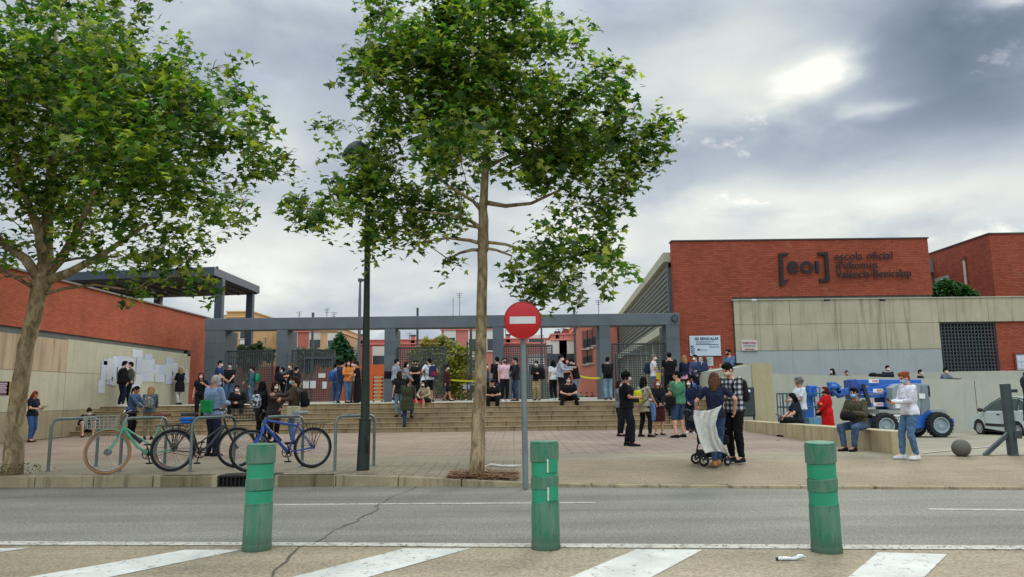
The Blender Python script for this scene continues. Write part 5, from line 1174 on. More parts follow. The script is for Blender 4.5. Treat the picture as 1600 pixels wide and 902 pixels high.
# bicycle racks
m_rack = simple('rack_galvanised', S(112, 126, 122), .45, .18, 6, .5, world=True)
RK = [((75, 737), (150, 729), 'first bicycle rack hoop from the leaning tree'), ((187, 737), (257, 729), 'second rack hoop, behind the mint green bicycle'), ((297, 737), (365, 729), 'third rack hoop, between the green and blue bicycles'), ((408, 736), (472, 729.5), 'fourth rack hoop, behind the blue bicycle'), ((523, 736), (584, 728), 'fifth rack hoop, beside the lamp post')]
for a, b_, lab in RK:
    A = atZ(*a, 0); B = atZ(*b_, 0); t = thing('bike_rack', 'galvanised inverted U ' + lab, 'bike rack', A, 0, 'bicycle racks by the kerb'); d = B - A; h = .88; r_ = .14; u = d.normalized()
    pts = [V((0, 0, -.02)), V((0, 0, h - r_))] + [V(u * (r_ - r_ * math.cos(k))) + V((0, 0, h - r_ + r_ * math.sin(k))) for k in np.linspace(.3, PI / 2, 5)]
    pts += [V(d - u * (r_ - r_ * math.cos(k))) + V((0, 0, h - r_ + r_ * math.sin(k))) for k in np.linspace(PI / 2, .3, 5)] + [d + V((0, 0, h - r_)), d + V((0, 0, -.02))]
    MB().tube(pts, .026, 12).build('hoop', m_rack, t, smooth=60)
    q = MB(); q.lathe([(.0, 0), (.06, 0), (.06, .006), (.03, .008)], n=16); q.lathe([(.0, 0), (.06, 0), (.06, .006), (.03, .008)], c=d, n=16); q.build('base_plate', m_rack, t, smooth=30)
# bicycles
m_tyre = simple('tyre_black', S(24, 24, 25), .8, .15); m_rim = simple('rim_alloy', S(130, 132, 134), .35, .1, metal=.7); m_blk = simple('black_plastic', S(18, 18, 20), .4, .1); m_chr = simple('chrome', S(160, 162, 165), .25, .05, metal=.9)
def bike(label, pr_, pf, frame_c, tyre=m_tyre, rim=m_rim, R_=.345, saddle_c=(25, 24, 24), step=False, tube=.016, extras=(), fork_c=None, guard=None, lean=.0):
    A = V(pr_); B = V(pf); d = B - A; wb = d.length; t = thing('bicycle', label, 'bicycle', A, math.atan2(d.y, d.x)); t.rotation_euler = (lean, 0, math.atan2(d.y, d.x))
    fm = simple('paint_%d_%d' % frame_c[:2], S(*frame_c), .3, .1, 6, coat=.4); k = wb / 1.08
    P2 = lambda x_, z_, y_=0: V((x_ * k, y_, z_))
    for nm_, c in (('rear', V((0, 0, R_))), ('front', V((wb, 0, R_)))):
        w = MB().torus(c, (0, 1, 0), R_ - .022, .022, 48, 8).build('wheel', tyre, t, smooth=180)
        q = MB().torus(c, (0, 1, 0), R_ - .052, .011, 48, 6); q.build('rim', rim, w, smooth=180)
        q = MB(); q.tube([c + V((0, -.05, 0)), c + V((0, .05, 0))], .022 if nm_ == 'rear' else (.055 if 'dynamo' in extras else .02), 10)
        for i in range(24):
            a_ = 2 * PI * i / 24; o_ = .02 * (1 if i % 2 else -1); q.tube([c + V((math.cos(a_ + .5) * .02, o_, math.sin(a_ + .5) * .02)), c + V((math.cos(a_) * (R_ - .055), 0, math.sin(a_) * (R_ - .055)))], .0016, 3, cap=False)
        q.build('spokes_and_hub', simple('spoke_steel', S(110, 112, 114), .4, .05, metal=.6), w)
    bb = P2(.44, .29); sc_ = P2(.27, .78); ht = P2(.83, .86); hb = P2(.865, .74); rh = V((0, 0, R_)); fh = V((wb, 0, R_))
    q = MB(); q.tube([bb, sc_], tube, 8)
    if step: q.tube([hb + V((0, 0, .02)), P2(.39, .42)], tube * .9, 8); q.tube([hb, P2(.62, .42), bb], tube * 1.4, 8); q.tube([P2(.36, .52), P2(.39, .42)], tube, 8)
    else: q.tube([ht - V((0, 0, .03)), sc_ - V((0, 0, .06))], tube * 1.1, 8); q.tube([hb + V((0, 0, .02)), bb], tube * 1.6, 8)
    q.tube([ht, hb], tube * 1.3, 8)
    for y_ in (-.055, .055): q.tube([bb + V((0, y_ * .5, 0)), rh + V((0, y_, 0))], .010, 6); q.tube([sc_ + V((0, y_ * .3, -.08)), rh + V((0, y_, 0))], .009, 6)
    q.build('frame', fm, t, smooth=60)
    q = MB(); fkm = simple('paint_%d_%d' % fork_c[:2], S(*fork_c), .3, .1) if fork_c else fm
    q.tube([hb, hb + V((.02, 0, -.06))], .022, 8)
    for y_ in (-.055, .055): q.tube([hb + V((.02, y_, -.05)), P2(.97, .52, y_), fh + V((0, y_, 0))], [.016, .014, .010], 7)
    q.build('fork', fkm, t, smooth=60)
    q = MB(); hd = ht + V((-.02, 0, .08)); q.tube([ht, hd, hd + V((.05, 0, .03))], .014, 7)
    if step: pts = [hd + V((-.12, -.27, .06)), hd + V((0, -.24, .08)), hd + V((.05, -.1, .04)), hd + V((.05, .1, .04)), hd + V((0, .24, .08)), hd + V((-.12, .27, .06))]
    else: pts = [hd + V((-.02, -.30, .05)), hd + V((.04, -.12, .03)), hd + V((.05, 0, .03)), hd + V((.04, .12, .03)), hd + V((-.02, .30, .05))]
    q.tube(pts, .012, 8); q.build('handlebar', m_chr if step else m_blk, t, smooth=60)
    q = MB()
    for s_ in (0, -1): q.tube([pts[s_], pts[s_] + (pts[s_] - pts[1 if s_ == 0 else -2]).normalized() * -.11], .018, 8)
    for s_ in (-1, 1): q.tube([hd + V((.03, s_ * .18, .03)), hd + V((.1, s_ * .12, -.06)), hb + V((.03, 0, .05))], .005, 5)
    q.build('grips_and_cables', m_blk, t, smooth=60)
    q = MB(); sp = P2(.235, .90); q.tube([sc_ - V((0, 0, .02)), sp], .013, 8); q.build('seat_post', m_chr, t, smooth=60)
    q = MB(); q.loft([[V((sp.x + x_ , y_ * w_, sp.z + .03 + h_)) for y_, h_ in ((-1, 0), (-.8, .03), (0, .045), (.8, .03), (1, 0), (0, -.015))] for x_, w_ in ((-.12, .06), (-.08, .075), (0, .05), (.08, .025), (.15, .015))]); q.build('saddle', simple('saddle_%d' % saddle_c[0], S(*saddle_c), .5, .1), t, smooth=50)
    q = MB(); q.torus(bb + V((0, -.05, 0)), (0, 1, 0), .085, .008, 28, 6); q.lathe([(0, 0), (.03, 0), (.03, .1), (0, .1)], c=bb + V((0, -.05, 0)), ax=(0, 1, 0), n=12)
    for i in range(5): q.tube([bb + V((0, -.05, 0)), bb + V((math.cos(i * 1.2566) * .085, -.05, math.sin(i * 1.2566) * .085))], .008, 5)
    q.tube([bb + V((0, -.07, 0)), bb + V((-.05, -.08, -.16))], .010, 6); q.tube([bb + V((0, .07, 0)), bb + V((.05, .08, .16))], .010, 6)
    q.tube([bb + V((0, -.05, .085)), rh + V((0, -.045, .04))], .004, 4); q.tube([bb + V((0, -.05, -.085)), rh + V((0, -.045, -.04))], .004, 4); q.build('crankset', m_blk, t, smooth=60)
    for s_, cc_ in ((-1, bb + V((-.05, -.13, -.165))), (1, bb + V((.05, .13, .165)))): MB().box(cc_.x - .05, cc_.x + .05, cc_.y - .045, cc_.y + .045, cc_.z - .012, cc_.z + .012).build('pedal', m_blk, t, bevel=.004)
    if guard:
        gm = simple('guard_%d' % guard[0], S(*guard), .4, .1)
        for c, a0, a1 in ((rh, -.3, 2.9), (fh, .6, 2.6)):
            q = MB(); n_ = 18; rings = []
            for i in range(n_ + 1):
                a_ = a0 + (a1 - a0) * i / n_; e = V((math.cos(a_), 0, math.sin(a_))); rings.append([c + e * (R_ + .018) + V((0, y_, 0)) - e * (abs(y_) * .3) for y_ in (-.028, 0, .028)] + [c + e * (R_ + .014) + V((0, y_, 0)) - e * (abs(y_) * .3) for y_ in (.028, 0, -.028)])
            q.loft(rings); q.build('mudguard', gm, t, smooth=50)
    if 'rack' in extras:
        q = MB(); z_ = R_ * 2 + .07
        for y_ in (-.06, 0, .06): q.tube([(-.28, y_, z_), (.16 * k, y_, z_)], .006, 5)
        for x_ in (-.28, -.1, .12): q.tube([(x_, -.06, z_), (x_, .06, z_)], .006, 5)
        for y_ in (-.065, .065):
            q.tube([(0, y_, R_), (-.18, y_, z_)], .006, 5); q.tube([(0, y_, R_), (-.02, y_, z_)], .006, 5); q.tube([(0, y_, R_), (.1, y_, z_)], .005, 5)
        q.build('rear_rack', m_blk, t, smooth=60)
    if 'basket_wire' in extras or 'basket_front' in extras or 'crate' in extras:
        bx = (wb - .10, wb + .32) if 'crate' not in extras else (-.28, .12); zb = .80 if 'crate' not in extras else R_ * 2 + .085; hh = .22; q = MB(); bm_ = simple('basket_pale', S(150, 152, 140), .4, .1) if 'basket_wire' in extras else m_blk
        if 'basket_wire' in extras: bx = (wb - .12, wb + .36); zb = .74; hh = .2
        for j in range(5):
            z_ = zb + hh * j / 4; e_ = .02 * (4 - j) * .6; q.tube([(bx[0] + e_, -.17 + e_, z_), (bx[1] - e_, -.17 + e_, z_), (bx[1] - e_, .17 - e_, z_), (bx[0] + e_, .17 - e_, z_), (bx[0] + e_, -.17 + e_, z_)], .005, 4)
        for i in range(9):
            X = bx[0] + (bx[1] - bx[0]) * i / 8; q.tube([(X, -.17, zb + hh), (X, -.13, zb), (X, .13, zb), (X, .17, zb + hh)], .0035, 4)
        for i in range(6):
            Y_ = -.17 + .34 * i / 5; q.tube([(bx[0], Y_, zb + hh), (bx[0] + .04, Y_ * .8, zb), (bx[1] - .04, Y_ * .8, zb), (bx[1], Y_, zb + hh)], .0035, 4)
        q.build('basket', bm_, t, smooth=60)
    if 'bottle' in extras: 
        c = bb.lerp(hb, .45) + V((.0, -.0, .06)); dd = (hb - bb).normalized(); MB().tube([c - dd * .09, c + dd * .07, c + dd * .08, c + dd * .11], [.034, .034, .02, .016], 12).build('bottle', simple('bottle_dark', S(40, 44, 46), .3, .2), t, smooth=50)
    if 'reflector' in extras: MB().box(wb - .03, wb + .03, -.03, -.015, R_ - .22, R_ - .12).build('reflector', simple('reflector_orange', S(210, 70, 40), .3, .1), t)
    return t
A = atZ(272, 734.5, 0); B = atZ(166, 741.5, 0)
bk1 = bike('mint green step through bicycle with tan tyres and a wire basket', A, B, (96, 172, 140), simple('tyre_tan', S(168, 122, 80), .8, .12), m_chr, .355, (120, 62, 34), True, .017, ('basket_wire', 'bottle', 'dynamo', 'rack'), None, (126, 170, 140))
A = atZ(268, 737, 0); B = atZ(369, 731, 0)
bike('black city bicycle with a dark wire basket between the green and blue ones', A, B, (30, 32, 34), m_tyre, m_rim, .345, (24, 24, 26), True, .015, ('basket_front', 'rack'), None, (34, 36, 38))
ph = atZ(290, 737, .0); o = thing('blue_pouch', 'small bright blue pouch strapped on the rear rack of the black bicycle', 'pouch', V(ph) + V((-.02, .0, .795)))
MB().box(-.10, .10, -.06, .06, 0, .10).build('pouch_body', cloth((32, 110, 190)), o, bevel=.02); MB().box(-.105, .105, -.062, .062, .045, .06).build('pouch_strap', m_blk, o)
A = atZ(488, 731.5, 0); B = atZ(390, 738.5, 0)
bike('blue and silver mountain bicycle with a black rear rack', A, B, (28, 70, 150), m_tyre, m_rim, .345, (130, 132, 136), False, .019, ('rack', 'bottle', 'reflector'), (52, 88, 190), None)
# gate post, stone ball
gpst = thing('gate_post', 'dark steel gate post with a diagonal brace near the right edge', 'gate post', atZ(1583, 712, 0)); L = gpst.location
top = atY(1570, 600, L.y) - L; m_gp = simple('gate_post_steel', S(70, 80, 80), .5, .25, 5, .3, .2)
MB().beam((0, 0, -.05), top, .13, .13, ref=V((0, 1, 0))).build('post', m_gp, gpst, bevel=.006)
MB().beam(atY(1577, 676, L.y) - L, atZ(1538, 712, .0) - L, .07, .07, ref=V((0, 1, 0))).build('brace', m_gp, gpst, bevel=.004)
q = MB(); c = atY(1580, 611, L.y) - L; q.box(c.x - .02, c.x + .10, -.03, .03, c.z - .03, c.z + .03); q.build('hinge', m_gp, gpst, bevel=.004); q = MB(); c = atY(1585, 680, L.y) - L; q.box(c.x - .05, c.x + .08, -.09, .0, c.z - .06, c.z + .08); q.build('catch', m_gp, gpst, bevel=.004)
sb = MB().ell((0, 0, .145), (.16, .16, .158), nu=28, nv=18).build('stone_ball', concrete('ball_stone', S(98, 96, 84), .3, .2), None, smooth=180); sb.location = atZ(1503, 713, 0) + V((0, 0, -.0)); tag(sb, 'round dark stone ball bollard standing on the pavement', 'stone ball')
line_mesh('gate_rail', atZ(1430, 713, .0)[:2], (14, 13.6), .06, .006, simple('rail_dark', S(88, 80, 66), .8, .2))
l1 = atZ(1440, 712, 0); 
def lotz(px, py):
    p_ = atZ(px, py, 0)
    for _ in range(20): p_ = atZ(px, py, gz(p_.x, p_.y) + .012)
    return p_
a = lotz(1445, 708); b_ = lotz(1560, 697); a2 = lotz(1450, 705); b2 = lotz(1555, 694)
struct(MB().add([a, b_, b_ + V((0, .12, -.003)), a + V((0, .12, -.003))], [(0, 1, 2, 3)]).build('yard_line', m_ptw))
# bin board by the stairs
bn = thing('litter_bin', 'dark green grey metal bin panel on two legs beside the stair end wall', 'bin', (xat(1168, 24.2, .8), 24.2, 0)); X = 0
MB().box(-.24, .21, -.12, .12, .42, 1.36).build('bin_body', simple('bin_dark', S(38, 50, 52), .45, .12), bn, bevel=.02)
MB().box(-.22, .19, -.14, -.122, .46, 1.2).build('bin_door', simple('bin_door', S(46, 58, 58), .45, .12), bn, bevel=.004); MB().box(.0, .07, -.15, -.141, 1.2, 1.28).build('bin_label', simple('white_paint', S(225, 225, 220)), bn)
for x_ in (-.22, .19): MB().box(x_ - .025, x_ + .025, -.025, .025, 0, .42).build('leg', simple('bin_dark', S(38, 50, 52)), bn)

# ================================================================ BOOM LIFT
YB = 25.4; GZ = gz(14, YB)
def Q(px, py, Y=YB): return atY(px, py, Y)
m_bl = simple('lift_blue', S(18, 92, 176), .35, .15, 3, coat=.3, world=True); m_bl2 = simple('lift_blue_pale', S(90, 150, 190), .4, .1); m_gr = simple('lift_grey', S(134, 146, 148), .5, .08, 2, world=True); m_dk = simple('lift_dark', S(30, 34, 42), .5, .15)
bl = thing('boom_lift', 'blue articulated boom lift with a grey engine cover parked by the pale wall', 'boom lift', (Q(1425, 680).x, YB, GZ))
for px, Yw in ((1382, YB - .75), (1467, YB - .75), (1352, YB + .85), (1428, YB + .85)):
    c = Q(px, 660, Yw); rw_ = .40; c.z = gz(c.x, Yw) + rw_
    w = MB().lathe([(.25, -.04), (.262, -.135), (.36, -.15), (rw_, -.10), (rw_ + .003, 0), (rw_, .10), (.36, .15), (.25, .14)], c=c, ax=(0, 1, 0), n=36).build('wheel', m_tyre, bl, w=True, smooth=40)
    q = MB()
    for i in range(22):
        a_ = 2 * PI * i / 22
        for s_ in (-1, 1): e = V((math.cos(a_ + s_ * .07), 0, math.sin(a_ + s_ * .07))); q.beam(c + e * rw_ * .97 + V((0, s_ * .13, 0)), c + V((math.cos(a_), 0, math.sin(a_))) * (rw_ + .012) + V((0, s_ * .02, 0)), .05, .035)
    q.build('tread', m_tyre, w, w=True)
    MB().lathe([(0, -.10), (.09, -.12), (.10, -.09), (.20, -.07), (.235, -.15), (.26, -.15), (.265, -.1), (.26, .1), (0, .1)], c=c, ax=(0, 1, 0), n=32).build('rim', simple('rim_blue_grey', S(142, 158, 162), .5, .1), w, w=True, smooth=35)
a = Q(1372, 664); b_ = Q(1478, 664)
q = MB(); q.box(a.x, b_.x, YB - .5, YB + .6, GZ + .35, GZ + .62); q.prism([Q(1398, 669, YB - .62), Q(1420, 672, YB - .62), Q(1456, 667, YB - .62), Q(1466, 648, YB - .62), Q(1450, 640, YB - .62), Q(1398, 655, YB - .62)], (0, .1, 0)); q.build('chassis', m_bl, bl, w=True, bevel=.02)
q = MB(); a = Q(1374, 646); b_ = Q(1404, 652); q.box(a.x - .3, b_.x + 1.3, YB - .6, YB + .6, GZ + .80, GZ + .93); q.build('platform_deck', simple('deck_pale', S(150, 154, 146), .6, .15), bl, w=True)
a = Q(1396, 648, YB - .63); b_ = Q(1416, 661, YB - .63); MB().box(a.x, b_.x, YB - .65, YB - .601, b_.z, a.z).build('warning_plate', simple('white_paint', S(225, 225, 220)), bl, w=True)
text_mesh('warning_text', '277/05', .22, m_dk, bl, face_mat((a.x + .03, YB - .655, b_.z + .06), bl), .002, .004, sx=.6)
q = MB().box(Q(1380, 640).x, Q(1420, 640).x, YB - .35, YB + .35, GZ + .93, GZ + 1.0); q.lathe([(.5, 0), (.5, .2)], c=(Q(1405, 640).x, YB, GZ + .6), n=24); q.build('turntable', m_dk, bl, w=True, bevel=.01)
def pp(name, pts, y0, y1, mat): MB().prism([Q(px, py, YB + y0) for px, py in pts], (0, y1 - y0, 0)).build(name, mat, bl, w=True, bevel=.02)
pp('engine_cover', [(1394, 606), (1404, 600), (1417, 599), (1452, 600), (1453, 640), (1446, 641), (1395, 640)], -.62, -.05, m_gr)
pp('rear_counterweight', [(1440, 602), (1451, 601), (1454, 638), (1440, 650)], -.66, .6, simple('lift_grey_dark', S(112, 126, 130), .5, .1, 2))
pp('cover_vent', [(1449.5, 603), (1452.5, 603), (1454, 620), (1451, 620)], -.67, -.661, m_dk)
pp('upper_boom', [(1331, 593), (1440, 593), (1440, 601), (1352, 603), (1344, 608), (1331, 606)], -.12, .3, m_bl)
pp('boom_knuckle', [(1329, 594), (1338, 592), (1344, 604), (1345, 622), (1334, 632), (1330, 612)], -.2, .36, simple('lift_blue_dark', S(16, 66, 140), .4, .1, coat=.3))
pp('lower_boom', [(1344, 606), (1400, 599), (1400, 606), (1350, 614)], -.16, .34, m_bl)
pp('riser_arm', [(1345, 612), (1396, 610), (1396, 614.5), (1346, 616)], -.24, .32, simple('lift_blue_mid', S(50, 100, 200), .35, .1, coat=.3))
pp('riser_arm', [(1345, 617), (1396, 615.5), (1396, 621), (1348, 622)], -.2, .3, m_bl)
pp('base_arm', [(1360, 631), (1394, 628), (1394, 636), (1362, 636)], -.22, .3, m_bl)
pp('turret_block', [(1374, 622), (1394, 621), (1394, 645), (1378, 645)], -.1, .3, simple('lift_navy', S(22, 32, 90), .5, .1))
MB().beam(Q(1348, 600, YB - .3), Q(1359, 634, YB - .3), .10, .10).build('hydraulic_cylinder', m_dk, bl, w=True)
pp('boom_end', [(1358, 636), (1363, 632), (1363, 637)], -.25, .3, m_bl)
for px, py in ((1369, 595.5), (1373, 610.5), (1374, 632)):
    a = Q(px - 8, py - 2.8, YB - .30); b_ = Q(px + 8, py + 2.8, YB - .30); yb_ = YB - (.125 if py < 600 else .245 if py < 615 else .225)
    st_ = MB().box(a.x, b_.x, yb_ - .006, yb_, b_.z, a.z).build('sticker', simple('white_paint', S(225, 225, 220)), bl, w=True)
    q = MB()
    for i in range(5): x0 = a.x + (b_.x - a.x) * (.38 + i * .12); q.box(x0, x0 + .025, yb_ - .009, yb_ - .0065, b_.z + .03, a.z - .03)
    q.build('sticker_print', simple('print_red_bright', S(200, 60, 56)), st_, w=True)
for px, py in ((1440, 619), (1404, 634)):
    a = Q(px - 5, py - 4, YB - .64); b_ = Q(px + 5, py + 4, YB - .64); yb_ = YB - (.665 if px > 1435 else .625); MB().box(a.x, b_.x, yb_ - .006, yb_, b_.z, a.z).build('label', simple('white_paint', S(225, 225, 220)), bl, w=True)
# jib and work cage
q = MB()
for a, b_, w_ in (((1331, 610), (1318, 613), .22), ((1318, 613), (1307, 617), .26), ((1307, 617), (1300, 603), .34), ((1300, 603), (1294, 604), .28), ((1310, 609), (1300, 601), .25)): q.beam(Q(*a), Q(*b_), .2, w_)
q.ell(Q(1302, 605), (.19, .15, .13), nu=14); q.build('jib', m_bl, bl, w=True, bevel=.02)
q = MB(); 
q.tube([Q(1300, 611, YB - .15), Q(1308, 618, YB - .2), Q(1318, 619, YB - .2), Q(1328, 617, YB - .15)], .025, 6); q.tube([Q(1303, 606, YB - .15), Q(1299, 612, YB - .2), Q(1300, 618, YB - .15)], .025, 6); q.build('hoses', m_dk, bl, w=True)
q = MB(); x0, x1 = Q(1222, 620).x, Q(1282, 620).x; zt = Q(1250, 615).z; zb = Q(1250, 662).z; zm = (zt * .55 + zb * .45); ys = (YB - .4, YB + .5)
for z_ in (zt, zm):
    q.tube([(x0, ys[0], z_), (x1, ys[0], z_), (x1, ys[1], z_), (x0, ys[1], z_), (x0, ys[0], z_)], .024, 6)
for i in range(8):
    X = x0 + (x1 - x0) * i / 7
    for Y_ in ys: q.tube([(X, Y_, zb), (X, Y_, zt)], .018 if i in (0, 7) else .013, 5)
for Y_ in np.linspace(ys[0], ys[1], 4): q.tube([(x0, Y_, zb), (x0, Y_, zt)], .015, 5)
q.build('work_cage', simple('cage_teal', S(40, 86, 110), .45, .1), bl, w=True, smooth=60)
q = MB(); q.box(x0 + .7, x1 + .05, ys[0] - .03, ys[1] + .03, zb - .05, zb + .20); q.build('cage_floor', simple('cage_floor', S(84, 128, 150), .5, .3, 12), bl, w=True, bevel=.01)
q = MB(); a = Q(1262, 607, YB - .1); b_ = Q(1272, 620, YB - .1); q.box(a.x, b_.x + .1, YB - .15, YB + .1, b_.z, a.z + .1); a = Q(1259, 618); q.box(a.x - .1, a.x + .25, YB, YB + .3, zb + .1, zt + .12); q.build('control_box', m_bl, bl, w=True, bevel=.03)
q = MB(); q.tube([Q(1274, 605, YB - .2), Q(1281, 606, YB - .2), Q(1281, 628, YB - .2), Q(1272, 628, YB - .2), Q(1272, 606, YB - .2)], .028, 8); q.build('control_guard', m_bl, bl, w=True, smooth=60)
pp('jib_link', [(1278, 640), (1284, 640), (1302, 616), (1296, 612)], .0, .14, m_bl)

# ================================================================ CAR
YC = 28.4; car = thing('parked_car', 'silver grey hatchback with black side trims parked by the pale wall', 'car', (xat(1510, YC, .3), YC, gz(20, YC) - .02), math.radians(-92)); car.scale = (1, 1, .94)
m_car = simple('car_silver', S(192, 204, 202), .3, .04, 1, coat=.6, metal=.1); m_gl = simple('car_glass', S(56, 76, 72), .08, .1); m_trim = simple('car_trim', S(24, 26, 28), .6, .1)
Wc = 1.62
def arch(cx, r, n=9): return [(cx - r * math.cos(PI * i / n), .30 + r * math.sin(PI * i / n)) for i in range(n + 1)]
prof = [(0.04, .24)] + [(0.30, .22)] + arch(.72, .36) + [(2.72 - .36, .22)] + arch(2.95, .36)[:] + [(3.66, .24), (3.80, .42), (3.82, .78), (3.72, .98), (3.5, 1.02), (.98, .93), (.62, .84), (.25, .72), (.04, .58), (0.0, .42)]
prof = [p_ for i, p_ in enumerate(prof) if i == 0 or abs(p_[0] - prof[i - 1][0]) + abs(p_[1] - prof[i - 1][1]) > .02]
prof = [(max(0, x_), z_) for x_, z_ in prof]
q = MB(); rings = []
for y_, ins in ((0, .05), (.06, .0), (Wc - .06, 0), (Wc, .05)):
    rings.append([V((1.9 + (x_ - 1.9) * (1 - ins * .3), y_, z_ if z_ < .4 else z_ - ins * .4)) for x_, z_ in prof])
q.loft(rings); q.build('body', m_car, car, bevel=.012, smooth=40)
gh = [(.82, .93), (1.28, 1.24), (1.75, 1.47), (2.2, 1.52), (2.9, 1.48), (3.3, 1.36), (3.62, 1.05), (3.64, .98)]
q = MB(); q.loft([[V((2.1 + (x_ - 2.1) * (1.0 if z_ < 1.0 else 1.0), (.05 if s_ else Wc - .05) + (1 if s_ else -1) * (.0 if z_ < 1.0 else .20 * (z_ - .95) / .5), z_)) for x_, z_ in gh] for s_ in (1, 0)]); q.build('cabin', m_car, car, smooth=40)
def side(pts, name, mat, off=-.006, t_=.012):
    P_ = [V((x_, .05 + .20 * max(0, z_ - .95) / .5 + off, z_)) for x_, z_ in pts]; MB().prism(P_, (0, t_, 0)).build(name, mat, car)
side([(1.02, .97), (1.36, 1.22), (1.75, 1.40), (2.12, 1.44), (2.08, .99)], 'side_window', m_gl); side([(2.2, .99), (2.24, 1.445), (2.78, 1.42), (2.9, 1.02)], 'side_window', m_gl); side([(2.98, 1.03), (2.87, 1.40), (3.18, 1.30), (3.42, 1.08)], 'side_window', m_gl)
q = MB()
for a, b_ in (((.90, .95), (1.32, 1.25)), ((1.32, 1.25), (1.75, 1.45)), ((1.75, 1.45), (2.2, 1.495)), ((2.2, 1.495), (2.9, 1.455)), ((2.9, 1.455), (3.28, 1.32)), ((3.28, 1.32), (3.5, 1.06))): q.beam((a[0], .05 + .2 * max(0, a[1] - .95) / .5 - .01, a[1]), (b_[0], .05 + .2 * max(0, b_[1] - .95) / .5 - .01, b_[1]), .02, .02)
q.beam((2.14, .04, .98), (2.18, .22, 1.46), .06, .02); q.beam((2.93, .04, 1.0), (2.84, .22, 1.42), .05, .02); q.build('window_trim', m_trim, car)
q = MB(); q.box(1.15, 2.1, -.012, .0, .40, .50).box(2.14, 2.62, -.012, 0, .40, .50); q.build('rubbing_strip', m_trim, car)
MB().box(.35, 3.6, .03, Wc - .03, .19, .225).build('sill_underside', m_trim, car)
q = MB(); q.box(2.12, 2.125, -.004, 0, .3, .97).box(1.10, 1.105, -.004, 0, .35, .93).box(2.9, 2.905, -.004, .0, .62, .97); q.build('door_seams', m_trim, car)
for x_ in (1.88, 2.68): MB().box(x_, x_ + .16, -.03, .0, .83, .87).build('door_handle', m_trim, car, bevel=.006)
q = MB(); q.ell((1.08, -.10, 1.0), (.11, .08, .08)); q.beam((1.12, -.05, .97), (1.15, .04, .95), .05, .04); q.build('wing_mirror', m_trim, car, smooth=180)
for x_ in (.72, 2.95):
    for y_ in (.02, Wc - .2):
        w = MB().lathe([(.18, .06), (.19, -.005), (.27, -.01), (.30, .02), (.30, .16), (.27, .18), (.18, .18)], c=(x_, y_, .295), ax=(0, 1, 0), n=30).build('wheel', m_tyre, car, smooth=40)
        q = MB(); c = V((x_, y_, .295)); q.torus(c + V((0, .01, 0)), (0, 1, 0), .18, .018, 28, 6); q.lathe([(0, -.005), (.05, 0), (.05, .05), (0, .05)], c=c, ax=(0, 1, 0), n=14)
        for i in range(9): a_ = 2 * PI * i / 9; q.beam(c + V((0, .01, 0)), c + V((math.cos(a_) * .18, .01, math.sin(a_) * .18)), .045, .02, ref=V((0, 1, 0)))
        q.build('hubcap', simple('hubcap', S(168, 172, 172), .4, .08, metal=.3), w); MB().lathe([(0, .05), (.17, .05), (.17, .15), (0, .15)], c=c, ax=(0, 1, 0), n=24).build('wheel_inner', m_trim, w)
for y_ in (.1, Wc - .36): MB().ell((.10, y_ + .13, .60), (.09, .14, .08)).build('headlight', simple('headlight', S(190, 196, 196), .15, .1), car, smooth=180)
for x_ in (.36, .36): pass
# black arch liners
q = MB()
for x_ in (.72, 2.95): q.lathe([(0, .2), (.35, .2), (.35, Wc - .2), (0, Wc - .2)], c=(x_, 0, .30), ax=(0, 1, 0), n=26)
q.build('arch_liner', m_trim, car)
q = MB(); q.tube([(2.0, .8, 1.5), (1.9, .8, 1.5)], .0, 4) if 0 else None

# ================================================================ STROLLER
stc = atZ(1108, 718, 0); srt = thing('stroller', 'black baby stroller standing under the white cloth held by the woman', 'stroller', (xat(1110, 13.05, .3), 13.05, gz(3.4, 13.05)), .1)
q = MB(); k = .0
q.tube([(-.22, -.22, .12), (.25, -.22, .12)], .013, 7); q.tube([(-.22, .22, .12), (.25, .22, .12)], .013, 7); q.tube([(-.22, -.22, .12), (-.22, .22, .12)], .012, 7); q.tube([(.25, -.22, .12), (.25, .22, .12)], .012, 7)
for y_ in (-.22, .22): q.tube([(-.20, y_, .12), (-.10, y_, .50), (-.28, y_, .62), (-.38, y_, .92)], .013, 7); q.tube([(.25, y_, .12), (-.10, y_, .50), (.22, y_, .62)], .012, 7)
q.tube([(-.38, -.22, .92), (-.40, 0, .95), (-.38, .22, .92)], .015, 8); q.build('frame', m_blk, srt, smooth=60)
q = MB(); q.loft([[V((x_, y_, z_)) for y_ in (-.19, .19) for z_ in ((z0, z1) if y_ < 0 else (z1, z0))] for x_, z0, z1 in ((-.18, .36, .62), (0, .30, .58), (.28, .36, .50))]); q.build('seat', cloth((28, 28, 32)), srt, bevel=.03)
q = MB(); q.loft([[V((x_, y_, z_)) for y_ in (-.18, .18) for z_ in ((z0, z1) if y_ < 0 else (z1, z0))] for x_, z0, z1 in ((-.20, .14, .26), (.22, .14, .24))]); q.build('shopping_basket', cloth((34, 34, 38)), srt, bevel=.02)
q = MB(); n_ = 12; q.loft([[V((-.12 + .26 * math.cos(a_) * s_, y_, .62 + .26 * math.sin(a_) * s_)) for a_ in np.linspace(.5, 2.6, n_)] + [V((-.12 + .25 * math.cos(a_) * s_, y_, .62 + .25 * math.sin(a_) * s_)) for a_ in np.linspace(2.6, .5, n_)] for y_, s_ in ((-.20, .85), (-.18, 1), (.18, 1), (.2, .85))]); q.build('hood', cloth((30, 30, 34)), srt, smooth=50)
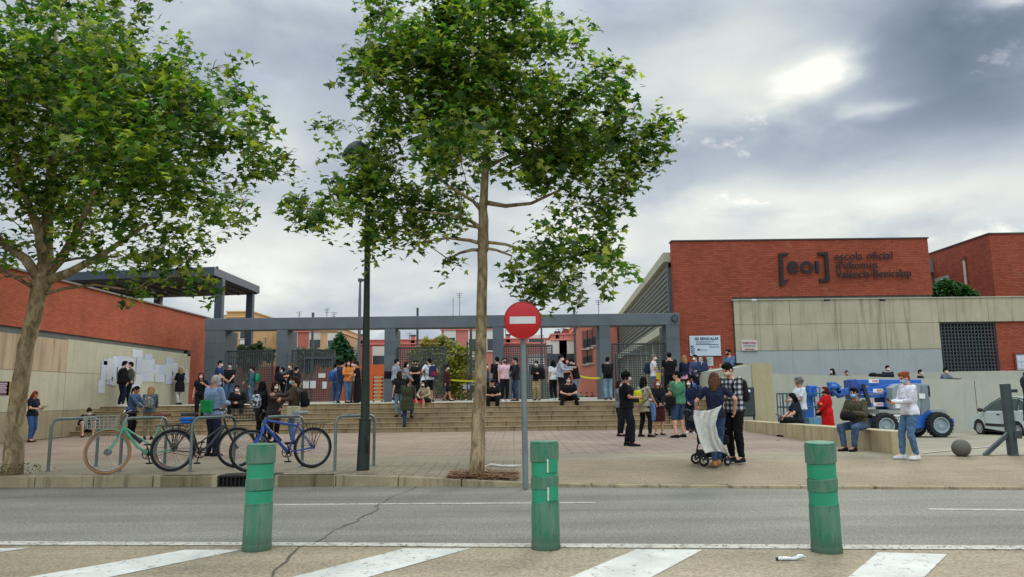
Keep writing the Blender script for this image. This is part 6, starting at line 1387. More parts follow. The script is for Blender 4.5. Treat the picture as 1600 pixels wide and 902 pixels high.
for x_, y_, r_ in ((-.20, -.20, .095), (-.20, .20, .095), (.22, -.18, .07), (.22, .18, .07)):
    c = V((x_, y_, r_)); w = MB().torus(c, (0, 1, 0), r_ - .02, .02, 24, 8).build('wheel', m_tyre, srt, smooth=180); q = MB(); q.lathe([(0, -.01), (.03, -.015), (.03, .015), (0, .01)], c=c, ax=(0, 1, 0), n=10)
    for i in range(6): a_ = PI * i / 3; q.tube([c, c + V((math.cos(a_) * (r_ - .03), 0, math.sin(a_) * (r_ - .03)))], .006, 5)
    q.build('spokes', m_chr, w)
# ================================================================ THE CROWD
BLK = (24, 24, 27); NAVY = (30, 36, 62); JEAN = (66, 86, 116); DJEAN = (42, 52, 72); LJEAN = (104, 128, 152); WHT = (205, 205, 205); PLT = .957
p = person
# -- left wall
J = p('red haired woman in navy tee and blue jeans holding paper beside the leaning tree', 46, py=691, H=1.50, a=80, top=((26, 28, 44), 'tee'), bot=((60, 88, 132), 'slim'), hair=('medium', 'auburn'), mask=None, arms=('phone', 'phone'), fem=True, nod=.35, shoes=(60, 36, 30), step='shift', girth=1.05)
held(J, 'paper', 'white sheet held by the red haired woman beside the leaning tree', col=(225, 222, 210))
J = p('woman with hair tied up sitting low on the first step beside the cream wall', 137, Y=24.9, z=.16, H=1.62, a=35, top=((26, 26, 30), 'jacket'), bot=((150, 148, 140), 'dress'), hair=('bun', 'brown'), mask=(220, 220, 220), arms=('sitphone', 'sitphone'), sit=(.16, .36, .16), fem=True, lean=.35, nod=.4)
held(J, 'phone', 'phone in the hands of the woman sitting low beside the cream wall')
J = p('hooded person in black with dark jeans and white shoes facing the notices', 190, Y=27.35, z=PLT, H=1.66, a=130, top=((20, 21, 24), 'jacket'), bot=((28, 34, 56), 'long'), hair=('short', 'black'), mask=(220, 220, 222), arms=('pocket', 'front'), hood=False, shoes=(200, 200, 200), step='apart', girth=1.12, lean=.08)
shoulderbag(J, 'black sling bag on the back of the dark dressed person at the notices', (20, 20, 22), 1, .12, (.12, .26, .3), name='sling_bag')
p('person in a grey green jacket half hidden behind the dark hooded figure at the notices', 203, Y=27.9, z=PLT, H=1.64, a=-60, top=((74, 80, 70), 'jacket'), bot=(BLK, 'long'), hair=('short', 'black'), arms=('fold', 'phone'))
p('dark haired woman in a blue denim jacket facing right behind the mint bicycle', 205, Y=22.9, H=1.62, a=80, top=((66, 86, 116), 'jacket'), bot=(BLK, 'slim'), hair=('pony', 'black'), mask=None, arms=('table', 'table'), fem=True, lean=.18, nod=.2, skin=SK_M)
J = p('blonde woman with her back to the camera wearing a patterned backpack', 233, Y=22.7, H=1.60, a=-165, top=((82, 96, 104), 'jacket'), bot=((124, 118, 88), 'slim'), hair=('medium', 'blonde'), arms=('table', 'table'), fem=True, lean=.1)
m, T, b = newmat('leopard_fabric'); n = T.noise(T.obj(), 34, 2, .5); T.put(b.inputs['Base Color'], T.mix(T.maprange(n, .48, .54, 0, 1), S(38, 36, 36), S(150, 148, 140))); b.inputs['Roughness'].default_value = .9; MATS['fabric_1_1_1'] = m
backpack(J, 'black and white patterned backpack on the blonde woman', (1, 1, 1), (1, 1, 1), (.28, .15, .34), dz=-.03)
p('blonde woman in a black coat and white trousers standing by the right hand notices', 282, Y=32.6, z=PLT, H=1.63, a=-120, top=((22, 22, 25), 'coat'), bot=((212, 210, 205), 'slim'), hair=('medium', 'blonde'), mask=None, arms=('fold', 'fold'), fem=True, step='shift')
J = p('red haired person in black with pale backpack straps at the foot of the brick corner', 313, Y=26.2, z=.48, H=1.62, a=15, top=((22, 23, 30), 'tee'), bot=(BLK, 'long'), hair=('medium', 'dred'), mask=(222, 180, 180), arms=('down', 'strap'), fem=True)
backpack(J, 'dark backpack with pale straps worn by the red haired person in black', (40, 42, 50))
# -- old man by racks
J = p('elderly white haired man in a light blue shirt seen from behind near the racks', 330, py=713, H=1.69, a=150, top=((134, 156, 190), 'long'), bot=((36, 42, 60), 'long'), hair=('short', 'white'), mask=(150, 190, 215), arms=('phone', 'phone'), girth=1.15, skin=(206, 140, 118), turn=-30, nod=.2, shoes=(30, 28, 28), vox=.014)
shoulderbag(J, 'bright green shoulder bag across the back of the elderly man', (30, 150, 84), .2, .13, (.30, .10, .26), front=-.24, strapcol=(44, 74, 96))
# -- left platform group
p('man in a blue polo shirt with a white mask standing by the grey corner post', 342, Y=30.0, z=PLT, H=1.76, a=85, top=((44, 58, 98), 'tee'), bot=(NAVY, 'long'), arms=('front', 'down'), girth=1.08, glasses=True, nod=.1)
p('man in a black printed tee and blue jeans in front of the first screen', 358, Y=32.2, z=PLT, H=1.76, a=20, top=((22, 22, 24), 'tee'), bot=(JEAN, 'long'), mask=(150, 185, 195), arms=('down', 'front'), girth=1.05)
p('man all in black with a white mask sitting on the steps below the first screen', 373, Y=27.0, z=.80, H=1.75, a=5, top=((22, 22, 25), 'jacket'), bot=((24, 24, 26), 'long'), hair=('short', 'black'), arms=('lap', 'lap'), sit=(.32, .38, .2), lean=.35, girth=1.1)
J = p('woman in a teal denim jacket facing left in front of the first screen', 394, Y=32.8, z=PLT, H=1.62, a=-90, top=((60, 96, 104), 'jacket'), bot=((90, 120, 140), 'slim'), hair=('bun', 'brown'), arms=('table', 'down'), fem=True)
backpack(J, 'green backpack on the woman in the teal denim jacket', (24, 140, 96), None, (.26, .16, .36))
J = p('person with big black hair seen from behind beyond the blue bicycle', 408, Y=20.6, H=1.66, a=160, top=(BLK, 'jacket'), bot=(BLK, 'long'), hair=('long', 'black'), arms=('phone', 'fold'), fem=True, girth=1.2)
m, T, b = newmat('black_white_fabric'); n = T.noise(T.obj(), 14, 3, .6); T.put(b.inputs['Base Color'], T.mix(T.maprange(n, .47, .52, 0, 1), S(34, 36, 42), S(186, 192, 202))); b.inputs['Roughness'].default_value = .9; MATS['fabric_2_2_2'] = m
backpack(J, 'black and white backpack on the person with big black hair', (2, 2, 2), (2, 2, 2), (.28, .16, .38), side=.03, dz=-.04)
J = p('woman in a tan and black coat holding things between two friends behind the blue bicycle', 427, Y=20.4, H=1.63, a=50, top=((58, 46, 40), 'coat'), bot=(BLK, 'long'), hair=('medium', 'brown'), mask=(220, 210, 205), arms=('reach', 'front'), fem=True, lean=.06)
held(J, 'folder', 'dark folder in the arms of the woman in the tan and black coat', col=(34, 32, 34))
J = p('bearded man in a brown jacket and jeans turned left behind the blue bicycle', 459, Y=19.7, H=1.76, a=-75, top=((72, 62, 50), 'jacket'), bot=((84, 108, 138), 'long'), hair=('short', 'brown'), mask=(140, 180, 190), arms=('reach', 'phone'), shoes=(40, 36, 34), vox=.014)
backpack(J, 'black backpack on the bearded man in the brown jacket', (24, 24, 27), None, (.32, .2, .42), dz=-.06)
shoulderbag(J, 'pale canvas tote bag hanging beside the bearded man in brown', (176, 166, 138), -1, -.12, (.10, .32, .3), name='tote_bag', cross=False)
J = p('tall woman with tied up hair and black top holding a bundle on the platform', 453, Y=31.6, z=PLT, H=1.68, a=-60, top=((26, 24, 28), 'tee'), bot=(BLK, 'long'), hair=('bun', 'lbrown'), mask=(222, 216, 210), arms=('fold', 'fold'), fem=True, lean=-.05)
p('long haired woman in black and grey left of the woman with tied up hair', 433, Y=32.4, z=PLT, H=1.60, a=120, top=((30, 30, 34), 'jacket'), bot=((150, 140, 120), 'wide'), hair=('long', 'black'), mask=None, arms=('phone', 'front'), fem=True)
p('short person in black partly hidden between the two women on the platform', 441, Y=33.0, z=PLT, H=1.56, a=-20, top=(BLK, 'jacket'), bot=(BLK, 'long'), hair=('curly', 'black'), arms=('front', 'front'), skin=SK_M)
J = p('boy with a black backpack behind the woman with tied up hair', 462, Y=32.6, z=PLT, H=1.58, a=150, top=((40, 38, 40), 'long'), bot=(BLK, 'long'), arms=('down', 'front'))
backpack(J, 'black backpack on the boy behind the woman with tied up hair', (22, 22, 25))
# -- group near lamp post
J = p('leftmost of the lamp post group, in light blue denim shirt with blue backpack', 524, Y=30.6, z=PLT, H=1.62, a=150, top=((88, 112, 138), 'long'), bot=((58, 80, 116), 'long'), arms=('fold', 'down'), shoes=(190, 190, 188))
backpack(J, 'blue backpack on the leftmost person of the lamp post group', (48, 88, 150), None, (.28, .15, .4), dz=-.05)
p('man in a navy denim jacket and jeans second in the lamp post group', 535, Y=30.3, z=PLT, H=1.75, a=165, top=((34, 48, 78), 'jacket'), bot=((62, 84, 118), 'slim'), arms=('fold', 'phone'), step='apart')
p('long haired woman in orange top and jeans facing us in the lamp post group', 544, Y=29.8, z=PLT, H=1.70, a=10, top=((196, 120, 54), 'long'), bot=((74, 96, 122), 'slim'), hair=('long', 'black'), mask=(196, 150, 130), arms=('fold', 'front'), fem=True, step='cross')
p('person in a pale top half hidden at the back of the lamp post group', 552, Y=30.8, z=PLT, H=1.70, a=-30, top=((180, 150, 142), 'tee'), bot=((120, 80, 60), 'long'), hair=('short', 'dred'), mask=(225, 200, 196), arms=('phone', 'fold'))
J = p('rightmost of the lamp post group, in a black tee and long black skirt', 559, Y=29.9, z=PLT, H=1.66, a=-80, top=((24, 24, 28), 'tee'), bot=((20, 20, 23), 'longskirt'), hair=('short', 'black'), arms=('fold', 'phone'), fem=True, lean=.08)
backpack(J, 'grey backpack on the person in the long black skirt', (70, 72, 80), None, (.26, .15, .36))
# -- middle platform
J = p('man in a light grey sweatshirt and dark blue jeans beside the third portal post', 617, Y=30.4, z=PLT, H=1.76, a=125, top=((146, 152, 164), 'long'), bot=((38, 46, 72), 'long'), arms=('front', 'phone'), shoes=(205, 205, 205), lean=.08)
shoulderbag(J, 'black duffel bag on the back of the man in the grey sweatshirt', (28, 28, 32), -1, .16, (.16, .36, .30), name='duffel_bag', front=-.12)
p('woman in a grey shirt beside the man in the grey sweatshirt', 634, Y=31.0, z=PLT, H=1.66, a=80, top=((140, 146, 152), 'long'), bot=(DJEAN, 'long'), hair=('bob', 'black'), mask=(226, 226, 226), arms=('front', 'front'), fem=True)
J = p('man in a black printed tee and black mask looking at his hands on the platform', 650, Y=31.2, z=PLT, H=1.74, a=-10, top=((20, 21, 24), 'tee'), bot=(BLK, 'long'), mask=(22, 22, 24), arms=('fold', 'fold'), nod=.2)
J = p('man in a white tee with hands on hips turned away beside the third screen', 671, Y=30.6, z=PLT, H=1.80, a=-140, top=((200, 200, 205), 'tee'), bot=(BLK, 'shorts'), arms=('hipwide', 'hipwide'), step='apart', skin=SK_M)
backpack(J, 'navy and maroon backpack on the man with hands on hips', (36, 44, 78), (112, 44, 52), (.32, .17, .44), dz=.0)
c_ = jw(J, (-.26, .05, .92)); t = MB().lathe([(0, -.2), (.09, -.19), (.11, -.08), (.085, .05), (.03, .14), (.035, .2)], n=14).build('carrier_bag', simple('white_bag', S(190, 196, 206), .5, .15, bmp=.6, bscale=18), None, smooth=60); t.location = c_ - V((0, 0, .05)); tag(t, 'white carrier bag hanging from the hand of the man with hands on hips', 'bag')
p('woman in an olive green jacket climbing the steps with her back to the camera', 636, Y=25.55, z=.16, H=1.66, a=178, top=((56, 60, 42), 'coat'), bot=((38, 58, 96), 'slim'), hair=('pony', 'black'), arms=('front', 'front'), fem=True, step='up', shoes=(20, 20, 22), girth=1.1, vox=.015)
p('person in black and pale jeans just ahead of the woman climbing the steps', 624, Y=26.3, z=.48, H=1.6, a=-150, top=((30, 26, 28), 'tee'), bot=((104, 130, 140), 'slim'), hair=('medium', 'brown'), arms=('front', 'down'), fem=True)
p('black haired woman in a beige cardigan sitting on the top step with a white mask', 668, Y=27.3, z=PLT, H=1.62, a=-35, top=((168, 152, 120), 'long'), bot=((22, 22, 26), 'skirt'), hair=('long', 'black'), mask=(226, 226, 226), arms=('knee', 'knee'), sit=(.33, .40, .10), fem=True, lean=.32)
t = thing('red_bag', 'bright red bag standing on the top step beside the sitting woman in beige', 'bag', (xat(653, 27.15, .9), 27.15, .80)); q = MB(); q.loft([[V((x_ * w_, y_ * d_, z_)) for x_, y_ in ((-1, -1), (1, -1), (1, 1), (-1, 1))] for z_, w_, d_ in ((0, .17, .11), (.04, .18, .12), (.22, .17, .10), (.30, .10, .04))]); q.build('bag_body', cloth((190, 20, 30)), t, bevel=.02, smooth=40)
MB().torus((0, 0, .30), (0, 1, 0), .07, .01, 16, 6).build('handle', cloth((150, 16, 24)), t, smooth=60)
p('man in a maroon shirt and black shorts standing in the open gateway', 698, Y=34.0, z=PLT, H=1.66, a=70, top=((72, 30, 36), 'long'), bot=((24, 24, 26), 'shorts'), hair=('short', 'black'), mask=(200, 214, 214), arms=('down', 'down'), step='walk', skin=SK_M)
p('man in a black tee sitting on the top step just right of the pale trunk', 768, Y=27.35, z=PLT, H=1.74, a=8, top=((26, 26, 28), 'tee'), bot=((26, 26, 28), 'long'), mask=None, arms=('lap', 'lap'), sit=(.33, .36, .14), lean=.45, nod=.35, shoes=(120, 116, 112))
p('person in dark clothes half hidden by the fourth portal post', 759, Y=33.5, z=PLT, H=1.66, a=60, top=((60, 74, 96), 'jacket'), bot=(BLK, 'long'), mask=(226, 226, 226), arms=('front', 'down'))
p('man in a black shirt with his back turned in front of the fourth portal post', 777, Y=30.8, z=PLT, H=1.82, a=-170, top=((20, 20, 23), 'long'), bot=((40, 50, 72), 'long'), arms=('front', 'phone'), turn=10, shoes=(160, 160, 158))
p('stout person in a pink and white tee and black trousers with a black mask', 788, Y=30.0, z=PLT, H=1.73, a=25, top=((206, 166, 176), 'tee'), bot=((20, 20, 24), 'long'), hair=('short', 'brown'), mask=(20, 20, 22), arms=('down', 'back'), girth=1.15, shoes=(200, 196, 196))
J = p('person in dark patterned jacket with hand raised to the face left of the sign pole', 806, Y=30.4, z=PLT, H=1.74, a=-70, top=((36, 38, 46), 'jacket'), bot=((54, 66, 92), 'long'), mask=None, arms=('face', 'front'), shoes=(26, 26, 28))
J = p('person in a black hoodie and beige trousers right of the sign pole', 839, Y=32.0, z=PLT, H=1.68, a=-25, top=((20, 20, 22), 'jacket'), bot=((166, 142, 100), 'wide'), mask=(222, 222, 222), arms=('fold', 'pocket'), nod=.15)
backpack(J, 'big black backpack on the person in beige trousers', (20, 20, 23), None, (.34, .2, .5), side=-.10, dz=-.02)
p('woman in a white top half hidden behind the man in the grey shirt', 865, Y=31.4, z=PLT, H=1.68, a=-150, top=((206, 206, 206), 'tee'), bot=(BLK, 'long'), hair=('medium', 'black'), arms=('front', 'down'), fem=True, shoes=(210, 210, 210))
J = p('man in a light grey shirt and black trousers reading papers with others', 875, Y=30.2, z=PLT, H=1.83, a=80, top=((156, 160, 170), 'long'), bot=((18, 18, 21), 'wide'), mask=(228, 228, 228), arms=('hold', 'reach'), lean=.06)
p('short haired person in a maroon top between the grey shirt man and the hooded one', 886, Y=31.0, z=PLT, H=1.72, a=20, top=((64, 34, 38), 'tee'), bot=((30, 28, 30), 'skirt'), hair=('bob', 'dred'), mask=(200, 170, 165), arms=('hold', 'front'), fem=True)
J = p('person in a black hooded jacket leaning over a large paper with pale jeans', 901, Y=30.8, z=PLT, H=1.74, a=-110, top=((18, 18, 20), 'jacket'), bot=((116, 140, 160), 'slim'), hair=('short', 'black'), arms=('hold', 'reach'), hood=False, lean=.22, nod=.3)
held(J, 'paper', 'large white paper held open by the person in the black hooded jacket', col=(226, 226, 222), size=(.42, .32))
J = p('man in a black tee and sunglasses sitting on the top step with knees apart', 888, Y=27.35, z=PLT, H=1.78, a=0, top=((20, 20, 22), 'tee'), bot=((20, 20, 22), 'long'), mask=(206, 206, 208), arms=('lap', 'lap'), sit=(.33, .38, .30), lean=.22, girth=1.12, glasses=True, vox=.014)
J = p('person with a black backpack and light jeans seen from behind by the fifth post', 950, Y=30.6, z=PLT, H=1.74, a=-178, top=((22, 22, 25), 'jacket'), bot=((122, 146, 166), 'long'), arms=('front', 'front'), turn=-25, shoes=(50, 46, 44))
backpack(J, 'black backpack on the person with light jeans by the fifth post', (24, 24, 27))
for i, (px, tcol, lab) in enumerate(((908, (60, 110, 80), 'tiny distant figure in green in the arcade'), (917, (70, 26, 30), 'tiny distant figure in maroon in the arcade'), (925, (30, 30, 32), 'tiny distant figure in black in the arcade'), (933, (170, 30, 40), 'tiny distant figure in bright red in the arcade'), (913, (180, 180, 180), 'tiny distant figure in white in the arcade'))):
    p(lab, px, Y=62 + i * 2, z=-.3, H=1.66, a=[0, 60, -50, 180, 20][i], top=(tcol, 'tee'), bot=(BLK, 'long'), mask=None, arms=('down', 'front'), vox=.03)
# -- plaza group right of centre
J = p('big bearded man in black tee and black trousers standing on the plaza in profile', 981, py=697, H=1.71, a=75, top=((20, 20, 23), 'tee'), bot=((26, 27, 36), 'wide'), hair=('curly', 'black'), mask=(190, 196, 200), arms=('phone', 'phone'), girth=1.2, step='shift', skin=SK_M, shoes=(30, 30, 32), vox=.014)
held(J, 'phone', 'phone in the hands of the big bearded man in black')
p('woman in grey almost hidden behind the big bearded man', 968, Y=21.5, H=1.58, a=60, top=((112, 112, 116), 'long'), bot=((30, 30, 34), 'long'), hair=('bob', 'brown'), arms=('front', 'down'), fem=True)
J = p('woman in a beige tee and black leggings carrying a yellow backpack', 1008, py=683, H=1.66, a=125, top=((158, 150, 130), 'tee'), bot=((20, 20, 22), 'slim'), hair=('medium', 'black'), mask=(226, 226, 226), arms=('low', 'down'), fem=True, shoes=(24, 24, 26), vox=.014, step='apart')
s_ = J['s']; t = MB(); t.tube([V((0, 0, .0)), V((0, .02, -.14)), V((.02, .0, -.27))], [.17, .175, .18], 14, flat=.8); o = t.build('sweater_around_waist', cloth((150, 144, 122)), J['root'], smooth=60); o.location = J['P'] * s_ + V((0, 0, .06))
backpack(J, 'yellow and black backpack on the woman in black leggings', (186, 184, 30), (26, 26, 28), (.27, .16, .38), dz=-.04)
c_ = jw(J, (.21, .12, .80)); t = MB().loft([[V((x_ * w_, y_ * .03, z_)) for x_, y_ in ((-1, -1), (1, -1), (1.1, 1), (-1, 1))] for z_, w_ in ((.18, .05), (.05, .09), (-.15, .10), (-.32, .06))]).build('denim_jacket', cloth((98, 130, 172)), None, smooth=60); t.location = c_; t.rotation_euler = (0, 0, J['rz']); tag(t, 'light blue denim jacket hanging from the arm of the woman with the yellow backpack', 'jacket')
p('girl in a black leather jacket and maroon skirt facing the camera', 1030, py=680, H=1.60, a=5, top=((24, 24, 27), 'jacket'), bot=((66, 30, 32), 'skirt'), hair=('long', 'auburn'), mask=(224, 214, 214), arms=('front', 'front'), fem=True, shoes=(40, 40, 44), vox=.014)
p('person in black with a green mask and curly hair sitting on the steps', 1046, Y=26.2, z=.64, H=1.62, a=10, top=((28, 28, 32), 'jacket'), bot=(BLK, 'long'), hair=('curly', 'lbrown'), mask=(110, 180, 150), arms=('sitphone', 'lap'), sit=(.32, .36, .14), fem=True, lean=.1)
J = p('bearded man in a green tee and denim shorts with a black messenger bag', 1063, py=684, H=1.80, a=-145, top=((74, 128, 96), 'tee'), bot=((56, 76, 104), 'shorts'), hair=('short', 'black'), mask=None, arms=('phone', 'phone'), step='apart', shoes=(20, 20, 22), turn=30, vox=.014, girth=1.08)
shoulderbag(J, 'black messenger bag on the hip of the man in the green tee', (22, 22, 24), -1, .02, (.10, .30, .24))
p('person in white sneakers mostly hidden behind the man in the green tee', 1078, Y=22.6, H=1.62, a=-20, top=((26, 34, 60), 'jacket'), bot=((30, 34, 50), 'long'), hair=('medium', 'black'), arms=('front', 'down'), fem=True, shoes=(190, 190, 190))
J = p('grey haired man in white tee with a blue jacket over his arm', 1022, Y=29.2, z=PLT, H=1.76, a=70, top=((208, 208, 210), 'tee'), bot=((76, 90, 116), 'long'), hair=('short', 'gray'), mask=(225, 225, 225), arms=('front', 'down'))
backpack(J, 'navy backpack on the grey haired man in the white tee', (34, 42, 62), None, (.30, .18, .42))
c_ = jw(J, (.30, .1, .86)); t = MB().box(-.13, .13, -.03, .03, -.26, .18).build('yellow_bag', cloth((206, 196, 40)), None, bevel=.02); t.location = c_ + V((.12, .2, .0)); tag(t, 'bright yellow tote bag between the white tee man and the broad man in black', 'bag')
c_ = jw(J, (-.25, .12, .92)); t = MB().loft([[V((x_ * w_, y_ * .04, z_)) for x_, y_ in ((-1, -1), (1, -1), (1.1, 1), (-1, 1))] for z_, w_ in ((.18, .07), (.0, .11), (-.2, .10), (-.34, .05))]).build('folded_jacket', cloth((54, 96, 180)), None, smooth=60); t.location = c_ + V((.0, -.22, 0)); tag(t, 'bright blue jacket hanging from the arm of the grey haired man', 'jacket')
p('broad man in black with his back to the camera and folded arms on the platform', 1047, Y=28.6, z=PLT, H=1.80, a=178, top=((18, 18, 21), 'tee'), bot=((20, 20, 23), 'wide'), hair=('short', 'black'), arms=('hold', 'hold'), girth=1.2, step='apart', vox=.015)
J = p('blonde woman in a navy top with a pink jumper tied at her waist', 1071, Y=28.8, z=PLT, H=1.68, a=-165, top=((28, 32, 52), 'long'), bot=(BLK, 'long'), hair=('medium', 'blonde'), arms=('front', 'front'), fem=True)
s_ = J['s']; o = MB().tube([V((0, 0, .03)), V((0, 0, -.04)), V((0, 0, -.14))], [.175, .195, .19], 14, flat=.8).build('jumper_at_waist', cloth((206, 150, 176)), J['root'], smooth=60); o.location = J['P'] * s_
p('person in a blue jacket over a white shirt facing left below the school board', 1088, Y=29.6, z=PLT, H=1.74, a=-60, top=((62, 74, 106), 'jacket'), bot=(NAVY, 'long'), hair=('short', 'brown'), mask=(222, 222, 222), arms=('front', 'down'))
p('woman in a dark denim jacket facing left nearest the red notice plate', 1102, Y=29.2, z=PLT, H=1.68, a=-95, top=((40, 54, 84), 'jacket'), bot=(BLK, 'long'), hair=('bob', 'lbrown'), mask=None, arms=('front', 'phone'), fem=True)
J = p('young man in a bright blue tee turned left behind the couple with the stroller', 1082, Y=23.2, H=1.76, a=-80, top=((62, 96, 148), 'tee'), bot=((34, 40, 60), 'long'), hair=('curly', 'black'), mask=(222, 222, 224), arms=('phone', 'front'), skin=SK_M)
backpack(J, 'grey backpack on the young man in the bright blue tee', (60, 66, 80), None, (.28, .16, .4))
J = p('man in a denim jacket and black mask standing against the end wall of the steps', 1141, Y=27.0, z=PLT, H=1.80, a=-65, top=((76, 104, 134), 'jacket'), bot=((62, 84, 112), 'long'), hair=('short', 'black'), mask=(20, 20, 22), arms=('phone', 'hold'), nod=.1)
shoulderbag(J, 'black shoulder bag behind the man in the denim jacket by the end wall', (24, 24, 27), -1, .18, (.12, .24, .24), front=-.16)
p('person of whom only dark hair shows above the end wall of the steps', 1163, Y=28.5, z=.62, H=1.62, a=100, top=(NAVY, 'long'), bot=(BLK, 'long'), hair=('short', 'black'), arms=('down', 'down')) if 0 else p('person of whom only dark hair shows above the end wall of the steps', 1164, Y=31.8, z=.5, H=1.76, a=100, top=(NAVY, 'long'), bot=(BLK, 'long'), hair=('short', 'black'), arms=('down', 'down'))
# couple with the stroller
J = p('woman in a navy tee and jeans seen from behind holding a white cloth out', 1122, py=727, H=1.54, a=170, top=((32, 36, 56), 'tee'), bot=((56, 76, 108), 'slim'), hair=('medium', 'lbrown'), mask=None, arms=((.40, .16, .96), (0.6, -.6, -.4)) and (((.36, .10, 1.0), (.9, -.7, .1)), ((.34, .16, .98), (.8, -.6, -.2))), fem=True, nod=.25, turn=-12, shoes=(166, 116, 66), vox=.012, step='cross')
m, T, b = newmat('white_muslin'); n = T.noise(T.vm('MULTIPLY', T.obj(), (9, 9, 1.6)), 1.2, 5, .6, 1.0); n2 = T.noise(T.obj(), 26, 3); T.put(b.inputs['Base Color'], T.mix(T.maprange(n2, .35, .65, 0, 1), S(206, 204, 194), S(190, 188, 178))); b.inputs['Roughness'].default_value = .9; bump(T, b, n, 1.0, .05)
wrl = jw(J, J['arm'][-1][2] + V((-.0, .03, -.02))); wrr = jw(J, J['arm'][1][2] + V((0, .1, -.02)))
Yc = 12.2
cl_ = [(1086, 642), (1098, 637), (1115, 636), (1131, 634), (1132, 640), (1123, 652), (1126, 668), (1131, 684), (1139, 704), (1141, 712), (1132, 702), (1120, 700), (1108, 701), (1104, 709), (1099, 703), (1094, 690), (1087, 664), (1083, 650)]
nx, ny = 26, 30; left = [(1084, 641), (1083, 652), (1087, 668), (1092, 686), (1097, 700), (1102, 709)]; right = [(1128, 634), (1122, 646), (1118, 664), (1122, 682), (1132, 698), (1141, 712)]
def ip(L_, t):
    f = t * (len(L_) - 1); i = min(int(f), len(L_) - 2); f -= i; return (L_[i][0] * (1 - f) + L_[i + 1][0] * f, L_[i][1] * (1 - f) + L_[i + 1][1] * f)
vs = []; fs = []
for j in range(ny + 1):
    a = ip(left, j / ny); b_ = ip(right, j / ny)
    for i in range(nx + 1):
        u = i / nx; px = a[0] * (1 - u) + b_[0] * u; py = a[1] * (1 - u) + b_[1] * u; py -= math.sin(u * PI) * 5 * (1 if j > ny * .8 else 0) * (j / ny - .8) * 5; py += math.sin(u * PI) * 4 * (1 - j / ny) ** 2
        dep = Yc + .028 * math.sin(u * 11 + j * .16) * (j / ny) ** .4 + .012 * math.sin(u * 27 + j * .3) + .10 * math.sin(u * PI)
        vs.append(atY(px, py, dep))
for j in range(ny):
    for i in range(nx): o = j * (nx + 1) + i; fs.append((o, o + 1, o + nx + 2, o + nx + 1))
o = MB().add(vs, fs).build('white_cloth', m, None, smooth=180); sdm = o.modifiers.new('s', 'SOLIDIFY'); sdm.thickness = .008; tag(o, 'crumpled white cloth held open over the stroller by the woman in the navy tee', 'cloth')
m, T, b = newmat('plaid_fabric'); x, y, z = T.sep(T.obj())
fx = T.m('GREATER_THAN', T.m('FRACT', T.m('MULTIPLY', T.m('ADD', x, T.m('MULTIPLY', y, .6)), 11)), .5); fz = T.m('GREATER_THAN', T.m('FRACT', T.m('MULTIPLY', z, 11)), .5)
T.put(b.inputs['Base Color'], T.ramp(T.m('MULTIPLY', T.m('ADD', fx, fz), .5), [(0, S(186, 186, 186)), (.49, S(88, 90, 94)), (.51, S(88, 90, 94)), (.99, S(22, 22, 25))])); b.inputs['Roughness'].default_value = .9
m.node_tree.nodes['Color Ramp'].color_ramp.interpolation = 'CONSTANT'
J = p('bearded man in black and white plaid shirt leaning towards the woman with the cloth', 1152, py=722, H=1.73, a=-55, top=((60, 60, 62), 'long'), bot=((20, 20, 23), 'long'), hair=('short', 'black'), mask=(200, 190, 170), arms=('down', 'phone'), lean=.12, nod=.35, topmat=m, shoes=(26, 26, 28), vox=.012)
backpack(J, 'black backpack on the man in the plaid shirt', (26, 26, 29), None, (.28, .14, .4))
# -- right side
J = p('dark haired woman in a navy tee sitting reading at the far low wall end', 1247, Y=20.3, z=.32, H=1.64, a=-92, top=((34, 38, 50), 'tee'), bot=((20, 20, 23), 'long'), hair=('long', 'black'), mask=(222, 214, 208), arms=('sitread', 'sitread'), sit=(.32, .42, .10), fem=True, lean=.15, nod=.2, vox=.014)
held(J, 'folder', 'grey tablet held by the woman sitting at the far end of the low wall', col=(110, 108, 104), size=(.2, .28))
p('grey haired man in a white shirt and jeans standing behind the low wall', 1252, Y=21.2, z=gz(9, 21.2), H=1.82, a=-88, top=((206, 208, 212), 'tee'), bot=((62, 82, 110), 'long'), hair=('curly', 'gray'), mask=None, arms=('fold', 'phone'), skin=SK_M, vox=.014, girth=1.05)
J = p('red haired woman in a long red dress standing behind the low wall', 1293, Y=22.6, z=gz(10, 22.6), H=1.60, a=-85, top=((190, 22, 26), 'long'), bot=((186, 20, 24), 'dress'), hair=('bob', 'dred'), mask=(20, 20, 22), arms=('fold', 'front'), fem=True, vox=.014, girth=1.1)
shoulderbag(J, 'black handbag under the arm of the woman in the red dress', (22, 22, 24), .9, .02, (.10, .30, .32), front=.08, name='handbag', cross=False)
c_ = jw(J, (.24, .04, 1.10)); t = MB().box(-.02, .02, -.17, .17, -.10, .10).box(-.025, -.021, -.10, .02, -.05, .06, 1).build('document_folder', [simple('folder_green', S(120, 136, 124), .4, .25, 14), simple('white_paint', S(225, 225, 220))], None, bevel=.004); t.location = c_; t.rotation_euler = (.1, 0, J['rz']); tag(t, 'grey green document folder held by the woman in the red dress', 'folder')
J = p('man in light blue mask and olive jacket sitting on the near low wall', 1341, Y=15.4, z=.42, H=1.64, a=-58, top=((78, 72, 54), 'jacket'), bot=((72, 90, 116), 'long'), hair=('short', 'black'), mask=(130, 180, 206), arms=('sitphone', 'sitphone'), sit=(.42, .42, .10), lean=.14, turn=10, shoes=(24, 24, 26), vox=.012, skin=SK_M)
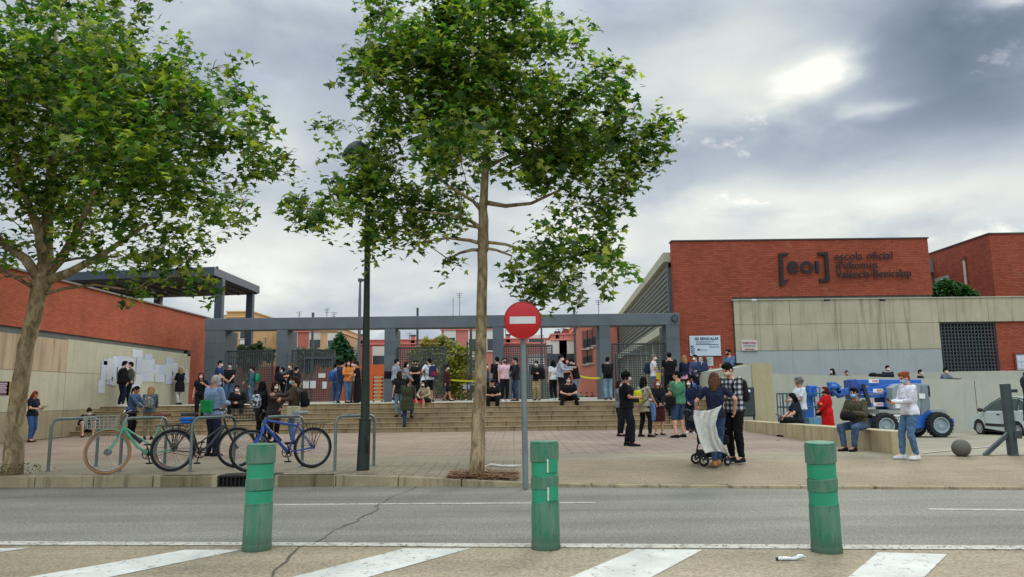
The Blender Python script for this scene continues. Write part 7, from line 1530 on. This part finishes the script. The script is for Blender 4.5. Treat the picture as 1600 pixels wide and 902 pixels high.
c_ = jw(J, (.0, .36, .30)); t = MB().loft([[V((x_ * w_, y_ * d_, z_)) for x_, y_ in ((-1, -.6), (-.6, -1), (.6, -1), (1, -.6), (1, .6), (.6, 1), (-.6, 1), (-1, .6))] for z_, w_, d_ in ((-.10, .10, .09), (-.05, .15, .12), (.03, .14, .11), (.10, .08, .05))]).build('black_bag', cloth((22, 22, 24)), None, smooth=60); t.location = c_; t.rotation_euler = (0, 0, J['rz']); tag(t, 'soft black bag on the lap of the man in the olive jacket', 'bag')
J = p('auburn haired woman in a white top and blue jeans standing looking at her phone', 1426, py=717, H=1.54, a=-82, top=((212, 210, 216), 'long'), bot=((84, 112, 144), 'slim'), hair=('bun', 'auburn'), mask=(130, 186, 214), arms=('phone', 'phone'), fem=True, nod=.35, shoes=(206, 206, 206), vox=.012, girth=1.05, step='shift')
held(J, 'phone', 'phone in the hands of the auburn haired woman in white')
p('person with long dark hair on the ramp, leftmost of the four above the pale wall', 1303, Y=32.2, z=.5, H=1.66, a=-70, top=((96, 104, 112), 'jacket'), bot=(BLK, 'long'), hair=('long', 'black'), arms=('front', 'fold'), fem=True)
p('person in black leaning on the ramp parapet, second of the four above the pale wall', 1322, Y=31.9, z=.5, H=1.58, a=10, top=((24, 24, 26), 'jacket'), bot=(BLK, 'long'), hair=('short', 'lbrown'), mask=(180, 150, 130), arms=('reach', 'reach'), lean=.2)
p('man in a navy suit jacket and white mask on the ramp above the boom lift', 1389, Y=32.0, z=.5, H=1.76, a=5, top=((26, 32, 50), 'jacket'), bot=(BLK, 'long'), arms=('front', 'front'))
t = MB().ell((0, 0, .06), (.38, .14, .10), nu=14).ell((-.2, 0, .1), (.2, .12, .1)).build('black_duffel', cloth((26, 26, 28)), None, smooth=180); t.location = (xat(1372, 31.12, 1.8), 31.12, atY(1372, 589, 31.1).z - .02); tag(t, 'black bag lying on top of the pale ramp wall beside the suited man', 'bag')
p('man in a grey camouflage jacket leaning on the ramp wall below the dark grille', 1477, Y=31.9, z=.42, H=1.70, a=30, top=((92, 102, 112), 'jacket'), bot=(BLK, 'long'), arms=('hold', 'reach'), lean=.1, skin=SK_M)
J = p('person in a dark green coat cut off by the right edge of the picture', 1629, py=713, H=1.78, a=-100, top=((40, 50, 44), 'coat'), bot=((22, 22, 24), 'long'), hair=('short', 'black'), arms=('pocket', 'pocket'), girth=1.15, shoes=(24, 24, 24), vox=.014)
p('person hidden behind the auburn woman of whom a white mask shows above the boom lift', 1440, Y=32.1, z=.45, H=1.62, a=40, top=(BLK, 'long'), bot=(BLK, 'long'), hair=('short', 'black'), arms=('down', 'front'))

# ================================================================ finish: freeze the remeshed bodies and garments
bpy.context.view_layer.update(); dg = bpy.context.evaluated_depsgraph_get()
import bmesh
todo = [o for o in COL.objects if o.type == 'MESH' and any(m_.type == 'REMESH' for m_ in o.modifiers)]
new = [(o, bpy.data.meshes.new_from_object(o.evaluated_get(dg))) for o in todo]
pend = {b_.name: (fg, ey, mo, s_) for b_, fg, ey, mo, s_ in PEND}
for o, me in new:
    old = o.data; mats_ = list(old.materials); o.modifiers.clear(); me.materials.clear()
    for q_ in mats_: me.materials.append(q_)
    if o.name in pend:
        fg, ey, mo, s_ = pend[o.name]; n = len(me.polygons); cs = np.empty(n * 3, np.float32); me.polygons.foreach_get('center', cs); cs = cs.reshape(-1, 3); mi = np.zeros(n, np.int32)
        for e in ey: mi[np.linalg.norm(cs - np.array(e), axis=1) < .0155 * s_] = 1
        mi[np.linalg.norm((cs - np.array(mo)) * np.array([.7, 1, 2.0]), axis=1) < .019 * s_] = 2
        bm = bmesh.new(); me.polygons.foreach_set('material_index', mi); bm.from_mesh(me); vm_ = [bm.verts.new(v) for v in fg.v]
        for f in fg.f:
            try: nf = bm.faces.new([vm_[i] for i in f]); nf.smooth = True
            except ValueError: pass
        bm.to_mesh(me); bm.free()
    me.polygons.foreach_set('use_smooth', [True] * len(me.polygons)); nm_ = old.name; o.data = me; bpy.data.meshes.remove(old); me.name = nm_
print('people parts', len(new))
